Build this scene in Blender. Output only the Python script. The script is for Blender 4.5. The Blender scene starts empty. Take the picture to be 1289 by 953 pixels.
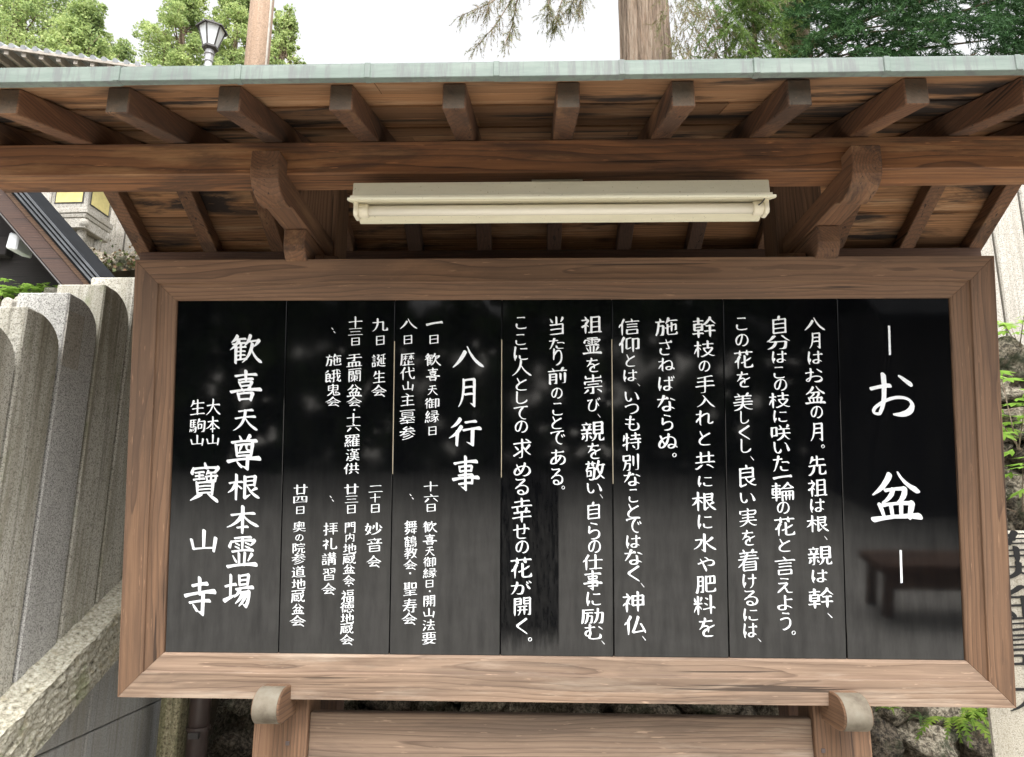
import bpy, bmesh, math, random, zlib, base64
import numpy as np
from mathutils import Vector, Matrix
random.seed(11); rng = np.random.default_rng(7)
R = math.radians
SC = bpy.context.scene
COL = SC.collection

# ------------------------------------------------------------------ camera, sky, sun, exposure
F, PITCH, YAW, ROLL = 900.0, R(12), -0.0283, 0.0054
CAM = Vector((0, 0, 1.5))
def cam_basis():
    fw = Vector((-math.cos(PITCH)*math.sin(-YAW), math.cos(PITCH)*math.cos(YAW), math.sin(PITCH)))
    fw = Vector((math.sin(YAW)*math.cos(PITCH), math.cos(YAW)*math.cos(PITCH), math.sin(PITCH)))
    rt = Vector((math.cos(YAW), -math.sin(YAW), 0))
    up = rt.cross(fw)
    c, s = math.cos(ROLL), math.sin(ROLL)
    # image x axis = c*rt + s*... (pixel v points down)
    ix = rt*c + up*s
    iy = up*c - rt*s
    return ix, iy, -fw
ix, iy, iz = cam_basis()
cd = bpy.data.cameras.new('camera'); cam = bpy.data.objects.new('camera', cd); COL.objects.link(cam)
cam.matrix_world = Matrix(((ix.x, iy.x, iz.x, CAM.x), (ix.y, iy.y, iz.y, CAM.y), (ix.z, iy.z, iz.z, CAM.z), (0, 0, 0, 1)))
cd.sensor_fit = 'HORIZONTAL'; cd.sensor_width = 36; cd.lens = F/1289*36; cd.clip_end = 2000; cd.clip_start = 0.05
SC.camera = cam

SUN_EL, SUN_AZ = R(60), R(170)          # azimuth clockwise from +Y
w = bpy.data.worlds.new('World'); SC.world = w; w.use_nodes = True
nt = w.node_tree; nt.nodes.clear()
sky = nt.nodes.new('ShaderNodeTexSky'); sky.sky_type = 'NISHITA'; sky.sun_disc = False
sky.sun_elevation = SUN_EL; sky.sun_rotation = SUN_AZ; sky.dust_density = 8.0; sky.air_density = 1.0
hs = nt.nodes.new('ShaderNodeHueSaturation'); hs.inputs['Saturation'].default_value = 0.06
bg = nt.nodes.new('ShaderNodeBackground'); bg.inputs['Strength'].default_value = 0.15
wo = nt.nodes.new('ShaderNodeOutputWorld')
nt.links.new(sky.outputs[0], hs.inputs['Color']); nt.links.new(hs.outputs[0], bg.inputs[0]); nt.links.new(bg.outputs[0], wo.inputs[0])
sl = bpy.data.lights.new('sun', 'SUN'); sl.energy = 0.55; sl.angle = R(18); sl.color = (1.0, 0.96, 0.9)
so = bpy.data.objects.new('sun', sl); COL.objects.link(so)
sd = Vector((math.sin(SUN_AZ)*math.cos(SUN_EL), math.cos(SUN_AZ)*math.cos(SUN_EL), math.sin(SUN_EL)))
so.rotation_euler = sd.to_track_quat('Z', 'Y').to_euler()
SC.view_settings.view_transform = 'Standard'; SC.view_settings.look = 'None'
SC.view_settings.exposure = 1.62; SC.view_settings.gamma = 1.0
SC.cycles.max_bounces = 10; SC.cycles.diffuse_bounces = 6

# ------------------------------------------------------------------ measuring helpers (photo pixel -> ray)
def ray(px, py):
    a, b = px-644.5, py-476.5
    c, s = math.cos(ROLL), math.sin(ROLL)
    u, v = a*c+b*s, -a*s+b*c
    x, z2 = u/F, -v/F
    y = math.cos(PITCH)-z2*math.sin(PITCH); z = math.sin(PITCH)+z2*math.cos(PITCH)
    return Vector((x*math.cos(YAW)+y*math.sin(YAW), -x*math.sin(YAW)+y*math.cos(YAW), z))
def at(px, py, Y): d = ray(px, py); return CAM+d*(Y/d.y)
def at_z(px, py, Z): d = ray(px, py); return CAM+d*((Z-1.5)/d.z)

# ------------------------------------------------------------------ mesh builder
class MB:
    def __init__(s): s.v = []; s.f = []; s.sm = False
    def add(s, vs, fs):
        n = len(s.v); s.v += [tuple(p) for p in vs]; s.f += [tuple(i+n for i in f) for f in fs]; return s
    def box(s, x0, x1, y0, y1, z0, z1):
        return s.add([(x0,y0,z0),(x1,y0,z0),(x1,y1,z0),(x0,y1,z0),(x0,y0,z1),(x1,y0,z1),(x1,y1,z1),(x0,y1,z1)],
                     [(0,3,2,1),(4,5,6,7),(0,1,5,4),(1,2,6,5),(2,3,7,6),(3,0,4,7)])
    def prism(s, prof, axis, a0, a1):
        """closed 2-D profile swept along an axis; profile in the two other axes (y,z),(x,z) or (x,y)"""
        n = len(prof); vs = []
        for a in (a0, a1):
            for p, q in prof: vs.append({'X': (a,p,q), 'Y': (p,a,q), 'Z': (p,q,a)}[axis])
        fs = [tuple(range(n)), tuple(range(2*n-1, n-1, -1))]
        fs += [(i, i+n, (i+1) % n+n, (i+1) % n) for i in range(n)]
        return s.add(vs, fs)
    def bar(s, p, q, w, h, up=(0,0,1)):
        p, q = Vector(p), Vector(q); d = (q-p).normalized(); sx = d.cross(Vector(up)).normalized(); u = sx.cross(d)
        vs = []
        for c in (p, q):
            for a, b in ((-1,-1),(1,-1),(1,1),(-1,1)): vs.append(c+sx*(a*w/2)+u*(b*h/2))
        return s.add(vs, [(0,1,2,3),(7,6,5,4),(0,4,5,1),(1,5,6,2),(2,6,7,3),(3,7,4,0)])
    def tube(s, pts, rs, n=10, cap=True):
        pts = [Vector(p) for p in pts]; rings = []
        if not hasattr(rs, '__len__'): rs = [rs]*len(pts)
        base = len(s.v)
        for i, p in enumerate(pts):
            d = (pts[min(i+1, len(pts)-1)]-pts[max(i-1, 0)]).normalized()
            a = d.cross(Vector((0.31, 0.9, 0.2)) if abs(d.y) < .9 else Vector((1, 0, 0))).normalized(); b = d.cross(a)
            for k in range(n):
                t = 2*math.pi*k/n; s.v.append(tuple(p+(a*math.cos(t)+b*math.sin(t))*rs[i]))
        for i in range(len(pts)-1):
            for k in range(n):
                s.f.append((base+i*n+k, base+i*n+(k+1) % n, base+(i+1)*n+(k+1) % n, base+(i+1)*n+k))
        if cap:
            s.f.append(tuple(base+k for k in range(n-1, -1, -1))); m = base+(len(pts)-1)*n; s.f.append(tuple(m+k for k in range(n)))
        return s
    def lathe(s, prof, c, n=16):
        base = len(s.v); c = Vector(c)
        for r, z in prof:
            for k in range(n): t = 2*math.pi*(k+.5)/n; s.v.append((c.x+r*math.cos(t), c.y+r*math.sin(t), c.z+z))
        for i in range(len(prof)-1):
            for k in range(n): s.f.append((base+i*n+k, base+i*n+(k+1) % n, base+(i+1)*n+(k+1) % n, base+(i+1)*n+k))
        s.f.append(tuple(base+k for k in range(n-1, -1, -1))); m = base+(len(prof)-1)*n; s.f.append(tuple(m+k for k in range(n)))
        return s
    def build(s, name, mat, parent=None, bevel=0, smooth=False, seg=1, center=None):
        off = parent_origin(parent); ctr = Vector((0,0,0))
        if center if center is not None else ('wood' in mat.name or 'boards' in mat.name):
            A_ = np.array(s.v); ctr = Vector((A_.min(0)+A_.max(0))/2)-off; off = off+ctr
        me = bpy.data.meshes.new(name); me.from_pydata([(x-off.x, y-off.y, z-off.z) for x, y, z in s.v], [], s.f)
        if bevel or len(s.f) < 20000:
            bm = bmesh.new(); bm.from_mesh(me)
            bmesh.ops.recalc_face_normals(bm, faces=bm.faces)
            if bevel:
                es = [e for e in bm.edges if len(e.link_faces) == 2 and e.calc_face_angle(0) > R(28)]
                bmesh.ops.bevel(bm, geom=es, offset=bevel, segments=seg, affect='EDGES', clamp_overlap=True)
            bm.to_mesh(me); bm.free()
        if smooth:
            me.polygons.foreach_set('use_smooth', [True]*len(me.polygons))
        me.materials.append(mat)
        o = bpy.data.objects.new(name, me); COL.objects.link(o)
        if parent: o.parent = parent
        o.location = ctr
        return o
ORIG = {}
def parent_origin(p):
    o = Vector((0, 0, 0))
    while p is not None: o += Vector(p.location); p = p.parent
    return o
def empty(name, loc):
    o = bpy.data.objects.new(name, None); o.empty_display_size = .1; o.location = loc; COL.objects.link(o); return o
def tag(o, label=None, cat=None, group=None, kind=None):
    if label: o['label'] = label
    if cat: o['category'] = cat
    if group: o['group'] = group
    if kind: o['kind'] = kind
    return o

# ------------------------------------------------------------------ materials
class NT:
    def __init__(s, name):
        s.m = bpy.data.materials.new(name); s.m.use_nodes = True; s.t = s.m.node_tree; s.t.nodes.clear()
        s.out = s.t.nodes.new('ShaderNodeOutputMaterial'); s.b = s.t.nodes.new('ShaderNodeBsdfPrincipled')
        s.t.links.new(s.b.outputs[0], s.out.inputs[0])
    def n(s, typ, **kw):
        nd = s.t.nodes.new(typ)
        for k, v in kw.items(): setattr(nd, k, v)
        return nd
    def l(s, a, b): s.t.links.new(a, b)
    def coords(s, scale=(1,1,1), rand=0.0, kind='Object'):
        tc = s.n('ShaderNodeTexCoord'); mp = s.n('ShaderNodeMapping'); mp.inputs['Scale'].default_value = scale
        src = tc.outputs[kind]
        if rand:
            oi = s.n('ShaderNodeObjectInfo'); mu = s.n('ShaderNodeMath', operation='MULTIPLY'); mu.inputs[1].default_value = rand
            s.l(oi.outputs['Random'], mu.inputs[0])
            va = s.n('ShaderNodeVectorMath', operation='ADD'); cb = s.n('ShaderNodeCombineXYZ')
            for i in range(3): s.l(mu.outputs[0], cb.inputs[i])
            s.l(src, va.inputs[0]); s.l(cb.outputs[0], va.inputs[1]); src = va.outputs[0]
        s.l(src, mp.inputs['Vector']); return mp.outputs[0]
    def noise(s, vec, scale, detail=4, rough=.55, dist=0):
        nd = s.n('ShaderNodeTexNoise'); nd.inputs['Scale'].default_value = scale; nd.inputs['Detail'].default_value = detail
        nd.inputs['Roughness'].default_value = rough; nd.inputs['Distortion'].default_value = dist
        s.l(vec, nd.inputs['Vector']); return nd.outputs['Fac']
    def ramp(s, fac, stops, interp='LINEAR'):
        nd = s.n('ShaderNodeValToRGB'); nd.color_ramp.interpolation = interp; el = nd.color_ramp.elements
        while len(el) < len(stops): el.new(.5)
        for e, (p, c) in zip(el, stops):
            e.position = p; e.color = (c, c, c, 1) if not hasattr(c, '__len__') else (*c, 1)
        s.l(fac, nd.inputs[0]); return nd.outputs[0]
    def mix(s, fac, a, b, mode='MIX'):
        nd = s.n('ShaderNodeMix', data_type='RGBA', blend_type=mode)
        for sock, v in ((nd.inputs[0], fac), (nd.inputs[6], a), (nd.inputs[7], b)):
            if hasattr(v, 'is_linked') or hasattr(v, 'links'): s.l(v, sock)
            elif hasattr(v, '__len__'): sock.default_value = (*v, 1)
            else: sock.default_value = v
        return nd.outputs[2]
    def bump(s, h, strength=.3, dist=.01):
        nd = s.n('ShaderNodeBump'); nd.inputs['Strength'].default_value = strength; nd.inputs['Distance'].default_value = dist
        s.l(h, nd.inputs['Height']); s.l(nd.outputs[0], s.b.inputs['Normal'])
    def set(s, **kw):
        for k, v in kw.items():
            sock = s.b.inputs[k.replace('_', ' ')]
            if hasattr(v, 'links'): s.l(v, sock)
            elif hasattr(v, '__len__'): sock.default_value = (*v, 1) if len(v) == 3 else v
            else: sock.default_value = v
        return s.m

def wood(name, axis, light, dark, blotch=(.5,.5,.5), blotch_amt=.5, grain=1.0, stain=0.0, rough=.75, pale=None, ends=None, island=False):
    s = NT(name); i = 'XYZ'.index(axis)
    sc = [1.0]*3; sc[i] = .16
    tc0 = s.n('ShaderNodeTexCoord'); oi0 = s.n('ShaderNodeObjectInfo'); mp0 = s.n('ShaderNodeMapping'); mp0.inputs['Scale'].default_value = tuple(sc)
    cb0 = s.n('ShaderNodeCombineXYZ')
    for k_, (mul, span) in enumerate(((1.0, .13), (7.7, .13), (3.3, .13))):
        fr_ = s.n('ShaderNodeMath', operation='MULTIPLY'); fr_.inputs[1].default_value = mul*3.7; s.l(oi0.outputs['Random'], fr_.inputs[0])
        f2 = s.n('ShaderNodeMath', operation='FRACT'); s.l(fr_.outputs[0], f2.inputs[0])
        f3 = s.n('ShaderNodeMath', operation='MULTIPLY_ADD'); s.l(f2.outputs[0], f3.inputs[0])
        f3.inputs[1].default_value = 9.0 if k_ == i else .16; f3.inputs[2].default_value = 0 if k_ == i else -.08
        s.l(f3.outputs[0], cb0.inputs[k_])
    va0 = s.n('ShaderNodeVectorMath', operation='ADD'); s.l(tc0.outputs['Object'], va0.inputs[0]); s.l(cb0.outputs[0], va0.inputs[1])
    s.l(va0.outputs[0], mp0.inputs['Vector']); vec = mp0.outputs[0]
    # cathedral rings
    nz = s.n('ShaderNodeTexNoise'); nz.inputs['Scale'].default_value = 5.5; nz.inputs['Detail'].default_value = 2; s.l(vec, nz.inputs['Vector'])
    sub = s.n('ShaderNodeVectorMath', operation='SUBTRACT'); sub.inputs[1].default_value = (.5,.5,.5); s.l(nz.outputs['Color'], sub.inputs[0])
    scl = s.n('ShaderNodeVectorMath', operation='SCALE'); scl.inputs['Scale'].default_value = .085; s.l(sub.outputs[0], scl.inputs[0])
    ad = s.n('ShaderNodeVectorMath', operation='ADD'); s.l(vec, ad.inputs[0]); s.l(scl.outputs[0], ad.inputs[1])
    wv = s.n('ShaderNodeTexWave', wave_type='RINGS', rings_direction=axis, wave_profile='SAW')
    wv.inputs['Scale'].default_value = 24*grain; wv.inputs['Distortion'].default_value = 1.6; wv.inputs['Detail'].default_value = 2; wv.inputs['Detail Scale'].default_value = 1.5
    s.l(ad.outputs[0], wv.inputs['Vector'])
    sf = [75.0*grain]*3; sf[i] = 1.6
    vf = s.coords(tuple(sf), rand=3.1)
    fib = s.noise(vf, 1.6, 4, .65)
    sb = [3.0]*3; sb[i] = .8
    bl = s.noise(s.coords(tuple(sb), rand=5.7), 1.2, 5, .6)
    ringc = s.ramp(wv.outputs['Fac'], [(0, 0.0), (.5, .12), (.82, .5), (.95, 1.0), (1, .35)])
    base = s.mix(ringc, light, dark)
    base = s.mix(s.ramp(fib, [(.35, 0.0), (.68, 1.0)]), base, s.mix(.62, base, dark))
    base = s.mix(s.ramp(bl, [(.35, 0.0), (.72, blotch_amt)]), base, blotch)
    if pale is not None:
        sp = [9.0]*3; sp[i] = .9
        pl = s.noise(s.coords(tuple(sp), rand=2.2), 1.5, 6, .7)
        base = s.mix(s.ramp(pl, [(.52, 0.0), (.7, .75)]), base, pale)
    if stain:
        ss = [6.0]*3; ss[i] = .9
        st = s.noise(s.coords(tuple(ss), rand=9.1), 1.5, 6, .62, .6)
        base = s.mix(s.ramp(st, [(.50, 0.0), (.60, stain)]), base, (.018, .012, .010))
    sk = [46.0*grain]*3; sk[i] = .9
    ck = s.noise(s.coords(tuple(sk), rand=6.3), 1.3, 3, .5, .25)
    base = s.mix(s.ramp(ck, [(.655, 0.0), (.685, .8)]), base, tuple(x*.22 for x in dark))
    sf2 = [95.0]*3; sf2[i] = 9.0
    fl_ = s.noise(s.coords(tuple(sf2), rand=1.7), 1.4, 3, .6)
    base = s.mix(s.ramp(fl_, [(.66, 0.0), (.74, .55)]), base, tuple(min(1, x*1.7+.02) for x in light))
    if island:
        g = s.n('ShaderNodeNewGeometry')
        base = s.mix(1.0, base, s.ramp(g.outputs['Random Per Island'], [(0, (.52,.50,.48)), (.5, (.85,.84,.83)), (1, (1.2,1.18,1.15))]), 'MULTIPLY')
    kv = s.n('ShaderNodeTexVoronoi'); kv.inputs['Scale'].default_value = 1.0; sk2 = [5.0]*3; sk2[i] = 1.7
    s.l(s.coords(tuple(sk2), rand=4.9), kv.inputs['Vector'])
    base = s.mix(s.ramp(kv.outputs['Distance'], [(.035, .85), (.075, .35), (.11, 0.0)]), base, tuple(x*.45 for x in dark))
    if ends is not None:      # the cut ends weather to a grey green
        tc = s.n('ShaderNodeTexCoord'); sx = s.n('ShaderNodeSeparateXYZ'); s.l(tc.outputs['Normal'], sx.inputs[0])
        ab = s.n('ShaderNodeMath', operation='ABSOLUTE'); s.l(sx.outputs[i], ab.inputs[0])
        en = s.noise(s.coords((20,20,20), rand=2.9), 1.5, 5, .7)
        base = s.mix(s.ramp(ab.outputs[0], [(.985, 0.0), (.995, .65)]), base, s.ramp(en, [(.35, tuple(x*.6 for x in ends)), (.65, ends)]))
    # faint per-member tone
    oi = s.n('ShaderNodeObjectInfo'); hv = s.n('ShaderNodeHueSaturation')
    vv = s.n('ShaderNodeMapRange'); vv.inputs['To Min'].default_value = .82; vv.inputs['To Max'].default_value = 1.15; s.l(oi.outputs['Random'], vv.inputs[0])
    s.l(vv.outputs[0], hv.inputs['Value']); s.l(base, hv.inputs['Color'])
    mx = s.n('ShaderNodeMath', operation='ADD'); s.l(wv.outputs['Fac'], mx.inputs[0]); s.l(fib, mx.inputs[1])
    mx2 = s.n('ShaderNodeMath', operation='SUBTRACT'); s.l(mx.outputs[0], mx2.inputs[0]); ckr = s.ramp(ck, [(.655, 0.0), (.69, 1.0)]); s.l(ckr, mx2.inputs[1])
    s.bump(mx2.outputs[0], .4, .003)
    return s.set(Base_Color=hv.outputs[0], Roughness=rough)

def granite(name, base, dark, light, stain=(.12,.10,.06), stain_amt=.6, fine=260, bump=.3, vert=True, moss=0.0):
    s = NT(name)
    v = s.coords(rand=13.0)
    sp = s.noise(v, fine, 2, .6); sp2 = s.noise(v, fine*.45, 2, .5)
    c = s.ramp(sp, [(.36, dark), (.47, base), (.58, base), (.68, light)])
    c = s.mix(s.ramp(sp2, [(.58, 0.0), (.66, .7)]), c, dark)
    vs = s.coords((11, 11, .8) if vert else (3, 3, 3), rand=4.0)
    stn = s.noise(vs, 1.6, 6, .65)
    c = s.mix(s.ramp(stn, [(.42, 0.0), (.68, stain_amt)]), c, stain)
    if moss:
        ms = s.noise(s.coords((4, 4, 2), rand=8.0), 1.5, 6, .7)
        c = s.mix(s.ramp(ms, [(.56, 0.0), (.66, moss)]), c, (.10, .14, .03))
    if vert:
        dr_ = s.noise(s.coords((30, 30, .55), rand=6.0), 1.3, 5, .65)
        c = s.mix(s.ramp(dr_, [(.52, 0.0), (.66, stain_amt*.75)]), c, tuple(x*.55 for x in stain))
    big = s.noise(v, 18, 6, .6)
    ad = s.n('ShaderNodeMath', operation='ADD'); s.l(sp, ad.inputs[0]); s.l(big, ad.inputs[1])
    s.bump(ad.outputs[0], bump, .004)
    return s.set(Base_Color=c, Roughness=.85)

def leafmat(name, stops, trans=.25, rough=.6, nscale=1.2, spec=.15):
    s = NT(name)
    g = s.n('ShaderNodeNewGeometry')
    nz = s.noise(s.coords(), nscale, 3, .6)
    ad = s.n('ShaderNodeMath', operation='MULTIPLY_ADD'); s.l(g.outputs['Random Per Island'], ad.inputs[0]); ad.inputs[1].default_value = .45
    sb = s.n('ShaderNodeMath', operation='MULTIPLY_ADD'); s.l(nz, sb.inputs[0]); sb.inputs[1].default_value = 1.1; sb.inputs[2].default_value = -.27
    s.l(sb.outputs[0], ad.inputs[2])
    c = s.ramp(ad.outputs[0], stops)
    tr = s.n('ShaderNodeBsdfTranslucent'); s.l(c, tr.inputs[0]); mx = s.n('ShaderNodeMixShader'); mx.inputs[0].default_value = trans
    s.l(s.b.outputs[0], mx.inputs[1]); s.l(tr.outputs[0], mx.inputs[2]); s.l(mx.outputs[0], s.out.inputs[0])
    return s.set(Base_Color=c, Roughness=rough, Specular_IOR_Level=spec)

def plain(name, col, rough=.6, metal=0, var=.12, nscale=30, spec=.5):
    s = NT(name); nz = s.noise(s.coords(rand=3), nscale, 5, .6)
    c = s.mix(s.ramp(nz, [(.3, 0.0), (.7, 1.0)]), tuple(x*(1-var) for x in col), tuple(min(1, x*(1+var)) for x in col))
    return s.set(Base_Color=c, Roughness=rough, Metallic=metal, Specular_IOR_Level=spec)

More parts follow.
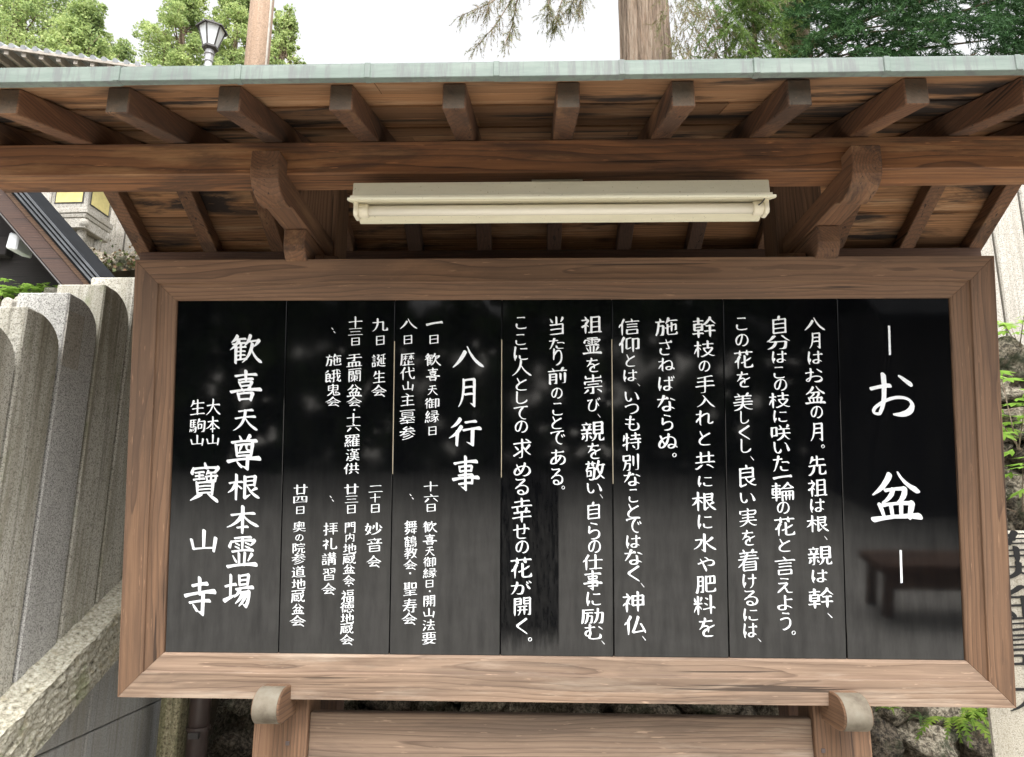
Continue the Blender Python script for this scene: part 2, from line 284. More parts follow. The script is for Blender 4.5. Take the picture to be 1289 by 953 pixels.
# outlines of the brush-written characters: one list x,y,x,y,... per loop
GLYPHS = {
"、": [[151,100,156,100,159,104,160,108,157,114,100,177,89,188,84,189,82,186,83,183,104,155,142,106]],
"。": [[56,36,72,37,81,39,90,45,94,51,96,60,95,74,89,82,81,89,69,92,58,90,46,84,39,75,36,64,38,54,45,44],[58,43,52,47,49,54,49,62,52,70,57,78,64,83,70,84,78,82,82,78,84,72,83,63,81,56,77,50,71,45]],
"〃": [[170,66,176,66,179,70,178,76,171,86,158,100,144,113,136,118,130,117,130,111,142,93,158,75],[119,147,126,146,129,150,128,156,123,164,111,178,97,192,87,199,81,198,80,195,80,192,90,176,105,158]],
"あ": [[143,51,146,50,168,53,183,61,191,68,197,76,202,90,203,100,202,111,198,123,191,132,183,139,172,145,158,148,150,152,146,150,116,145,114,146,115,159,118,172,158,177,180,177,185,180,187,184,182,193,174,195,160,187,120,182,119,183,119,194,117,200,111,205,104,207,101,206,100,202,99,180,81,178,62,178,59,177,59,174,60,171,66,167,96,169,95,138,92,134,76,126,59,108,51,90,50,70,53,64,58,58,63,55,70,54,90,56,114,63,117,66,121,76,132,84,148,105,157,122,161,136,162,137,174,133,182,124,186,112,185,99,180,86,173,75,154,61,142,54],[69,65,67,68,67,75,72,92,81,106,94,119,96,119,97,93,101,81,99,74,82,66],[116,92,114,99,114,131,118,134,142,139,140,129,135,118]],
"い": [[92,54,99,53,110,55,119,60,123,64,129,76,131,86,131,92,123,105,119,106,116,96,106,78,100,69,93,66,88,68,86,70,78,87,74,114,72,135,73,174,68,183,62,187,57,187,54,186,52,182,54,168,54,134,60,92,65,78,73,66,82,57],[193,81,204,84,209,90,210,99,204,117,193,142,176,171,168,178,158,180,159,176,164,172,166,169,174,153,180,123,182,105,188,86]],
"う": [[101,48,110,47,117,48,146,59,162,69,177,86,183,100,183,126,181,132,175,141,162,152,150,156,130,157,104,154,64,142,64,140,65,135,69,131,74,130,110,142,138,146,154,143,160,140,163,134,165,124,164,111,161,102,155,90,144,78,130,69,101,57,90,58,89,56,90,54],[147,183,158,182,165,183,166,186,164,190,158,196,130,194,92,198,88,196,90,190,96,186,110,186]],
"え": [[58,50,62,48,66,49,80,56,114,91,122,95,126,93,128,90,138,62,148,52,159,49,171,49,196,55,197,57,195,59,192,60,177,61,162,61,154,63,143,93,137,100,129,106,131,111,150,129,156,138,156,144,153,150,146,156,140,158,132,155,86,149,70,149,68,148,67,144,69,141,72,138,76,136,134,142,127,134,111,118,105,106,96,100,69,72,58,52],[154,183,160,184,163,188,160,194,154,197,138,196,92,199,87,199,85,196,88,190,93,187,106,189,122,189,140,187]],
"お": [[159,26,176,25,192,27,206,32,216,38,225,48,230,60,232,74,230,86,223,99,213,109,200,117,184,122,165,124,147,123,123,118,105,111,108,160,110,162,129,162,132,165,132,168,129,176,123,181,118,182,109,182,107,218,106,222,98,232,92,234,87,234,84,231,83,228,86,177,33,165,30,162,32,154,36,150,40,149,69,157,86,159,85,128,82,100,60,85,46,72,39,60,38,54,39,48,44,40,52,35,63,32,76,33,82,40,92,60,102,93,122,101,142,107,160,109,183,108,196,104,207,98,211,90,212,82,208,75,204,68,196,61,188,55,164,46,133,40,133,36,136,32],[54,46,52,48,52,51,58,62,69,72,78,78,74,63,67,46],[218,166,225,168,228,172,226,180,221,188,202,201,183,214,168,222,163,222,162,219,163,214,180,197,207,173]],
"が": [[116,48,126,48,138,52,142,54,147,60,155,92,158,112,157,134,152,150,142,159,130,163,108,163,109,190,102,199,98,202,93,202,91,201,89,198,88,177,83,159,63,156,48,156,45,153,47,147,52,143,80,146,80,144,72,108,65,82,53,56,47,51,51,48,60,51,74,73,84,93,94,117,104,148,116,151,129,151,135,150,137,147,139,140,139,129,137,99,131,76,124,64,118,61,106,58,94,61,93,60,94,57,100,52,106,49],[199,114,206,113,209,116,211,122,209,129,197,148,179,174,172,177,171,176,171,172,178,156,184,130,190,122],[185,178,190,177,194,178,195,182,195,184,190,194,178,206,176,207,174,206,175,192,180,183],[212,186,218,186,220,189,219,194,201,213,196,214,197,206,200,198,204,192]],
"く": [[154,52,158,51,159,54,146,71,93,113,90,118,93,129,100,136,158,187,158,190,155,196,150,201,146,202,140,198,124,182,75,140,72,135,70,128,72,118,80,109,140,61]],
"け": [[130,50,138,51,150,58,160,69,167,80,173,98,176,116,178,153,198,153,204,154,205,156,205,159,203,164,196,168,191,168,177,164,176,194,171,201,164,205,159,205,156,201,156,162,122,159,111,161,108,159,107,158,110,152,116,147,154,151,158,151,158,150,158,110,155,87,147,69,138,58,132,54,129,53,129,51],[68,52,70,52,72,54,73,72,79,75,82,80,90,102,89,106,86,110,78,113,76,111,70,96,69,96,69,134,72,159,78,186,76,192,72,196,63,201,59,200,58,196,51,144,49,114,53,87,58,75,63,57]],
"こ": [[99,51,129,50,174,55,186,60,191,69,189,72,186,74,172,67,126,62,102,62,92,65,84,69,81,76,81,86,85,96,84,102,78,110,74,112,69,113,65,110,62,104,61,86,65,72,69,66,76,59],[80,171,84,170,108,174,124,174,144,176,170,173,174,175,175,178,170,186,162,188,123,184,78,183,75,182,75,178,77,174]],
"さ": [[109,46,152,48,168,54,172,57,171,60,168,62,160,60,111,58,100,59,90,63,84,69,82,78,85,92,91,102,90,106,87,112,82,115,78,116,73,114,69,110,64,98,64,81,67,69,75,60,84,53],[139,106,165,106,171,107,175,111,176,116,175,122,164,141,153,164,154,165,180,169,192,167,196,168,200,172,201,178,198,185,192,190,188,192,183,192,178,188,176,181,148,175,147,176,138,200,135,202,132,203,131,200,136,174,135,172,87,168,63,168,60,167,62,160,64,157,69,156,124,161,140,162,141,161,148,144,156,129,157,124,157,118,154,116,134,116,133,114,133,111]],
"し": [[112,45,129,45,147,48,172,58,182,65,192,75,195,81,195,90,193,98,190,99,188,99,180,89,160,71,148,64,136,59,122,57,112,57,104,58,98,62,93,70,92,87,92,132,95,188,92,194,88,198,82,201,78,202,75,200,73,196,75,174,73,148,73,87,75,75,79,64,88,54,98,48]],
"せ": [[113,51,156,53,172,58,179,62,178,63,176,65,154,65,116,62,106,63,100,66,97,74,96,86,96,140,98,142,132,148,153,150,154,124,151,110,147,106,131,105,134,102,153,100,162,102,165,105,169,123,172,152,195,152,201,147,208,143,213,144,215,146,215,150,213,155,208,160,201,165,195,166,183,163,172,163,172,192,167,200,160,203,154,203,152,200,152,161,98,154,96,156,97,183,90,191,86,194,81,194,78,193,77,189,78,150,42,143,40,141,40,138,43,134,50,131,70,137,78,137,78,90,81,69,86,62,93,56]],
"た": [[53,48,56,47,64,50,69,54,73,60,98,122,110,162,111,164,136,164,142,166,144,168,142,176,135,180,129,180,116,175,112,175,118,196,114,202,108,207,99,206,94,202,92,196,90,180,87,170,52,168,50,166,51,160,57,155,86,159,77,117,65,69,60,57,57,52,52,51],[146,54,156,53,177,54,192,57,198,60,199,62,196,64,152,65,140,67,137,74,138,86,136,92,129,99,122,100,119,99,117,96,118,78,120,70,125,63,130,59],[199,128,204,126,207,127,209,129,209,134,202,143,192,149,138,146,135,145,133,142,135,136,141,132,159,136,184,137,188,136]],
"つ": [[105,62,132,61,154,68,178,80,188,87,195,96,200,105,202,114,203,128,202,138,195,155,180,169,171,173,160,176,130,175,94,166,62,154,48,151,45,148,45,142,48,136,52,133,58,131,62,132,66,139,70,142,111,157,136,164,152,165,162,164,172,160,180,153,184,141,184,126,180,112,171,98,160,89,147,81,104,65,103,63]],
"て": [[156,54,172,55,177,58,178,62,174,64,168,62,162,63,147,68,136,73,127,81,121,90,119,100,120,114,122,126,126,136,135,151,152,170,154,179,166,181,196,181,199,184,196,190,190,195,182,195,168,192,111,187,47,174,46,171,48,166,56,162,106,175,124,178,129,178,130,177,130,175,115,158,103,136,100,116,102,100,108,86,119,72,135,61]],
"で": [[157,52,165,53,172,55,178,59,179,62,176,63,162,62,150,66,135,72,128,78,122,86,118,98,118,110,120,122,124,134,131,146,139,156,148,165,153,174,153,178,165,180,194,180,198,183,197,188,195,191,188,195,166,191,144,188,126,188,63,176,48,175,42,172,41,168,43,162,48,157,54,155,57,157,62,163,64,165,104,174,131,177,113,156,103,136,99,114,100,105,106,86,118,70,134,60,147,55],[179,123,183,123,186,126,185,130,183,136,171,149,166,152,164,152,166,140,170,130,173,126],[201,132,206,132,207,134,208,136,207,141,202,148,192,158,188,159,187,153,189,144,195,136]],
"と": [[112,50,158,52,172,55,185,60,183,63,172,64,122,61,108,62,96,65,90,68,87,74,86,81,88,94,95,106,104,116,114,124,118,132,129,136,160,155,182,165,183,170,178,177,171,179,112,146,88,189,86,192,81,194,79,190,84,170,98,140,94,132,77,117,70,106,67,93,67,82,72,70,81,60,92,55]],
"な": [[120,45,136,45,150,48,158,51,162,57,165,64,165,80,188,71,194,70,193,74,180,86,165,92,163,135,159,142,152,148,146,148,143,144,145,128,146,99,128,99,105,95,95,88,90,81,90,68,96,56,106,47],[116,57,111,58,109,66,112,76,117,82,122,85,130,87,146,87,147,86,146,75,139,62,129,56],[60,82,86,116,100,141,106,156,110,162,128,166,140,164,142,165,146,170,146,176,144,182,138,187,132,190,128,190,124,188,120,177,113,176,119,196,117,202,111,207,100,207,96,204,90,176,86,168,54,168,51,166,52,160,58,155,84,158,75,128,56,87,57,84],[194,154,199,154,198,158,182,170,168,177,160,178,157,177,158,171,162,166,186,156]],
"に": [[66,48,69,48,71,50,72,68,77,70,81,75,88,96,85,104,78,107,74,105,70,94,69,96,72,138,76,166,80,184,79,190,75,195,66,199,62,197,60,190,53,141,51,120,51,99,53,81,58,68,61,54,63,50],[147,57,172,58,190,62,198,66,201,70,200,74,196,76,186,72,152,69,141,69,130,71,126,74,124,78,126,93,124,99,116,106,111,107,107,106,105,100,105,86,107,78,111,71,123,62],[125,168,188,169,195,171,196,174,193,180,186,184,160,179,136,178,122,180,118,179,118,176,121,171]],
"ぬ": [[142,54,156,53,172,56,184,64,192,75,199,70,204,64,208,63,209,68,206,74,196,84,199,102,199,126,195,142,191,152,180,163,171,169,158,174,142,176,141,180,144,190,143,195,138,202,130,206,126,205,123,202,121,174,98,166,78,154,75,170,72,176,63,182,58,183,56,182,54,178,55,172,64,147,66,138,57,132,48,117,42,100,42,81,43,74,48,64,54,58,60,55,74,55,87,58,94,62,105,72,112,87,119,93,125,105,131,123,139,162,141,165,152,165,162,162,170,158,176,152,180,142,182,129,182,110,180,97,154,101,141,99,130,95,123,87,121,76,125,66,132,58],[144,64,140,66,139,72,141,80,147,87,158,90,168,89,176,87,170,75,163,68,153,64],[63,67,60,78,62,94,69,112,75,120,83,105,91,93,91,92,86,81,76,70,69,67],[100,103,85,132,84,140,108,156,118,160,117,150,112,129]],
"ね": [[93,40,98,39,99,42,95,48,94,56,96,81,95,114,99,134,110,138,128,153,138,159,154,166,162,167,168,165,173,160,177,153,181,132,181,114,179,102,177,101,162,104,150,104,136,102,126,98,120,92,118,84,119,75,123,66,129,60,136,56,156,54,171,56,180,60,186,66,192,78,198,71,206,66,213,67,216,72,213,80,209,86,202,89,195,92,197,105,197,134,192,153,183,166,176,172,168,176,159,178,150,177,127,170,100,152,101,171,104,194,99,202,90,207,86,206,84,201,81,168,46,163,45,162,44,159,48,153,54,150,70,156,80,157,81,156,80,138,76,123,67,118,63,114,48,84,47,80,47,72,50,69,52,69,58,80,76,99,78,99,80,56,85,46],[147,64,140,66,136,70,137,80,142,88,147,92,154,94,162,94,176,91,176,90,173,81,166,70,159,66]],
"の": [[136,52,147,52,162,57,176,64,187,74,195,84,202,99,204,111,204,128,202,138,195,154,187,166,182,172,172,178,158,186,148,188,132,189,123,192,120,191,118,188,104,185,87,178,67,164,58,153,48,135,45,118,45,106,50,86,56,76,63,69,69,65,78,63,92,64,99,67,106,73,111,79,122,104,133,146,136,162,136,176,152,176,165,170,172,164,177,159,183,144,186,128,184,111,176,92,170,83,161,75,150,68,135,62,124,63,123,62,128,56],[74,76,67,82,64,96,64,112,68,129,76,144,88,158,102,168,117,175,118,168,113,146,99,101,92,88,85,80,80,76]],
"は": [[69,40,74,39,75,42,71,51,71,68,78,72,80,75,86,90,87,96,83,106,78,111,74,112,71,110,70,96,69,94,68,94,70,135,78,184,73,194,69,197,63,199,59,198,58,195,50,126,49,93,58,56,62,46],[130,50,148,49,162,52,168,55,171,58,174,66,176,82,177,83,195,76,201,75,202,76,189,90,174,96,173,158,189,159,201,156,206,157,210,162,210,166,204,175,195,179,189,177,184,170,174,168,173,170,173,177,175,189,175,194,170,201,162,206,156,205,154,200,154,166,110,163,106,160,108,154,114,151,148,155,153,156,154,154,156,104,138,104,116,99,104,92,99,82,99,70,107,58,116,52],[126,61,120,63,118,69,121,80,126,86,130,89,136,91,157,92,156,79,149,64,140,61]],
"ば": [[60,45,64,45,66,64,72,68,75,72,82,94,81,99,78,103,70,105,68,104,64,91,63,91,65,134,73,183,72,188,68,193,58,197,55,196,53,194,45,124,45,92,46,81,54,54,56,48],[130,46,144,47,163,52,169,62,172,81,186,77,192,76,191,80,182,87,170,93,168,154,196,156,200,158,201,162,196,169,190,171,174,166,168,166,169,190,164,198,156,202,152,202,149,198,150,165,147,164,105,161,102,159,104,153,110,149,138,153,150,153,152,102,126,100,111,97,99,90,94,78,96,66,105,54,114,49],[124,58,117,60,114,64,116,74,120,82,124,86,132,89,152,90,153,88,151,76,145,63,135,58],[188,177,194,176,196,177,198,180,198,183,194,192,185,202,182,204,179,202,179,190,182,183],[209,184,215,184,216,188,216,190,213,198,204,210,201,211,200,210,200,196,203,189]],
"び": [[96,42,111,41,129,45,147,53,158,62,166,77,172,93,176,129,195,106,198,105,200,106,199,114,193,126,186,138,177,145,172,165,164,184,160,188,157,188,156,180,156,168,158,150,156,136,154,110,148,86,140,72,132,63,121,57,106,53,92,54,82,58,78,62,74,72,73,88,76,108,84,129,92,144,101,156,106,170,114,173,118,176,117,182,112,187,106,188,96,184,92,184,87,180,62,177,50,177,44,174,44,170,46,165,51,160,56,158,60,160,64,166,84,170,67,141,57,118,54,96,54,86,57,70,66,56,78,48],[188,174,194,173,196,174,198,180,194,188,183,201,179,202,178,196,179,188,183,179],[210,182,214,181,217,183,217,190,212,200,202,210,200,211,198,210,197,207,199,195,202,187]],
"む": [[104,46,120,45,134,46,154,49,177,55,183,59,186,64,189,72,189,81,184,97,180,103,172,108,171,106,172,99,170,81,165,70,161,66,147,61,126,57,108,57,98,60,96,68,97,75,99,82,103,93,106,110,101,138,101,165,102,166,111,168,134,169,136,172,133,178,126,183,120,182,102,177,101,180,104,192,102,196,96,204,87,207,84,205,82,201,82,174,51,174,48,172,50,166,56,161,82,164,82,142,82,141,63,138,54,130,50,124,48,116,47,100,51,90,58,81,66,77,77,76,78,63,84,54,92,49],[75,87,68,88,66,90,64,99,65,110,70,120,74,126,78,129,86,131,87,120,86,108,78,87],[192,153,195,152,197,154,184,172,171,183,165,186,161,184,160,180,164,174]],
"め": [[141,50,150,50,164,54,176,60,186,67,197,81,203,96,204,106,203,124,196,144,187,154,178,162,155,172,155,180,159,192,158,196,153,204,144,208,140,207,138,204,136,182,132,173,116,171,86,160,77,182,74,185,69,184,69,176,76,148,64,142,54,129,46,112,43,96,44,86,46,78,51,69,58,62,66,59,74,58,81,58,95,63,118,83,123,94,129,104,139,126,150,160,153,161,164,158,175,150,182,140,185,124,184,106,176,87,164,72,153,65,138,59,128,60,126,58,128,56,132,53],[69,70,66,72,63,78,62,86,63,96,71,117,81,132,95,105,101,98,98,92,82,75,75,71],[108,110,92,147,128,160,128,158,123,140,116,123]],
"も": [[122,46,138,46,156,49,182,59,189,65,195,76,197,82,197,98,191,116,186,123,177,130,166,134,166,130,170,126,176,111,178,99,176,86,169,74,164,68,156,64,135,58,118,59,107,64,104,70,103,81,105,111,120,111,140,109,143,110,145,112,143,118,136,123,106,121,111,159,141,158,146,159,148,162,146,168,140,173,112,170,113,182,117,192,117,196,111,205,106,208,102,208,96,204,94,200,92,170,66,171,56,173,52,171,52,170,54,164,60,160,91,159,87,122,86,120,72,121,51,125,48,123,47,120,51,114,56,111,82,111,85,110,84,87,86,74,90,66,96,58,102,53,112,49]],
"や": [[123,45,127,45,130,51,131,57,131,70,115,106,98,140,99,141,128,155,154,164,170,165,180,162,183,160,185,156,187,146,184,136,177,124,172,121,164,118,136,115,136,114,138,111,142,110,162,105,183,109,196,115,200,120,204,129,206,140,204,148,200,159,196,164,190,169,171,177,147,176,146,177,146,182,143,186,135,194,123,201,114,202,107,201,108,197,117,194,132,178,140,174,112,164,90,154,74,180,70,183,68,183,66,180,74,164,80,148,57,137,46,134,44,132,44,129,48,122,52,120,56,120,87,134,105,75,119,48]],
"よ": [[84,45,94,44,106,44,122,48,128,51,135,60,135,86,136,87,147,84,177,70,184,68,186,69,177,79,165,88,147,96,134,99,132,152,164,155,182,155,188,158,188,164,184,168,178,171,148,164,132,164,132,180,135,194,130,201,122,207,115,206,113,198,116,104,92,103,69,97,57,89,52,80,53,68,60,56,70,48],[90,55,76,58,72,62,72,70,77,81,82,86,93,90,105,92,116,92,116,75,110,62,102,57]],
"ら": [[123,46,141,49,156,53,171,60,183,68,190,80,192,86,192,102,190,111,185,120,178,128,166,134,153,137,123,135,100,128,86,119,90,156,87,161,82,166,76,168,72,168,69,164,69,148,65,112,68,105,75,99,80,97,84,98,112,117,135,125,150,126,158,125,168,120,172,114,174,102,171,90,166,80,159,72,148,66,135,61,94,54,95,51,100,49],[154,177,162,176,165,178,162,186,156,190,130,192,94,199,91,196,93,190,99,186,110,186,134,182]],
"り": [[105,50,128,51,142,57,156,66,169,80,177,96,179,104,182,118,181,144,175,164,169,176,159,186,147,192,130,192,115,189,103,182,90,168,95,194,93,198,88,203,84,205,80,206,76,204,75,198,70,165,72,150,70,126,73,102,76,98,80,96,83,98,92,141,100,146,112,164,127,177,140,181,146,180,150,178,157,168,163,150,163,134,162,117,158,102,152,90,142,78,134,71,104,53,103,51]],
"る": [[123,46,134,46,153,49,156,52,171,56,184,66,189,74,192,86,193,99,190,110,183,122,166,134,147,139,134,140,122,138,121,140,138,156,156,171,161,177,162,182,161,186,154,195,148,197,129,193,87,189,76,196,72,197,69,194,71,188,76,182,84,179,143,184,138,177,105,148,98,136,78,122,65,105,67,102,69,101,81,107,104,123,112,127,138,130,152,129,162,125,171,119,174,112,176,99,173,86,166,74,154,64,151,74,146,81,138,88,130,93,118,95,100,93,95,92,88,86,85,80,85,70,87,63,91,57,98,52,105,49],[117,57,110,58,104,61,102,66,104,74,111,83,118,84,126,84,132,80,136,75,139,60,129,57]],
"れ": [[93,40,98,39,99,42,95,48,94,57,96,82,95,114,99,130,112,138,138,158,147,162,160,165,162,164,164,158,164,144,158,84,159,74,165,64,171,59,177,57,189,57,198,59,208,63,214,68,216,74,216,84,214,87,211,88,201,79,194,74,184,70,178,69,177,76,177,90,183,147,182,156,179,164,173,171,165,176,159,177,148,176,124,169,100,152,99,153,101,171,104,194,99,202,90,207,86,206,84,201,81,168,62,165,48,165,45,162,47,156,52,152,80,157,81,156,81,148,79,135,76,123,67,118,62,112,49,93,46,86,45,78,47,70,50,68,52,68,78,99,80,56,85,46]],
"を": [[115,46,128,45,158,47,178,54,179,57,176,59,156,59,128,57,110,59,103,62,102,72,105,81,111,91,128,104,132,86,135,83,138,83,144,104,144,117,177,132,189,140,192,146,191,148,188,150,141,130,135,138,123,144,114,145,98,142,105,154,106,167,112,168,116,172,150,175,165,174,171,176,173,180,169,188,162,191,146,186,117,182,116,184,118,195,116,200,111,206,104,209,100,208,98,206,96,181,92,181,88,179,56,178,53,177,53,171,60,166,76,168,86,168,75,136,56,106,60,104,88,127,112,132,118,133,123,131,125,124,125,118,111,114,94,102,85,90,82,80,83,68,90,56,99,50]],
"・": [[118,105,126,104,139,108,142,111,145,118,147,126,145,134,140,141,132,145,124,147,112,142,108,140,105,132,104,124,106,117,111,109]],
"一": [[46,112,51,111,94,120,140,126,183,129,207,127,211,129,212,134,207,142,202,144,198,145,182,142,100,134,41,126,39,123,39,120]],
"三": [[49,45,52,44,94,52,142,58,182,60,202,59,207,61,208,64,203,72,195,74,178,71,106,64,45,56,43,54,44,51],[76,114,126,123,156,125,177,124,182,126,182,129,177,136,170,138,70,127,67,124,68,120,72,116],[62,174,92,180,132,186,171,188,192,187,196,189,197,192,193,200,184,202,57,187,54,184,54,180,58,176]],
"主": [[47,38,51,36,75,41,117,48,124,43,129,42,133,44,134,50,135,50,183,53,201,52,208,54,209,57,207,62,204,65,200,66,134,60,134,110,136,111,162,113,188,112,191,112,193,116,189,123,183,126,159,123,134,121,134,162,135,163,140,161,144,161,146,162,148,168,174,169,198,169,200,172,198,178,194,182,188,182,148,178,143,188,138,192,117,208,105,211,102,208,104,202,108,198,126,186,128,184,129,177,126,176,120,177,114,174,52,167,50,165,49,162,52,158,58,154,96,162,116,164,116,120,112,118,63,112,60,110,62,104,69,100,84,103,115,108,116,58,44,48,42,46,42,44]],
"九": [[48,38,57,41,71,51,89,70,99,90,108,114,112,130,113,150,120,151,152,154,153,153,153,70,154,60,159,51,168,46,184,47,210,50,214,52,216,57,216,68,215,76,210,84,202,90,201,88,202,84,200,78,194,62,184,59,172,59,171,70,171,106,171,142,172,152,171,159,165,166,158,169,144,165,114,162,113,198,108,206,102,210,96,209,93,206,92,160,74,158,50,156,46,153,48,147,54,143,92,147,90,122,85,100,79,84,72,69,64,57,51,44,46,40]],
"事": [[127,24,134,24,137,27,136,65,154,66,183,64,186,68,189,96,232,93,236,94,238,99,235,108,226,115,220,117,192,115,187,124,178,130,136,128,136,140,176,138,178,141,185,168,182,176,172,182,138,180,137,182,138,193,174,193,219,189,224,191,224,196,222,202,219,207,214,210,208,213,138,207,138,222,136,228,129,235,120,238,116,236,114,232,114,204,34,195,32,192,32,188,36,183,44,179,72,186,114,192,115,190,115,180,114,178,81,174,74,176,70,174,70,171,75,142,79,136,86,133,116,138,116,128,69,121,66,120,66,117,69,111,75,108,116,114,116,110,24,101,22,99,21,96,22,92,25,87,30,83,34,82,78,91,116,95,116,76,72,71,70,69,70,66,74,60,80,58,116,63,115,48,114,47,92,51,90,51,89,50],[136,79,136,97,168,98,171,96,170,80],[136,111,136,116,162,116,171,114],[88,147,87,161,116,165,116,150],[136,151,137,166,165,166,163,153,162,152]],
"二": [[47,50,52,48,87,56,136,63,180,65,204,64,208,66,209,70,207,75,202,79,192,81,178,78,124,74,44,63,41,62,41,57,44,53],[64,165,69,164,99,171,134,176,164,178,188,176,192,178,193,182,191,186,188,190,183,193,178,193,159,190,60,179,57,177,57,172,60,168]],
"人": [[30,38,32,37,42,43,57,54,70,65,85,81,105,111,113,129,120,148,132,123,143,105,156,87,172,69,189,54,204,42,216,38,228,39,228,42,214,60,183,83,160,106,142,130,123,160,128,186,129,212,126,219,118,226,112,227,108,224,106,194,102,166,95,141,84,114,73,93,62,76,47,58,28,42,28,40]],
"仏": [[75,34,78,36,82,72,83,136,82,153,86,166,99,190,100,196,99,202,95,207,90,211,86,212,82,211,80,208,77,195,66,172,62,154,51,148,41,126,43,123,45,122,63,134,64,134,65,92,68,51,69,39],[111,51,117,50,122,53,129,55,194,71,200,57,202,55,206,55,208,62,207,74,199,93,185,123,181,134,176,140,168,143,163,141,162,135,180,102,184,92,186,82,126,68,121,68,139,123,159,192,159,198,156,204,152,208,146,211,141,211,138,207,137,192,125,146,113,105,100,69,100,64,103,58]],
"仕": [[73,34,75,34,77,36,80,69,81,134,80,152,84,164,100,195,98,201,95,206,90,209,86,210,82,209,81,207,76,192,64,171,60,153,51,147,42,126,43,123,45,122,63,134,63,93,66,56,67,40,69,37],[102,45,106,44,146,51,152,47,156,46,160,48,160,52,162,53,183,55,204,54,208,55,209,57,206,64,200,68,162,63,161,64,161,146,162,147,188,148,208,147,213,148,214,152,210,159,204,161,162,157,161,158,161,202,157,210,150,215,144,215,142,212,142,154,93,149,90,147,90,144,92,140,99,136,114,140,143,144,142,62,99,56,97,54,97,51]],
"代": [[75,34,78,36,82,69,82,148,87,164,103,195,102,200,98,206,93,209,88,210,84,208,79,194,68,172,64,159,63,152,56,149,52,146,40,122,41,118,44,118,58,129,64,132,65,88,68,48,69,39],[184,50,207,50,212,54,214,58,214,70,212,84,208,87,205,87,192,63,186,61,178,66,170,80,163,98,159,120,155,148,184,155,206,156,210,159,210,164,205,170,198,172,183,166,154,160,152,184,152,204,146,213,141,216,136,216,133,214,132,210,137,156,94,146,93,144,93,141,96,136,102,133,138,144,144,110,148,94,154,80,160,69,169,58,177,53],[201,178,207,178,210,180,210,184,207,190,196,198,190,200,184,200,185,196,192,186]],
"仰": [[65,34,69,34,71,36,74,66,75,130,73,142,74,152,78,168,91,196,90,201,86,207,81,211,76,212,74,211,71,207,59,176,54,154,54,150,46,146,43,142,38,129,39,116,44,112,57,126,57,90,59,62,61,39],[155,45,157,45,158,46,163,66,164,170,166,184,189,187,190,184,190,102,187,92,175,88,173,86,174,82,178,77,183,76,204,79,208,84,209,177,210,184,209,190,206,195,196,201,192,202,188,199,168,196,150,197,145,194,146,76,152,48],[101,74,106,72,124,80,135,87,139,92,139,98,135,100,126,93,112,87,108,85,108,88,109,176,112,185,130,193,143,196,142,202,136,206,129,206,114,198,99,194,94,189,92,86,95,80]],
"会": [[199,18,204,19,207,22,207,27,204,33,180,58,153,81,149,81,148,78,158,61,102,53,101,54,112,68,123,83,128,92,127,98,159,98,202,94,205,98,205,104,202,110,196,114,188,115,52,103,50,102,49,98,51,93,56,89,60,87,93,94,104,96,106,94,98,80,89,68,80,57,66,46,67,39,72,34,76,33,100,39,128,43,170,45,190,22],[30,112,38,115,57,124,74,135,87,146,111,171,129,199,143,178,157,162,172,146,189,132,206,120,213,117,224,117,228,119,229,122,222,131,214,139,180,162,153,186,134,208,137,218,134,225,128,231,120,233,116,230,99,196,82,171,58,142,28,117,28,116],[86,124,92,123,110,127,132,130,165,129,168,130,169,135,166,141,160,145,156,146,148,145,84,136,81,135,81,132,83,128]],
"供": [[67,34,70,34,72,36,75,64,77,130,76,150,80,164,94,194,93,198,90,204,84,208,80,209,75,207,71,192,60,171,56,152,46,146,39,132,38,126,40,117,44,114,51,126,57,130,58,130,59,93,60,64,63,40],[97,42,99,41,112,48,126,59,132,66,134,72,134,75,132,80,128,85,120,88,116,86,95,45],[201,50,206,50,208,54,208,58,204,66,180,85,172,88,170,87,170,84,179,75,190,57,195,52],[98,96,120,100,124,97,129,96,133,98,134,102,138,103,171,107,177,103,182,102,184,103,188,107,204,106,212,108,212,114,206,120,198,121,188,119,186,120,186,166,207,167,209,168,209,171,206,177,201,180,186,179,187,208,184,214,179,219,171,221,167,218,168,177,166,176,136,173,134,174,134,198,133,202,130,207,124,211,118,212,115,210,116,171,96,168,94,165,97,159,102,156,114,159,115,158,115,111,93,108,91,105,92,102],[134,114,133,162,153,165,166,166,168,165,168,117,135,113]],
"信": [[66,34,69,33,71,34,74,62,75,135,74,152,78,166,90,196,87,204,80,209,75,206,72,195,62,171,58,154,47,146,40,126,41,114,45,112,50,123,60,134,61,72,64,39],[109,44,112,43,126,46,198,53,200,58,199,74,200,93,198,98,194,103,188,106,176,103,111,96,106,98,102,98,99,90,98,57,101,50],[116,55,114,56,114,68,116,87,180,94,183,94,184,93,185,72,182,62],[109,116,112,115,132,119,154,122,192,123,195,126,190,133,188,134,182,134,106,125,105,123,105,120],[109,142,112,142,132,146,154,149,192,150,195,153,190,160,188,161,182,161,106,152,105,150,105,147],[95,170,99,169,141,177,147,173,152,172,154,174,154,178,184,180,204,180,208,181,210,183,208,188,202,191,156,187,156,194,154,198,147,208,142,211,140,210,141,201,140,185,93,179,91,177,91,174]],
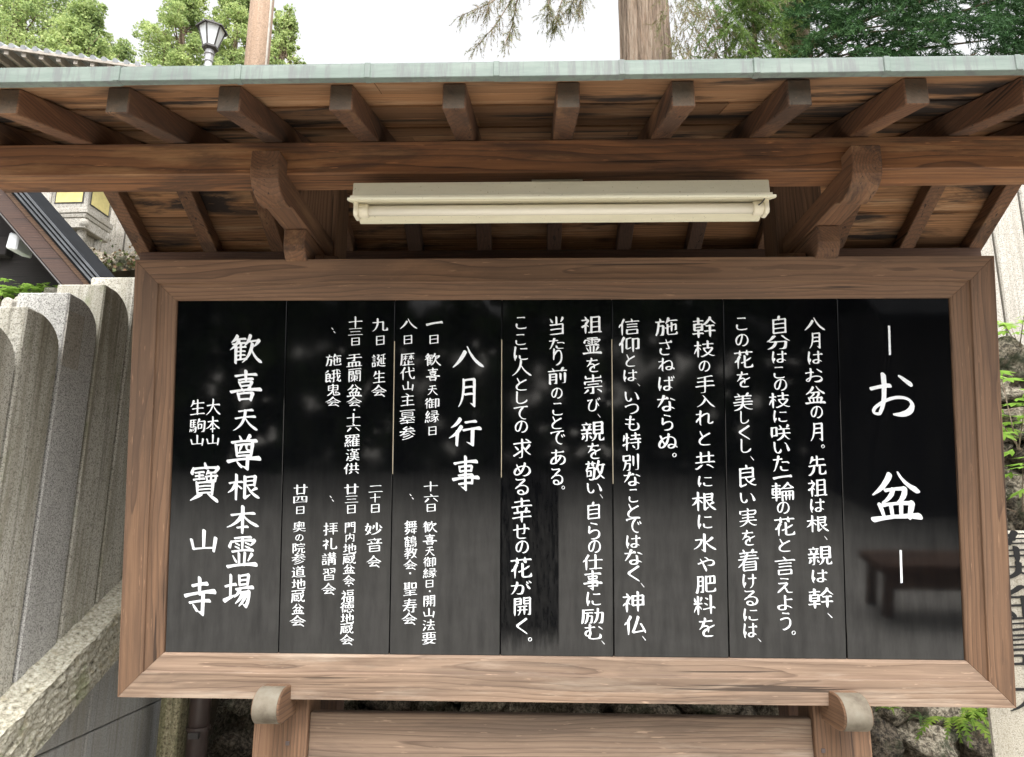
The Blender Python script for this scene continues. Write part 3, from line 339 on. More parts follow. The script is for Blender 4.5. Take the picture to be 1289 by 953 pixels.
"先": [[47,34,57,34,68,37,85,51,92,60,99,70,106,98,107,120,118,121,123,117,129,115,133,117,134,123,138,124,141,123,140,62,142,56,147,50,152,46,158,45,190,48,207,51,210,56,211,63,207,78,204,82,201,82,197,74,190,63,186,60,170,57,160,57,159,64,159,125,182,126,206,126,208,129,206,135,201,139,195,140,152,135,146,136,141,134,134,134,134,174,138,176,164,177,192,177,194,178,194,182,190,188,186,191,182,191,135,185,133,186,134,201,133,206,128,212,120,215,117,214,115,212,115,183,90,180,93,194,91,201,86,206,81,207,76,206,72,202,69,195,66,178,56,141,58,139,61,140,86,167,114,172,116,172,116,132,99,129,93,130,87,128,44,122,43,118,44,116,51,110,86,117,88,116,83,90,74,69,68,60,50,44,46,41,40,40,41,38]],
"入": [[30,38,40,41,60,53,80,68,92,80,102,93,114,111,122,128,129,147,159,98,172,78,188,61,196,52,208,45,226,39,229,40,210,66,190,87,171,111,112,202,99,217,93,221,91,219,91,216,100,202,113,178,103,146,92,118,75,90,53,63,28,42,28,40]],
"八": [[33,44,36,43,48,52,67,69,82,87,96,108,108,129,117,150,117,154,115,159,108,166,102,167,97,165,84,136,66,100,49,72,32,47],[213,46,220,46,221,48,214,62,206,70,182,93,165,114,141,153,124,192,120,196,117,196,116,194,117,189,129,150,141,124,153,102,171,78,189,59,200,51]],
"六": [[53,42,57,41,72,54,101,102,103,106,101,112,98,117,92,122,86,123,81,120,79,110,75,102,55,66,50,48,51,45],[196,58,200,57,201,60,199,70,195,78,162,126,154,131,148,131,146,126,148,120,157,110,184,72],[47,142,51,141,96,150,135,155,178,158,204,157,208,159,209,162,206,169,200,171,141,166,142,174,137,186,121,204,116,207,114,204,114,190,117,178,123,170,131,165,44,153,42,152,42,148]],
"共": [[46,32,51,31,63,34,82,50,96,63,101,74,105,78,105,81,102,82,86,78,56,50,48,45,40,44,38,40,39,38],[194,52,198,51,199,54,186,69,159,87,152,90,140,89,136,88,137,82,141,78,146,76,154,76,182,58],[46,92,86,99,94,95,98,96,100,101,130,105,153,107,164,103,166,104,168,108,208,108,211,111,210,116,207,119,202,122,168,119,168,166,174,168,202,168,205,171,204,176,200,180,195,181,168,178,168,207,162,215,154,218,150,216,149,213,150,177,100,171,99,172,99,200,92,208,87,210,82,209,80,206,81,170,50,165,46,162,48,156,54,152,81,157,81,110,40,104,39,102,39,98,42,94],[99,112,99,160,150,167,150,118,146,117]],
"内": [[59,27,63,27,66,32,64,48,65,150,67,160,74,162,114,167,115,165,112,140,104,123,94,108,86,98,76,82,78,80,86,79,98,84,110,96,119,108,129,125,156,98,165,94,171,94,173,98,173,102,166,112,132,138,133,168,136,169,186,174,185,70,182,58,165,51,165,50,166,48,184,46,196,46,201,48,204,56,204,162,205,172,204,178,198,186,189,190,180,186,134,181,135,201,134,206,127,213,118,216,116,214,114,212,116,183,115,180,114,179,64,173,52,174,47,172,45,166,46,156,47,76,45,42,46,38,50,33,54,29]],
"分": [[53,38,60,37,76,42,88,51,95,58,102,68,108,80,114,98,118,117,119,126,120,127,165,132,167,130,165,88,160,69,154,57,132,49,132,46,136,45,156,44,170,46,175,50,180,60,183,78,185,114,187,129,185,138,178,144,171,147,159,143,112,138,105,141,102,140,99,136,80,134,74,134,68,138,89,162,98,176,107,192,110,196,111,200,108,204,102,209,90,206,85,202,68,162,58,146,53,142,53,136,47,129,51,126,58,131,68,124,75,122,99,124,95,104,84,78,72,62,52,40],[202,146,205,146,205,148,174,186,168,196,163,208,154,214,150,215,147,213,146,208,149,200,171,170,184,155,195,148]],
"別": [[49,39,51,39,68,62,75,80,83,105,84,106,105,109,109,108,110,102,105,58,99,47,84,43,84,40,86,39,110,38,114,39,118,44,124,92,125,105,124,111,119,117,114,120,86,116,84,117,84,122,84,138,108,140,122,140,127,144,126,176,127,190,123,198,116,204,110,205,102,201,66,197,50,198,44,195,44,147,47,141,52,135,60,133,64,135,66,132,60,82,55,62,47,42],[169,48,196,51,200,54,202,60,206,152,207,204,203,213,194,219,188,218,186,213,186,165,191,66,188,56,183,54,168,52,168,50],[150,90,153,89,154,90,159,112,160,183,159,188,154,193,146,197,141,195,140,192,141,126,145,96],[64,148,63,150,63,171,65,184,99,189,108,189,108,164,105,153,78,149,70,152]],
"前": [[58,30,64,29,68,30,69,33,67,72,69,75,93,78,105,78,105,63,103,48,93,44,92,42,94,40,114,37,118,37,122,40,123,48,123,124,124,136,121,146,112,152,106,153,98,150,70,147,56,147,51,146,49,144,48,140,50,126,50,60,48,44,51,36],[166,48,190,50,194,52,196,57,201,118,201,152,196,160,188,166,183,165,180,160,180,128,184,64,182,56,176,53,165,51],[151,80,156,80,160,93,161,142,160,147,156,153,147,157,142,155,142,152,142,106,147,84],[68,84,68,104,69,105,93,108,105,108,105,88,104,87],[69,113,68,114,68,122,70,134,104,138,105,118,104,117],[49,162,86,169,96,165,99,166,100,172,126,175,154,178,165,173,168,174,171,179,204,178,208,180,209,183,206,189,201,192,174,190,175,195,184,210,182,214,178,218,174,219,170,219,165,218,162,214,154,200,152,189,148,187,100,182,92,195,81,205,76,206,76,202,82,189,83,180,42,174,40,172,41,168,45,164]],
"励": [[43,36,46,36,51,41,59,56,65,110,64,150,78,153,80,152,80,140,77,98,71,69,64,40,66,37,71,36,81,50,87,62,92,78,96,118,99,120,112,121,114,120,114,114,110,63,105,50,96,47,96,45,98,43,116,43,118,44,123,48,127,76,129,122,125,129,118,133,98,129,97,153,98,155,102,156,129,155,131,158,131,162,126,167,118,169,94,165,84,166,80,163,66,162,64,162,65,171,68,184,135,191,137,194,136,196,130,203,128,203,64,196,51,197,46,194,46,124,41,64,40,40],[138,44,141,45,155,64,164,86,170,118,174,158,190,160,192,159,192,138,189,87,186,70,182,56,170,50,169,48,174,46,188,47,195,45,200,47,203,51,207,74,210,128,211,162,206,170,196,175,186,172,173,171,175,206,171,213,164,217,159,216,158,213,157,170,156,168,140,167,138,165,138,160,142,156,147,154,154,156,155,154,154,129,149,99,143,76,132,50,134,46]],
"十": [[124,40,128,40,129,42,132,62,134,88,134,134,180,137,206,136,210,138,211,141,207,148,201,151,136,144,134,145,134,202,129,211,120,215,116,213,115,210,115,142,45,133,43,132,42,129,45,123,51,120,93,129,114,132,116,131,116,94,117,66,120,46]],
"参": [[76,34,82,35,106,42,138,54,189,80,190,82,190,86,188,89,183,92,171,90,162,81,152,73,130,62,98,49,70,44,70,39],[83,68,88,66,96,68,129,83,143,90,154,100,160,102,161,104,159,106,146,105,94,80,87,77,78,79,76,76,77,74],[46,88,52,88,60,89,69,94,78,101,81,98,86,96,98,98,124,111,138,121,146,123,146,124,144,127,130,125,94,108,88,106,84,106,101,123,105,138,114,136,116,138,118,143,148,146,152,138,156,131,180,114,189,109,196,106,208,107,209,110,207,111,200,113,172,131,167,136,164,146,166,147,184,148,206,147,210,148,211,153,206,159,198,161,182,158,152,157,122,153,120,154,123,171,124,172,171,179,177,177,184,173,190,172,195,174,195,178,191,186,186,190,176,193,168,200,150,207,148,207,148,204,158,195,160,189,159,188,117,181,110,183,104,179,94,178,98,182,118,200,126,202,126,207,122,211,118,212,110,210,80,187,75,182,76,174,84,166,88,165,103,168,99,151,94,150,44,143,40,141,42,135,45,132,50,130,69,135,83,136,80,129,74,121,46,95,41,93,42,90]],
"咲": [[100,40,108,41,116,44,135,58,151,76,159,92,169,75,188,58,200,53,208,56,206,59,201,59,196,63,180,80,169,99,164,105,163,117,182,119,210,119,212,122,211,128,207,131,202,133,165,128,162,129,162,130,162,165,180,167,204,166,206,170,205,174,200,179,194,180,156,175,148,177,144,174,140,173,139,184,130,201,124,208,118,211,114,210,113,206,122,189,121,171,108,170,106,168,106,165,110,160,116,157,126,160,134,157,136,159,138,162,144,162,144,126,105,121,100,117,100,164,102,176,99,183,92,190,86,192,80,189,72,187,57,186,45,187,42,185,41,180,42,166,42,99,48,74,51,70,54,70,58,84,82,87,94,86,100,88,102,94,101,116,102,116,106,111,111,109,144,115,143,108,134,88,125,75,98,48,91,46,91,45,93,42],[60,97,60,160,63,174,81,177,82,174,83,116,80,99,63,96],[177,184,182,183,197,198,201,204,201,208,198,214,189,221,183,221,180,218,179,206,174,189]],
"喜": [[88,22,93,22,95,24,96,28,104,30,124,32,148,33,154,33,157,27,162,23,169,22,188,70,186,80,179,87,171,90,82,80,75,83,70,83,68,80,67,75,80,32,84,26],[94,42,93,43,89,66,90,67,126,72,161,72,156,46],[31,76,36,76,70,84,106,90,114,86,118,86,123,92,136,93,183,93,232,90,237,91,239,98,237,104,231,112,224,116,219,116,166,112,164,120,178,147,179,152,177,156,172,162,165,165,136,163,135,164,135,168,136,168,177,167,180,168,181,171,181,176,178,180,170,185,136,182,136,197,165,197,201,194,204,195,206,200,202,208,196,214,190,215,138,211,138,222,136,228,129,235,120,238,116,236,114,232,115,208,51,201,49,198,50,192,54,188,60,185,92,192,116,196,117,180,116,179,76,173,74,171,73,168,76,163,82,160,118,167,123,162,87,156,82,158,76,158,74,154,75,150,88,123,94,117,94,114,97,105,22,95,20,92,21,86,26,80],[112,106,100,117,100,118,123,122,146,123,138,109],[98,132,94,144,129,149,153,150,155,148,152,137,126,135]],
"四": [[54,33,60,33,63,36,62,51,63,52,88,57,132,63,188,66,190,66,194,58,196,57,198,57,204,81,204,177,205,189,203,196,198,202,189,206,182,203,147,199,140,201,132,197,106,194,99,197,93,193,62,189,48,190,44,188,42,183,44,168,44,66,42,46,46,38],[62,64,61,162,64,177,93,181,94,180,93,150,90,123,84,106,71,92,72,90,75,88,86,95,94,103,103,118,112,154,112,183,134,185,135,184,135,124,137,117,141,111,147,106,153,104,176,109,183,113,184,116,182,118,165,117,154,118,153,188,186,190,186,88,188,78,126,72]],
"地": [[126,44,148,44,204,52,209,56,211,60,210,78,208,81,206,83,190,64,186,62,144,56,130,56,129,57,127,69,128,138,140,141,147,145,148,144,149,123,153,93,156,88,160,87,162,88,166,116,166,158,188,166,189,164,188,126,186,106,180,103,180,100,182,99,184,98,200,99,204,102,206,108,207,120,207,160,208,166,207,174,201,182,192,185,166,172,167,208,162,216,154,220,150,220,148,216,149,178,147,158,128,152,129,183,128,188,124,193,120,197,116,198,111,198,108,194,110,176,108,138,106,136,96,134,94,132,95,128,99,123,104,121,108,124,109,123,110,62,115,51,120,46],[45,63,50,62,73,74,78,80,87,86,95,93,92,96,80,94,78,94,78,148,94,150,97,152,97,154,95,159,90,163,78,164,79,195,75,202,66,208,62,207,59,202,60,159,39,158,37,154,40,148,45,145,58,148,60,147,60,88,56,83,39,75,39,69]],
"場": [[185,18,190,18,193,20,202,38,208,52,215,88,216,111,215,120,208,128,200,132,196,130,192,126,145,120,148,128,148,132,156,134,192,136,236,133,238,134,241,136,242,141,239,147,236,152,230,156,224,157,199,153,210,214,207,222,201,229,194,231,188,228,135,220,126,224,122,222,120,218,127,159,130,153,137,150,140,151,141,153,144,154,183,158,189,152,142,144,132,144,128,142,105,139,103,135,106,128,112,124,120,124,108,102,78,95,77,98,78,152,112,153,116,155,116,159,113,166,105,172,79,168,79,214,75,220,70,225,64,227,60,226,58,222,59,164,26,156,23,153,26,146,33,142,59,148,60,90,16,74,14,68,16,61,26,52,30,51,34,51,69,72,75,73,77,76,94,86,98,87,97,84,100,81,120,92,135,104,144,105,130,80,105,48,105,45,108,43,112,45,138,60,154,75,165,91,165,88,154,66,131,32,132,30,134,28,136,28,158,43,178,22],[174,42,163,46,163,48,180,68,192,89,191,78,186,60,178,45,176,41],[172,106,171,110,172,110,174,110],[141,167,140,178,141,180,168,184,185,184,184,171,183,170],[141,194,140,195,140,207,165,212,184,213,187,212,186,198,184,197]],
"墓": [[57,36,60,35,117,46,123,41,129,39,133,40,134,46,135,48,174,50,195,50,201,51,202,54,201,57,195,61,136,56,134,57,134,75,170,75,172,78,171,81,165,86,128,83,120,85,114,81,88,78,86,78,84,80,91,86,93,92,93,99,94,100,96,101,100,98,105,97,108,99,110,104,158,108,165,96,183,84,198,77,202,77,206,80,206,82,198,91,176,100,172,108,184,110,207,110,209,111,209,114,204,120,196,121,164,117,112,112,114,124,184,131,188,133,189,140,189,170,188,174,184,179,177,182,69,170,64,168,63,165,63,130,64,126,72,119,94,122,95,118,93,111,88,109,42,102,42,98,48,93,76,98,74,92,68,85,46,68,42,66,42,64,46,62,54,62,75,73,80,69,86,68,114,73,116,72,116,54,54,45,52,42],[76,127,75,130,75,141,132,150,174,153,178,152,175,140,172,138,109,130,100,133,96,129],[75,148,75,153,77,162,81,164,168,174,176,174,177,172,178,160,176,159,118,155],[48,183,52,182,96,190,135,195,178,198,206,198,208,201,204,207,198,209,118,201,46,192,45,190,45,188]],
"壽": [[61,42,87,46,105,46,109,48,111,52,111,72,107,81,102,85,98,86,54,80,52,75,51,54,54,46],[164,45,182,46,185,50,188,63,190,83,202,84,205,86,204,90,201,93,198,95,190,94,190,106,212,107,212,112,207,117,200,118,184,116,177,119,171,115,102,108,39,99,37,98,40,92,45,89,110,101,171,106,173,105,172,92,120,86,118,84,119,80,124,76,147,80,172,84,175,66,173,54,170,50,163,48],[66,52,65,62,68,72,80,75,96,76,97,66,94,56],[141,52,146,51,148,53,150,56,149,60,142,68,138,70,132,71,130,69,132,62,136,56],[60,111,116,120,118,120,124,115,129,114,133,116,134,122,135,122,172,125,190,124,194,125,195,128,192,131,189,133,135,128,134,129,133,140,134,140,153,142,177,142,178,144,177,147,172,150,128,146,120,148,114,145,70,139,70,135,75,131,114,139,116,138,115,128,112,126,57,118,57,114],[196,144,200,144,204,147,211,158,210,162,206,168,201,172,195,174,184,171,45,151,44,150,45,148,48,146,192,157,193,148],[61,166,66,165,118,175,124,170,129,169,133,171,133,176,135,176,164,178,189,178,191,180,191,183,189,186,184,189,134,184,133,198,136,199,166,202,202,202,206,202,207,206,204,209,201,211,129,204,120,207,117,206,116,203,48,193,46,193,46,190,48,187,51,186,88,193,115,196,115,183,60,175,58,174,58,171]],
"大": [[31,32,33,33,34,33,48,41,64,52,88,74,98,87,110,105,124,142,134,122,146,100,159,82,174,65,189,52,206,40,216,37,228,39,228,42,214,58,185,80,164,100,145,124,129,152,168,152,213,149,216,150,218,154,215,164,208,170,201,172,129,165,132,194,133,219,130,225,124,230,118,233,114,232,111,228,110,194,106,162,38,153,34,152,34,147,36,142,40,139,45,137,92,147,102,149,103,147,94,118,81,92,71,76,58,62,36,42,36,40,34,40,30,36,28,36,28,33]],
"天": [[38,38,56,45,70,54,84,64,96,75,114,99,128,129,138,110,150,92,164,76,178,62,194,49,207,41,218,40,225,44,221,51,212,62,183,81,162,100,145,120,131,141,165,143,204,140,208,142,210,147,207,153,202,158,196,161,135,155,134,156,137,194,153,194,188,193,190,195,190,200,189,204,184,209,176,214,130,207,120,210,117,208,114,204,72,198,70,196,69,194,72,189,78,185,114,192,114,176,111,153,110,152,46,142,45,138,47,134,52,129,57,128,87,135,107,138,98,112,85,90,73,74,62,62,38,42,36,42,35,40]],
"奉": [[124,40,128,40,129,42,133,58,133,70,135,72,162,74,190,73,193,76,192,81,186,86,180,87,159,84,134,82,134,102,135,103,164,103,166,105,166,108,164,112,159,114,135,112,132,122,128,127,123,129,118,130,115,128,115,110,94,107,89,108,99,120,100,134,108,131,111,132,114,139,152,142,159,128,170,118,188,107,198,103,206,103,206,105,204,106,172,128,169,134,166,142,178,144,205,144,206,146,206,148,201,154,194,155,120,147,117,147,116,148,118,157,123,157,126,159,128,165,162,168,183,167,189,168,190,171,189,174,183,178,128,174,130,182,135,192,172,194,195,194,197,195,197,198,192,204,184,205,172,203,136,200,136,206,132,212,126,216,120,217,116,214,111,197,56,190,53,188,56,182,62,180,106,188,107,172,99,170,58,164,59,159,64,155,94,161,98,161,98,159,94,144,87,145,82,142,46,137,47,132,52,128,78,133,80,132,70,114,54,95,46,89,46,87,50,85,57,88,80,102,90,98,112,101,115,100,116,99,116,81,114,80,57,72,55,70,56,66,60,62,64,60,88,65,116,69,120,45]],
"奥": [[48,34,76,42,102,52,112,60,121,69,128,85,129,85,133,76,140,69,160,56,182,51,196,49,202,50,212,57,210,61,196,58,165,65,148,76,143,90,144,91,170,93,204,93,209,94,209,99,204,105,196,107,180,104,134,101,128,110,123,113,118,114,114,111,112,100,110,98,42,89,40,86,42,81,45,78,50,76,92,85,104,87,105,86,100,74,87,58,78,51,66,45,46,38,46,36],[68,98,74,98,76,102,75,118,75,168,78,180,84,182,116,185,117,183,115,180,115,160,112,150,110,151,109,158,102,167,93,172,90,171,92,159,96,153,100,150,84,148,82,146,83,142,88,138,107,141,98,128,91,118,85,114,87,111,110,124,117,131,122,121,126,118,129,118,133,129,134,145,166,146,168,148,167,152,160,156,135,153,134,154,134,171,132,176,127,182,132,187,172,191,175,190,175,189,175,150,177,141,182,120,184,117,188,118,194,141,193,178,195,189,194,194,190,199,184,204,178,206,166,202,135,199,135,202,138,206,137,210,134,215,128,218,118,217,114,214,112,210,110,196,74,192,63,193,58,192,56,189,56,184,57,165,57,124,56,111,60,103],[163,118,166,118,168,122,164,128,146,135,141,136,140,135,141,133,154,122],[143,159,146,158,153,161,161,168,161,174,156,180,152,182,148,180,141,162]],
"妙": [[48,38,54,39,66,45,74,52,86,70,91,64,96,62,102,63,104,66,102,70,99,75,94,79,90,81,95,96,100,117,106,159,100,168,93,172,75,168,74,172,78,196,74,204,66,208,62,207,60,204,60,189,56,166,41,165,39,162,40,158,44,154,46,153,53,153,43,112,44,104,50,96,69,84,69,82,46,40],[113,42,129,45,142,51,165,65,180,78,190,90,203,110,204,116,200,123,192,128,188,129,185,128,181,114,174,102,164,88,155,80,141,68,112,51,108,49,103,50,102,48,105,45],[70,94,61,100,60,105,70,152,72,156,86,158,87,158,86,146,80,116,75,98,72,93],[158,104,160,102,164,104,167,126,169,207,167,212,164,216,154,221,150,219,149,216,150,141,154,108],[117,123,123,126,129,135,136,152,140,168,139,172,136,177,128,182,123,181,120,174,117,135,115,126],[202,140,207,138,212,140,214,144,213,150,190,184,188,186,184,186,183,183,187,171,190,153,195,145]],
"実": [[46,38,51,36,60,38,80,46,96,55,117,72,123,85,129,84,134,77,141,70,165,55,177,51,190,49,200,50,206,54,208,56,206,59,196,57,182,61,168,65,158,71,145,81,141,94,172,97,207,98,209,99,209,102,206,107,196,109,134,102,132,105,134,123,164,125,180,125,186,126,187,129,186,132,180,136,134,132,134,148,188,155,194,157,205,170,206,189,201,199,196,201,192,202,180,200,136,195,131,208,126,213,120,215,117,214,115,212,118,195,117,193,64,187,50,187,45,185,43,180,43,159,48,153,56,150,59,153,59,166,61,176,63,177,123,184,132,180,135,181,137,184,140,186,188,191,190,190,191,188,188,174,180,165,177,164,135,159,134,166,131,172,124,178,118,179,115,176,115,158,114,156,90,154,66,148,65,147,68,145,94,145,115,147,114,129,68,123,66,122,67,117,72,113,112,121,114,120,114,116,113,100,44,90,43,87,45,84,51,81,88,88,104,90,102,83,98,76,82,60,54,41,45,41,45,39]],
"寶": [[214,2,220,2,224,6,223,12,219,20,210,27,178,45,183,45,186,48,194,123,200,121,203,123,209,147,207,154,216,154,217,159,214,164,208,167,176,164,175,172,177,174,184,174,189,173,205,174,206,180,217,189,227,200,227,206,224,213,218,218,212,220,207,219,204,216,141,214,131,232,126,238,122,240,118,238,116,232,119,213,50,207,45,210,40,209,31,195,24,180,26,174,30,168,34,164,40,163,45,164,47,166,51,192,52,193,86,198,126,201,136,197,141,198,143,201,146,201,178,201,195,199,197,198,189,186,170,183,165,185,158,182,156,183,156,189,153,194,147,197,142,196,131,166,132,164,135,162,142,169,160,172,162,165,160,163,125,158,125,154,126,152,133,147,136,129,78,123,69,128,66,128,63,126,62,122,69,69,72,54,74,50,28,17,29,14,32,12,54,19,94,34,112,44,114,48,113,52,114,54,142,56,147,50,174,27,202,8],[176,46,155,56,170,56,172,51,176,46],[86,62,84,70,86,72,129,77,159,78,171,76,170,67,127,66],[84,82,84,90,87,91,129,96,171,96,171,87,128,86],[84,101,83,111,94,114,141,117,171,116,172,114,171,106,128,106],[49,130,52,130,84,136,92,133,94,137,128,137,129,140,128,144,122,150,94,148,94,156,117,156,120,159,119,164,114,168,94,167,94,176,123,175,125,178,124,183,120,187,116,188,88,186,84,186,80,184,52,181,52,178,52,176,58,171,81,174,81,166,80,165,57,162,55,159,57,154,63,151,80,155,81,154,81,148,80,146,45,141,43,140,43,136],[148,134,143,150,160,153,162,152,161,136],[176,138,176,154,193,154,191,140]],
"寺": [[151,27,156,28,158,32,160,99,196,97,200,99,201,102,200,106,197,111,189,116,160,115,161,136,159,142,160,144,180,144,230,141,234,144,235,150,233,156,228,163,222,167,216,168,134,157,134,185,150,186,178,184,182,188,183,192,177,201,170,206,135,201,134,218,132,224,124,231,116,234,112,232,110,228,112,198,70,191,68,188,71,180,80,176,112,183,114,154,24,141,21,138,21,135,26,126,30,123,34,122,69,132,116,140,123,134,129,132,133,135,134,141,136,142,136,112,57,102,55,100,54,98,58,91,64,89,100,96,137,99,136,51,118,55,111,66,92,85,82,91,80,91,79,87,88,70,102,52,111,48,117,50,144,30]],
"寿": [[145,44,168,43,176,46,178,54,177,104,180,105,202,105,205,106,204,111,198,116,178,114,178,120,174,126,170,130,164,132,160,131,158,129,159,112,158,111,102,105,105,122,112,124,116,130,170,135,204,135,208,136,209,140,204,147,196,149,180,146,117,141,120,153,124,162,159,165,184,164,190,165,191,166,189,172,183,176,126,170,125,172,129,191,162,194,192,193,198,194,199,196,196,202,189,205,130,199,129,206,126,212,120,215,114,217,110,213,106,196,54,189,52,188,53,183,58,179,102,188,104,188,104,186,102,171,99,167,62,162,60,160,60,156,66,152,96,158,93,140,84,136,44,131,40,129,40,126,43,122,50,118,82,125,85,124,80,107,58,80,47,60,48,58,51,56,70,66,86,82,92,92,98,95,159,104,159,69,156,57,150,53,137,50,138,46],[116,54,122,53,125,56,126,60,123,66,112,77,102,82,95,82,94,80,104,66,110,58]],
"尊": [[152,18,159,18,161,21,162,26,163,62,165,82,202,80,237,77,243,80,244,84,243,90,239,98,232,103,226,106,182,102,195,174,192,183,184,190,182,190,213,188,217,190,218,195,213,204,204,210,158,207,174,220,175,225,173,231,170,236,164,240,159,240,156,240,154,237,138,205,118,203,105,222,98,229,93,231,90,230,91,224,100,202,40,195,37,192,38,188,41,183,50,179,78,186,112,190,150,192,175,190,171,186,123,183,78,178,72,181,66,182,62,178,73,108,76,100,82,97,112,101,140,103,141,98,140,96,16,83,14,82,12,78,12,74,16,68,21,63,27,61,62,71,80,74,79,69,84,60,94,46,105,36,111,32,117,33,120,36,120,41],[138,42,117,47,102,61,83,74,83,75,114,80,141,81,140,44,140,42],[166,99,165,102,168,103,171,100],[87,111,86,118,93,120,136,124,166,124,168,123,166,116,128,115],[86,131,83,165,99,168,92,138,95,132],[99,133,113,154,119,170,134,171,136,158,139,148,144,141,149,136],[168,143,164,146,151,147,149,158,150,171,170,171,171,170,169,144]],
"山": [[191,30,195,30,197,33,208,121,211,147,210,152,205,159,198,164,192,165,188,162,182,76,135,74,138,212,136,218,130,224,124,228,118,228,116,226,114,222,118,74,117,72,70,67,59,136,56,142,51,146,46,148,42,148,39,146,39,141,54,70,55,57,62,50,69,49,90,54,123,59,150,61,180,61,182,60,182,39,186,33]],
"崇": [[123,38,128,37,130,39,134,44,133,98,134,98,172,102,202,102,205,105,203,110,198,113,192,113,124,105,120,106,46,95,46,92,48,89,54,86,88,93,116,96,115,63,112,50,96,44,96,42,98,40],[46,40,60,43,79,56,88,66,88,70,86,75,80,79,74,78,66,69,51,48,44,44],[192,54,198,53,202,56,201,62,195,70,182,78,170,83,165,84,158,82,159,79,166,76],[78,116,82,114,99,118,134,123,172,124,174,124,175,128,173,132,170,134,162,135,76,124,75,123,75,120],[52,118,57,117,60,118,62,138,70,141,122,146,129,144,135,148,190,154,193,153,196,141,200,139,204,153,201,159,195,164,134,157,133,159,134,177,135,178,192,183,195,185,196,186,197,190,193,207,190,209,188,208,185,200,182,194,180,193,135,187,134,189,134,202,132,207,126,213,118,215,115,212,115,188,114,185,69,180,68,182,68,192,66,196,60,201,54,202,52,198,52,182,53,177,58,171,66,168,76,171,114,175,115,156,100,153,47,148,44,144,44,128,47,123]],
"幸": [[124,40,129,40,130,45,133,58,133,75,135,76,180,79,202,79,205,81,205,84,201,89,195,90,135,84,134,86,133,108,135,110,152,111,156,108,160,107,164,108,166,112,188,110,195,112,195,118,189,124,180,125,169,123,174,138,171,144,166,148,160,150,157,148,150,132,147,121,128,119,120,120,116,118,99,115,98,117,95,129,96,148,117,151,123,146,129,144,133,147,134,153,182,156,204,156,210,157,211,159,208,165,201,167,182,165,134,162,134,186,159,189,189,189,191,190,191,194,188,198,182,200,135,195,134,202,131,208,126,213,120,215,117,214,115,212,115,194,114,192,63,186,61,183,64,177,69,176,116,185,116,159,42,149,40,147,41,142,46,139,81,146,80,136,83,124,83,114,56,110,55,106,56,104,62,98,64,98,87,103,94,100,98,104,116,106,115,82,48,73,46,70,48,66,54,63,88,70,116,74,116,62,119,48,121,44]],
"幹": [[80,36,85,36,87,40,90,52,90,69,92,70,116,69,118,70,121,72,119,78,112,83,90,81,90,96,92,97,112,98,117,102,116,146,132,148,136,152,151,168,166,190,168,189,190,167,201,161,208,160,175,198,175,212,172,218,166,221,162,222,158,220,154,202,148,196,133,174,120,159,117,158,112,157,104,162,90,160,90,178,96,180,117,179,119,180,119,183,117,188,112,190,92,188,90,189,91,198,90,202,86,208,80,211,74,212,71,208,72,186,42,181,42,178,43,176,48,172,70,177,72,176,72,159,63,157,48,157,45,156,44,153,44,117,43,108,46,99,54,92,58,92,63,94,72,94,72,80,70,78,39,75,37,74,37,70,40,65,46,63,57,66,72,68,75,46,77,39],[165,45,169,45,171,52,174,70,174,94,201,94,204,94,206,98,204,104,198,108,190,108,174,105,174,138,194,138,196,138,199,141,197,147,190,152,183,152,170,148,160,151,158,150,154,146,135,146,132,144,133,138,138,134,141,133,154,136,156,135,156,104,124,99,123,98,123,94,126,90,132,87,147,91,156,92,157,74,159,56,161,50],[62,105,61,117,62,120,99,124,97,110,84,107,76,109,72,106],[62,129,61,135,63,146,76,148,86,145,88,146,92,150,100,150,99,134]],
"廿": [[86,36,90,38,93,52,118,57,160,60,165,49,170,47,173,48,179,88,179,160,206,160,210,162,211,165,208,171,202,174,179,172,180,206,176,213,168,219,160,220,156,216,157,171,156,170,96,164,95,165,95,198,88,207,82,211,78,211,74,209,72,206,73,160,45,157,42,154,44,148,50,144,73,148,73,90,76,58,79,42,82,38],[94,64,95,152,96,153,118,156,156,160,157,158,157,100,160,72]],
"当": [[58,44,84,42,178,52,192,51,195,52,198,56,196,124,198,136,197,142,190,150,182,154,172,151,134,147,134,202,130,210,123,215,117,215,115,210,115,146,111,144,58,139,57,136,58,132,62,128,66,126,122,133,129,130,135,135,177,139,179,135,179,108,129,104,66,96,63,94,63,90,68,85,72,83,122,93,177,97,178,96,178,76,176,64,78,53,57,47,57,45],[80,153,86,152,90,154,92,159,90,166,78,182,64,193,60,194,59,190,62,183,67,165,73,158],[165,165,168,164,177,170,189,182,193,189,196,196,196,201,192,208,186,212,180,213,176,210,164,168]],
"御": [[64,36,67,36,67,39,72,112,71,126,73,135,84,155,96,155,100,158,106,171,112,179,116,178,116,147,88,145,86,142,88,138,93,135,116,138,116,64,102,61,103,110,98,118,90,120,87,119,86,116,87,100,87,58,93,50,100,48,105,51,122,55,128,54,130,58,154,66,152,69,130,68,130,70,130,104,150,105,153,108,151,112,146,116,130,113,130,140,152,141,154,144,152,148,147,152,130,149,130,180,132,181,150,181,152,183,152,188,148,192,142,195,126,191,118,193,114,190,115,201,114,206,108,212,102,215,98,214,95,212,90,189,80,170,69,169,64,165,57,150,54,132,46,126,41,116,40,110,44,107,57,116,62,39],[168,46,171,46,171,48,177,68,177,180,180,192,194,193,195,189,195,102,191,88,186,85,185,81,189,75,195,72,207,74,211,76,212,80,213,96,213,178,214,194,208,203,200,208,196,208,190,205,180,204,162,204,159,202,158,198,159,184,159,78,165,50],[41,160,44,160,66,178,76,190,78,195,78,200,72,207,66,209,63,208,42,168,40,164]],
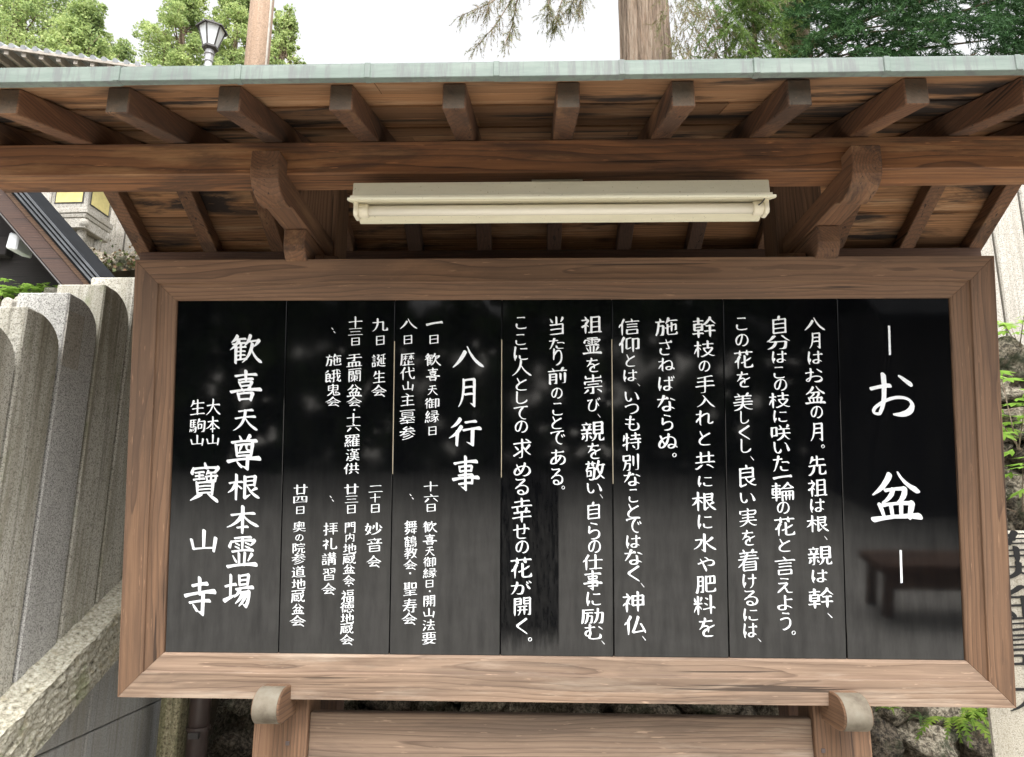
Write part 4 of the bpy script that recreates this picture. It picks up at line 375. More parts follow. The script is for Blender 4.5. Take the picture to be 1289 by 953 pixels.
"徳": [[70,34,74,34,75,36,79,60,79,130,84,142,92,154,94,159,92,164,88,169,84,172,80,173,75,171,64,150,59,140,59,134,46,126,42,122,44,116,51,111,54,110,60,115,62,115,62,80,63,60,66,40],[130,42,136,41,177,45,180,47,182,51,183,57,182,63,177,70,171,74,170,72,170,66,164,55,136,52,135,60,135,81,129,88,122,89,119,86,120,56,124,46],[91,44,95,44,104,52,111,63,114,70,114,75,110,81,105,86,100,87,96,87,93,84,92,66,87,50,88,46],[205,60,208,59,210,60,207,69,202,80,189,96,184,98,180,98,178,94,180,88],[154,87,160,86,163,88,163,93,159,98,148,103,140,103,135,102,136,99],[105,108,110,107,116,110,132,111,140,109,142,113,164,115,171,113,174,116,201,118,206,119,208,124,207,140,208,156,204,164,200,168,195,169,170,165,164,168,159,167,159,184,160,187,170,188,207,188,209,189,209,192,207,197,202,201,196,201,160,197,159,198,160,207,158,212,152,218,146,220,142,219,140,216,141,195,94,189,93,186,93,183,96,179,100,177,130,183,140,184,141,183,141,164,140,162,130,164,126,161,100,160,96,156,95,120,98,114],[111,120,111,136,113,148,116,150,128,151,128,121,112,119],[142,122,142,153,146,153,154,150,158,152,159,154,159,124],[174,126,174,156,190,158,192,156,192,144,190,129,186,127],[48,165,57,167,68,174,86,195,91,198,91,201,88,206,82,208,75,207,70,204,53,182,46,168]],
"手": [[88,39,123,43,128,46,130,54,132,106,180,110,206,109,210,111,211,114,209,118,206,122,201,124,136,117,134,117,133,118,134,152,174,154,192,153,200,154,200,158,199,162,195,166,190,167,133,162,134,190,132,195,134,196,174,205,192,203,194,206,194,208,188,214,182,217,176,217,124,204,118,204,116,201,57,189,56,186,58,183,64,180,108,191,114,192,116,191,116,160,114,159,57,152,55,152,54,148,57,142,63,139,82,144,116,149,117,116,44,106,40,104,40,100,43,96,50,93,78,99,117,105,119,64,117,50,106,45,87,43,87,40]],
"拝": [[53,33,74,34,78,37,80,45,81,63,81,106,84,108,100,112,102,116,99,122,94,124,87,123,81,120,81,156,82,157,98,158,99,159,100,162,98,166,93,171,81,171,81,200,76,207,68,211,64,210,62,207,63,166,42,165,40,165,39,162,42,156,46,153,62,156,63,154,63,111,39,104,35,102,34,99,38,92,45,88,48,89,54,96,63,99,64,52,62,43,51,38,51,36],[157,44,161,45,165,90,166,91,183,92,207,91,210,92,212,94,211,100,204,105,165,102,165,126,177,128,198,127,202,128,203,130,201,136,195,140,188,141,166,137,165,138,165,161,177,162,196,161,201,162,202,165,199,171,194,175,186,175,168,172,165,172,165,198,180,200,206,200,208,201,207,206,201,210,158,205,152,207,147,205,110,200,108,198,109,194,114,190,140,195,146,196,147,195,147,169,114,166,112,165,111,162,114,156,120,153,147,159,147,135,114,131,112,130,111,128,114,121,120,119,147,124,147,100,146,99,100,94,99,92,99,88,102,84,108,81,147,89,151,50,153,46]],
"教": [[64,34,82,33,87,34,90,38,92,46,92,81,99,83,124,84,130,87,129,93,123,97,104,92,93,92,96,99,111,112,114,122,136,125,140,127,144,135,154,108,159,100,160,92,153,86,136,64,126,51,125,46,129,44,148,52,155,57,171,76,186,61,195,57,205,54,205,57,179,87,178,96,184,99,188,105,195,129,202,162,203,171,210,173,212,176,212,180,208,184,204,186,195,186,189,188,186,186,183,183,159,180,158,189,161,206,158,211,153,212,148,202,136,156,129,152,125,159,118,162,133,195,133,201,129,206,123,210,117,209,106,185,98,189,86,188,86,200,83,206,75,211,70,211,68,210,67,207,67,186,48,184,46,182,48,177,52,174,66,177,68,176,68,156,40,152,39,148,41,144,45,142,70,147,79,141,76,132,59,128,56,123,50,112,42,107,36,107,35,104,37,98,42,94,48,93,54,94,69,104,78,118,84,120,90,119,94,120,88,113,78,104,76,98,76,87,42,79,40,76,42,71,48,68,72,77,76,77,76,56,72,44,66,41,55,42,56,39],[168,114,159,144,154,152,155,166,158,169,183,172,183,166,177,140],[99,133,100,149,110,146,112,147,114,150,127,150,120,136,110,133,104,134],[92,159,86,160,86,178,99,179,102,177,99,171,96,159,94,158]],
"敬": [[84,36,106,37,114,40,118,44,128,43,138,45,158,60,170,74,172,73,190,58,201,54,206,54,207,56,177,86,177,92,184,98,191,116,199,153,201,171,210,174,211,178,208,183,204,186,194,186,188,187,184,186,182,182,160,180,161,186,166,206,162,214,154,219,149,219,146,216,140,182,135,171,132,152,128,148,120,155,111,159,114,160,116,165,116,174,114,183,129,183,132,186,131,189,124,194,111,194,108,204,104,209,99,208,92,191,78,189,77,200,74,204,69,208,63,208,61,206,61,188,42,185,40,183,41,178,46,175,58,178,60,177,54,150,45,132,43,124,45,118,50,111,53,78,51,75,53,70,53,64,56,62,58,63,58,69,92,71,95,74,97,78,96,100,97,112,95,118,90,124,84,126,75,124,58,122,59,126,63,134,68,139,106,143,109,142,108,104,102,54,98,48,93,47,86,47,75,51,72,50,71,48,75,40],[122,55,126,94,128,126,136,129,141,133,152,105,157,98,159,87,153,82,142,69,133,60,126,55],[60,78,59,82,61,112,81,114,81,93,79,82,75,80],[165,112,157,138,153,146,154,160,159,169,182,172,182,171,181,162,173,126,166,111],[74,152,72,153,77,166,77,180,78,181,90,183,91,174,94,168,100,162,109,158,104,155]],
"料": [[75,36,80,35,81,36,82,39,85,76,85,108,97,94,100,85,104,84,106,90,105,96,99,106,92,115,83,120,85,132,111,134,113,135,113,138,110,144,105,147,98,147,86,144,86,198,81,206,72,210,68,208,67,206,67,159,66,142,64,141,40,140,39,136,42,130,46,127,63,130,66,120,61,118,57,114,42,70,42,57,44,55,46,56,49,68,68,98,71,44,72,39],[184,46,188,48,191,76,192,101,204,104,213,98,218,97,220,98,222,102,218,110,208,116,202,117,192,112,193,210,188,219,178,223,175,222,173,218,174,106,140,96,118,92,117,92,116,88,118,84,124,81,174,96,178,52,180,49],[149,124,154,123,158,126,158,130,154,136,142,143,134,145,126,146,126,144,128,141,141,130],[57,147,62,147,64,150,63,162,49,188,46,190,44,190,42,171,44,159,50,151],[95,158,98,157,103,166,111,180,114,190,112,196,105,201,102,202,100,200,96,189,94,165],[156,176,160,176,162,178,162,183,158,188,146,194,140,195,135,194,136,190,146,180]],
"施": [[45,33,48,32,51,33,53,40,61,56,67,80,72,120,74,123,90,125,91,124,91,120,90,80,84,46,81,44,74,41,73,39,75,37,98,36,102,38,105,42,108,72,111,126,105,135,98,140,93,140,86,136,74,135,73,148,75,165,81,163,87,166,106,166,111,167,112,171,108,177,104,180,96,180,88,177,87,178,87,188,78,202,74,205,71,204,72,194,70,175,69,174,62,177,57,173,40,173,39,170,40,165,45,161,48,160,56,162,57,160,56,135,51,90,45,58,41,45,41,39],[140,42,204,49,210,52,213,58,211,70,207,76,201,80,200,78,201,75,200,70,192,58,147,52,144,52,142,54,141,63,141,98,142,118,158,124,158,102,161,81,165,77,168,77,172,96,173,135,190,143,190,104,189,97,184,93,186,90,198,92,204,96,205,100,206,142,204,148,200,154,194,156,172,148,172,164,168,168,162,171,159,171,157,168,158,136,141,129,142,141,141,146,135,152,128,153,125,148,127,118,126,117,115,116,113,112,114,108,118,104,123,102,126,103,127,58,132,48],[120,152,122,152,146,177,180,182,208,182,211,184,211,188,207,193,201,196,150,189,149,190,151,202,149,208,142,216,136,217,134,217,131,213,126,188,118,158,117,154]],
"日": [[70,39,74,39,76,47,165,57,176,58,184,56,190,60,189,180,190,192,188,199,182,205,174,207,166,204,156,203,81,194,66,196,61,192,61,70,67,42],[80,60,80,117,123,124,171,128,171,82,168,70],[80,129,80,170,82,182,170,192,171,141,170,138,126,135]],
"月": [[187,27,193,28,195,34,198,208,196,216,189,224,180,227,174,225,94,217,87,222,80,222,77,218,77,171,75,141,69,100,59,66,50,48,39,32,39,30,44,28,48,31,61,44,70,56,82,78,93,112,98,107,102,105,134,110,162,111,172,111,173,110,172,52,171,51,148,57,147,56,178,31],[94,120,99,154,104,153,141,159,172,159,172,122,166,126,158,126,126,124],[99,169,99,203,138,208,172,208,172,170,168,173,164,174]],
"本": [[125,24,130,23,133,26,135,68,162,67,166,70,164,78,156,85,152,85,136,83,135,84,136,139,162,109,177,96,194,84,206,77,213,74,224,75,228,77,229,80,213,97,183,114,164,128,147,144,137,158,138,166,165,166,202,164,205,166,206,170,203,177,196,183,190,185,138,179,137,220,130,230,124,233,120,234,116,232,114,228,114,176,52,169,49,166,49,162,52,158,56,154,60,153,93,160,108,162,94,135,77,112,56,92,28,74,30,70,36,71,57,78,76,88,98,104,116,123,117,80,91,75,89,74,89,70,92,65,98,62,117,66,119,32]],
"枝": [[73,34,75,34,77,36,80,69,81,116,79,132,81,132,94,115,98,114,99,116,91,135,87,139,80,142,80,158,81,159,99,159,101,160,101,164,100,168,94,172,81,172,81,200,76,207,68,211,64,210,62,207,63,186,62,168,42,167,39,165,40,159,45,155,48,154,60,157,61,156,61,153,60,132,54,128,51,123,40,86,39,78,40,72,44,70,50,86,62,105,63,104,63,80,67,40,69,37],[102,39,108,38,118,42,140,54,159,69,182,56,196,51,207,52,215,58,213,61,204,60,198,61,177,70,167,76,174,84,191,108,198,122,202,134,199,142,190,149,186,149,183,147,176,146,165,146,165,177,180,179,201,178,206,179,206,183,202,189,196,192,172,189,165,189,165,208,161,216,154,220,148,220,146,216,147,186,111,182,108,180,108,177,111,172,117,169,147,175,146,142,118,141,115,138,114,134,116,123,123,108,134,93,146,80,117,57,105,51,95,51,94,48,95,45],[153,88,144,98,135,112,133,120,134,129,138,131,152,133,160,129,164,130,166,134,182,136,183,135,181,130,174,116,159,93]],
"根": [[75,24,81,23,83,26,86,132,87,133,98,120,108,110,116,109,118,114,116,120,109,128,98,138,86,146,87,160,118,159,122,160,123,163,124,160,124,56,123,46,125,40,130,34,136,31,142,32,174,68,171,71,143,60,143,130,146,133,166,89,189,63,202,50,216,40,226,37,236,39,234,45,225,58,200,77,184,93,219,109,221,114,217,123,210,128,202,128,176,102,155,134,156,135,165,136,189,138,198,131,201,130,204,132,214,207,211,214,206,220,196,223,190,218,142,211,134,218,126,219,123,214,123,166,119,172,112,177,87,174,86,220,82,227,76,231,70,233,66,230,66,171,26,164,23,162,23,159,25,154,32,150,58,156,59,154,52,135,44,117,36,104,20,84,24,82,40,89,54,99,66,112,67,108,69,33,70,28],[144,146,144,167,166,170,190,171,189,152],[144,180,145,198,170,202,191,202,190,185]],
"歓": [[64,20,69,18,72,21,74,43,96,47,100,46,104,48,120,49,108,32,111,28,120,34,135,48,142,50,144,52,143,57,161,82,172,107,178,92,185,76,194,62,205,48,218,34,226,28,236,26,243,27,244,28,243,33,237,45,213,66,197,86,186,104,178,123,184,148,184,149,189,146,202,155,217,168,228,183,229,186,229,190,224,200,218,204,212,205,208,203,206,199,162,192,161,194,168,213,171,226,169,231,165,236,159,240,154,240,150,237,142,207,132,181,126,182,98,180,92,182,94,189,93,197,132,196,134,198,135,201,132,207,128,212,122,213,78,208,83,219,81,226,78,231,72,236,68,237,63,235,48,204,31,178,34,175,39,177,51,182,64,191,69,192,60,174,36,169,36,165,40,160,44,158,51,159,24,124,26,122,28,122,54,136,56,30,59,24],[74,57,74,75,90,78,90,59],[105,61,104,63,105,79,129,80,132,82,129,88,124,92,104,92,105,108,129,108,132,111,130,117,124,120,105,120,105,138,135,139,136,141,136,146,127,153,139,164,152,178,156,177,166,178,164,175,159,142,151,112,143,90,132,68,129,65],[75,87,74,104,88,106,90,105,90,90],[75,116,76,134,88,136,90,118],[74,146,71,152,82,165,88,165,89,148],[106,150,105,152,106,166,124,166,125,165,120,154,120,152],[184,152,185,164,183,170,177,176,168,180,200,184,201,183,196,173]],
"歴": [[71,36,92,40,96,37,100,36,104,38,105,42,132,46,142,42,146,43,148,48,183,50,204,49,208,51,209,54,206,61,200,63,147,58,147,80,148,81,166,83,189,84,191,86,191,88,188,95,182,97,164,93,148,92,148,100,145,106,138,112,132,113,129,111,128,108,129,57,106,53,105,54,105,84,102,89,98,93,93,95,89,94,86,90,87,51,66,48,65,46,66,40],[47,38,50,38,59,52,64,72,67,100,69,126,69,172,72,186,190,199,206,200,208,201,209,204,206,210,200,213,70,198,57,199,52,198,50,192,51,182,51,147,49,111,43,66,43,42],[104,106,106,106,108,110,110,123,111,136,123,134,125,136,122,143,110,146,110,154,112,156,129,156,131,158,131,160,129,165,124,167,112,166,111,166,111,176,110,179,105,184,99,185,97,184,96,182,96,168,94,162,75,162,73,160,74,156,80,152,94,154,96,147,86,141,73,116,74,114,76,112,82,116,96,129,100,111],[169,114,173,114,174,118,177,132,177,149,194,129,201,126,204,128,205,130,201,140,179,158,182,162,192,166,202,168,202,171,201,172,177,172,177,182,176,186,171,191,165,193,162,189,162,171,141,169,139,168,140,164,144,159,160,160,149,148,136,123,140,121,148,126,156,132,162,141,166,118]],
"水": [[128,26,134,26,137,30,137,124,138,126,162,94,176,80,192,66,206,56,213,53,224,52,229,56,224,64,216,74,177,101,160,117,145,134,167,144,188,160,205,180,206,184,204,189,195,197,190,198,186,197,162,165,148,151,138,143,137,146,138,219,135,225,130,230,124,233,120,234,116,232,114,228,115,51,114,50,99,55,97,54,121,30],[32,56,34,54,38,56,62,69,78,84,91,100,102,122,109,146,111,162,109,166,105,170,98,172,45,163,43,162,43,159,45,154,51,150,76,156,93,156,86,127,73,102,53,76,32,59]],
"求": [[95,40,99,40,120,42,125,44,129,48,133,117,135,127,140,120,146,114,154,100,177,80,183,76,194,71,200,70,204,71,205,72,171,100,167,105,165,111,188,135,200,150,200,156,196,162,190,166,185,165,152,127,144,138,136,144,135,160,135,173,180,176,188,173,192,175,202,175,207,177,208,180,206,185,201,188,194,189,189,198,186,201,165,212,156,213,155,212,155,208,159,203,176,196,177,188,176,186,135,183,133,206,127,213,118,215,115,212,114,181,45,172,42,170,44,164,46,161,51,159,88,167,111,170,114,170,117,147,115,136,117,110,100,103,62,76,44,65,42,63,44,58,46,55,51,52,54,52,117,95,119,62,117,51,116,49,111,46,94,44],[83,110,88,108,93,111,94,117,91,123,80,135,62,145,58,145,58,141,70,123,76,114]],
"法": [[54,40,57,40,72,54,90,84,91,88,90,94,87,99,81,103,75,104,71,102,68,90,56,65,51,45],[107,50,110,48,118,53,128,52,150,58,186,65,192,62,200,53,202,54,201,64,196,72,182,98,177,103,171,106,166,105,165,99,168,93,176,84,179,74,128,62,123,61,122,63,143,96,153,117,160,126,182,128,202,127,206,128,208,130,206,136,200,141,192,141,162,137,161,138,162,174,178,175,195,174,200,175,200,178,198,184,192,188,184,188,162,185,161,208,156,216,148,220,144,219,142,216,141,182,106,178,103,176,106,170,112,166,141,172,142,153,142,141,140,134,98,130,94,128,94,124,97,120,104,117,136,123,127,99,114,72,112,58,106,52],[70,126,76,126,79,129,78,134,74,139,63,144,46,146,45,146,46,141,63,129],[81,178,88,178,91,182,89,188,84,192,74,197,62,199,50,196,51,194,52,192,62,190,75,181]],
"漢": [[88,38,94,36,104,38,126,50,140,60,143,64,146,74,152,73,160,63,183,52,200,49,206,51,213,56,214,57,212,59,198,57,177,65,168,70,165,80,183,81,208,81,211,82,211,86,206,92,198,92,158,87,155,88,156,102,158,103,178,105,196,104,201,105,202,106,201,111,195,115,158,111,156,112,156,124,158,124,197,129,199,135,199,148,198,156,190,162,158,158,156,159,156,165,157,168,174,169,178,171,180,177,180,198,208,198,211,200,211,202,207,208,201,209,174,206,170,207,165,205,130,202,126,211,122,214,117,215,113,212,114,199,90,196,91,190,96,187,114,190,114,176,117,170,122,165,128,164,135,166,138,165,138,158,136,156,102,153,99,151,98,147,97,130,99,124,104,120,108,118,136,122,138,122,138,117,138,111,136,109,96,103,96,100,97,98,102,94,136,101,136,87,135,85,87,78,87,74,93,69,127,75,120,64,104,52,93,48,86,50,81,50,80,46,81,44],[52,40,56,40,68,54,84,86,84,93,82,99,78,104,72,108,67,108,64,105,64,92,53,66,50,50,49,44],[66,128,72,126,75,129,75,135,69,141,60,145,51,147,45,146,39,144,42,140,48,138,60,130],[110,127,109,136,112,146,124,148,138,148,138,130,137,129,114,127],[156,132,156,150,158,151,182,154,186,154,187,153,188,144,184,135],[130,175,129,177,129,192,153,196,165,196,165,189,162,179,150,177,142,179,140,178,138,175],[78,178,82,179,85,182,83,188,80,192,69,197,54,199,55,195,68,183]],
"特": [[75,36,80,35,81,38,85,72,86,99,88,102,99,108,103,116,102,118,99,120,90,114,85,114,86,156,87,157,99,158,101,159,101,162,100,166,96,170,92,172,85,171,86,200,81,207,72,211,68,210,67,207,68,168,66,166,60,166,60,180,57,186,50,190,45,188,44,165,40,141,41,129,45,126,48,125,54,138,58,154,68,156,68,106,60,102,40,97,37,94,35,90,36,86,39,81,44,78,48,77,51,78,57,88,67,92,72,40],[157,48,160,47,178,49,183,50,187,54,189,63,192,114,208,114,211,117,210,122,206,126,192,129,192,150,210,150,212,154,208,161,202,164,186,162,178,164,174,160,168,160,168,186,170,187,177,188,201,187,203,189,203,192,200,198,194,201,170,197,169,198,169,208,166,213,160,219,154,221,150,219,149,216,150,196,149,195,118,192,115,189,118,183,123,179,150,184,150,159,148,158,107,153,105,150,107,144,114,141,152,148,164,143,166,144,170,150,174,150,174,124,111,118,108,116,108,112,111,108,117,105,146,111,174,114,177,72,177,62,174,55,166,51,158,51],[143,63,148,62,152,64,153,68,152,72,145,82,132,91,129,92,128,87,131,76,136,68]],
"生": [[47,38,51,36,75,41,117,48,124,43,129,42,133,44,134,50,135,50,183,53,201,52,208,54,209,57,207,62,204,65,200,66,134,60,134,110,138,111,159,113,189,112,194,113,194,116,191,123,184,126,134,121,134,166,135,168,156,170,198,170,200,174,198,180,194,183,188,184,171,181,134,178,134,204,129,212,120,215,116,213,115,210,115,177,114,175,86,172,84,172,85,174,91,192,90,198,87,202,81,206,76,206,71,204,68,200,65,188,62,170,51,141,46,134,46,132,50,130,57,134,74,154,80,159,116,165,115,120,114,119,64,112,61,110,64,104,70,100,86,103,115,108,116,58,44,48,42,46,42,44]],
"盂": [[45,36,63,39,68,36,72,35,75,37,76,41,98,45,104,40,110,38,113,40,114,46,116,47,135,50,144,44,148,42,153,45,153,51,177,53,183,49,188,48,190,50,192,53,208,53,211,54,211,57,208,61,204,64,192,63,192,100,189,106,182,112,177,113,170,111,147,108,140,110,134,107,108,104,100,106,96,103,75,100,64,101,60,99,58,93,59,48,41,45,41,40],[76,50,76,75,78,88,81,90,96,92,96,54,94,53],[114,55,114,93,135,96,135,58],[153,60,153,98,174,100,175,62],[116,114,129,113,132,114,135,118,135,156,172,159,202,158,207,160,208,164,206,168,202,171,198,173,177,170,135,167,134,196,160,199,186,199,188,200,189,202,184,208,176,210,128,204,122,206,117,203,64,196,65,190,70,187,117,195,117,165,45,155,43,154,42,152,45,145,51,143,70,147,116,154,117,153,117,140,113,124,97,118,99,115]],
"盆": [[34,27,75,36,118,42,174,43,178,39,183,37,186,38,189,42,228,38,232,39,235,42,235,46,233,52,229,58,224,62,216,65,195,63,205,98,203,105,198,111,192,114,188,115,182,112,156,111,167,123,174,140,175,158,172,164,168,168,159,171,154,169,117,165,110,166,105,163,79,160,98,182,107,195,113,208,114,213,111,219,102,226,98,227,93,225,82,202,68,180,50,159,28,138,28,135,32,133,46,140,63,149,75,158,77,152,82,147,86,146,100,150,102,148,99,142,90,128,80,118,66,106,68,103,74,102,94,111,108,122,118,135,124,153,152,153,152,150,149,138,140,120,129,108,75,103,64,101,56,106,50,104,48,98,67,52,24,48,21,47,19,42,21,36,27,30],[81,53,80,55,71,87,96,92,102,56],[117,57,113,93,117,95,138,96,138,58],[154,60,156,92,155,96,178,95,173,62],[214,142,222,143,229,147,227,152,220,160,212,168,190,178,174,189,156,206,140,228,136,230,134,230,133,226,142,207,152,193,162,180,188,158,204,147]],
"着": [[88,40,93,39,102,42,116,44,172,50,184,50,189,51,190,52,191,112,189,118,183,124,177,126,164,123,106,116,101,117,102,125,110,126,112,134,114,134,176,139,201,139,206,140,208,141,208,144,206,148,202,150,198,151,115,142,116,152,121,153,124,159,162,162,183,161,189,162,190,165,189,168,183,172,124,168,125,183,126,184,150,187,156,183,160,182,164,183,166,188,192,187,199,189,199,192,198,195,192,199,169,196,172,204,172,208,168,214,164,217,159,218,156,217,150,207,146,195,117,191,112,192,102,190,98,200,93,206,87,210,81,211,79,208,79,206,84,196,84,188,54,183,52,182,55,176,60,173,87,179,93,175,98,174,100,176,102,182,108,182,105,166,100,166,96,163,62,159,60,158,60,153,66,149,96,155,93,140,88,140,84,138,45,133,43,130,45,126,50,123,83,129,81,118,76,106,66,98,47,74,43,72,45,69,52,70,80,91,79,51,82,45],[94,52,94,65,136,72,174,75,176,74,174,62,171,59,99,51],[94,73,94,86,97,87,146,94,174,96,176,94,176,81,140,78],[94,94,94,98,99,106,171,114,174,114,176,113,176,102,140,99]],
"礼": [[80,38,84,38,90,58,91,112,92,113,111,98,114,99,109,108,102,117,93,124,97,134,108,152,112,162,111,168,107,174,100,178,94,180,89,190,75,203,74,202,73,200,76,192,78,176,75,174,45,172,43,170,43,166,46,162,51,159,84,163,89,160,77,141,72,123,58,117,44,105,42,100,46,94,54,91,60,94,72,105,72,66,78,40],[148,46,153,45,166,48,206,52,208,54,212,60,213,78,209,90,202,97,200,99,198,98,198,90,194,76,189,64,183,62,170,60,156,59,154,60,151,87,151,184,153,202,151,207,147,212,141,216,136,216,134,215,132,212,134,195,133,82,136,58,141,51]],
"祖": [[76,36,78,38,84,57,84,111,86,112,102,102,104,102,96,116,87,123,91,134,106,158,106,162,105,168,100,173,94,178,88,179,84,190,72,202,69,203,67,201,70,192,70,174,42,171,40,170,40,166,44,162,48,159,76,163,83,160,78,150,72,141,66,123,54,117,40,106,39,102,42,96,50,92,56,94,66,103,67,63,72,39],[127,40,132,41,134,47,138,47,184,52,195,48,198,49,200,51,210,51,212,54,212,58,208,62,200,66,199,184,201,195,197,204,189,211,184,211,176,208,136,204,120,204,117,204,115,201,115,56,98,53,96,50,99,44,104,41,120,44],[135,57,133,60,134,94,135,96,152,98,182,101,181,63],[135,107,134,108,134,146,152,149,181,152,181,112],[135,155,134,157,134,178,136,191,178,196,181,195,181,160]],
"神": [[72,36,75,36,75,38,81,57,81,98,82,112,99,101,101,102,93,116,85,123,90,134,103,156,104,162,102,168,99,172,94,176,89,178,88,184,84,192,78,197,69,202,67,200,67,189,71,182,79,176,42,171,40,170,40,166,44,162,50,159,78,163,82,162,76,151,70,141,64,122,50,111,43,100,41,93,42,90,45,89,53,96,62,101,63,100,63,64,69,39],[158,45,160,44,164,45,168,96,194,99,204,98,209,100,210,105,209,114,208,164,210,176,209,182,206,186,196,193,192,193,184,189,168,188,168,210,162,218,154,221,150,219,149,216,150,186,128,183,114,184,108,180,110,117,108,105,113,94,122,89,126,89,135,93,150,94,154,50],[129,104,128,106,127,134,150,138,150,106],[168,108,168,140,190,141,190,122,188,111],[129,143,128,144,128,159,130,171,147,173,150,173,150,147],[168,148,168,176,188,178,190,177,190,150]],
"福": [[75,34,78,36,82,52,83,98,81,108,83,112,86,112,98,103,106,102,108,100,107,60,108,54,112,49,120,45,130,48,153,51,162,47,165,48,168,52,194,55,204,54,209,57,209,102,210,116,207,124,202,128,196,131,188,129,160,126,153,128,150,127,148,124,111,121,108,118,106,114,100,113,88,123,104,156,103,164,98,171,93,174,87,175,80,172,41,168,40,165,41,162,44,159,48,156,78,160,82,159,62,116,52,112,48,108,38,92,39,86,44,82,64,97,65,56,69,39],[124,57,123,63,124,80,148,84,148,60],[168,62,166,63,166,86,193,87,193,75,190,65],[124,89,123,90,123,104,125,111,148,114,148,93],[166,94,166,116,182,118,193,118,193,98,190,96],[129,135,147,139,198,143,202,148,201,174,200,178,195,184,189,187,174,184,119,178,116,174,116,147,122,139],[134,147,132,148,132,156,135,170,182,175,185,176,186,174,186,164,183,153],[72,174,78,173,81,175,82,178,81,183,74,193,66,200,62,201,60,196,61,188,66,179],[116,190,141,196,166,199,188,200,204,199,208,201,209,204,204,212,196,213,180,210,111,203,108,201,108,198,111,193]],
"縁": [[41,34,45,34,51,40,57,66,58,72,56,76,52,81,46,84,44,83,42,81,41,68,38,52,38,39],[76,38,81,37,84,38,85,48,76,78,70,82,68,81,66,72,64,60,65,51,68,44],[145,44,166,46,171,49,174,54,177,76,173,96,171,110,172,111,175,111,188,81,201,69,204,66,206,68,193,98,188,114,188,118,201,132,201,135,198,136,180,130,171,123,164,120,160,122,154,134,160,151,177,153,184,149,188,150,189,153,204,153,211,154,210,159,206,164,189,163,192,201,188,208,182,213,168,210,116,205,113,202,116,198,122,195,176,201,176,184,142,180,117,178,115,176,117,171,122,168,144,172,174,175,174,161,108,153,106,152,107,147,112,143,135,148,144,148,140,138,115,126,105,126,105,122,108,117,114,116,122,117,144,129,146,126,148,120,124,102,110,94,109,92,111,88,116,85,122,87,141,99,156,111,157,110,158,98,152,94,138,81,124,71,110,63,105,64,94,87,92,89,88,88,88,66,90,60,98,55,100,54,104,56,112,53,120,54,130,61,161,84,161,75,158,63,153,52,148,49,142,47,142,45],[55,96,60,96,84,103,96,103,100,105,101,110,100,116,94,128,93,134,88,137,85,132,85,123,83,114,64,109,78,130,82,141,88,148,101,170,100,174,96,179,92,181,87,181,73,154,67,150,60,150,62,156,80,188,82,194,81,198,78,202,70,207,68,207,65,204,62,192,41,153,43,146,50,139,56,137,63,140,45,111,45,106,47,102]],
"羅": [[50,36,53,36,65,60,64,64,60,69,56,73,51,74,47,72,46,69,46,40],[82,38,88,38,90,40,91,46,81,69,76,72,74,70,73,66,72,50,75,42],[135,45,141,44,147,47,171,50,176,48,180,48,183,51,208,58,206,62,184,63,183,63,183,64,183,80,202,81,205,84,203,88,198,92,183,90,183,108,202,109,205,112,203,117,198,120,183,118,184,136,206,136,208,138,207,142,201,147,184,146,177,162,172,166,166,168,162,166,161,164,165,150,165,143,144,141,151,156,147,164,141,168,142,168,146,165,152,164,154,165,156,170,184,173,196,172,200,174,202,177,201,202,197,210,190,214,150,208,142,211,137,207,105,203,98,206,92,202,69,199,54,199,49,195,49,171,51,165,55,160,60,158,69,160,71,159,66,147,52,130,52,124,55,118,60,115,64,114,71,116,65,108,58,102,54,90,50,89,42,91,40,90,40,86,44,81,48,79,60,82,66,80,69,84,104,91,105,90,108,84,111,82,114,87,112,96,112,107,114,108,124,111,125,72,123,60,127,51],[109,46,114,46,116,48,117,51,115,58,104,74,100,76,99,75,98,64,99,57,103,51],[144,59,143,60,142,75,165,78,165,61],[144,84,143,86,143,104,164,106,165,87],[74,92,74,95,86,107,91,117,100,124,108,136,105,144,100,146,98,146,82,129,76,126,69,126,84,147,86,162,98,163,106,159,110,160,112,165,135,167,126,138,121,128,110,119,98,118,95,116,95,110,99,99],[144,113,140,124,142,130,164,135,165,134,165,116],[66,169,64,170,64,177,67,189,93,192,93,172,80,171,75,172,70,170],[111,174,111,194,130,197,138,197,138,177],[158,179,156,180,156,186,156,198,157,200,185,202,186,194,184,183]],
"美": [[51,36,76,40,99,50,117,66,122,74,126,85,128,85,132,78,142,68,165,56,188,51,200,51,208,56,206,59,196,58,178,62,159,70,145,81,139,94,140,96,158,98,206,99,208,102,204,108,195,110,132,104,134,122,184,125,206,124,208,125,211,128,208,135,201,139,136,132,134,133,133,152,135,152,165,155,186,154,191,154,193,156,191,162,186,165,133,160,134,178,152,180,156,177,160,176,166,181,194,180,201,182,202,184,200,189,194,194,168,192,177,208,176,213,172,217,168,218,160,216,158,214,152,206,147,190,126,188,120,189,116,187,102,185,100,185,99,190,93,197,86,204,78,207,76,206,76,204,82,195,85,183,52,178,50,177,49,174,52,170,58,166,88,172,98,169,99,170,102,174,114,176,116,174,115,159,114,158,62,151,59,148,63,143,68,141,115,150,115,135,114,130,44,121,40,118,40,116,43,111,50,108,87,116,112,119,114,118,112,106,110,101,46,92,47,87,52,83,92,90,106,92,100,76,94,69,78,56,48,40,48,38]],
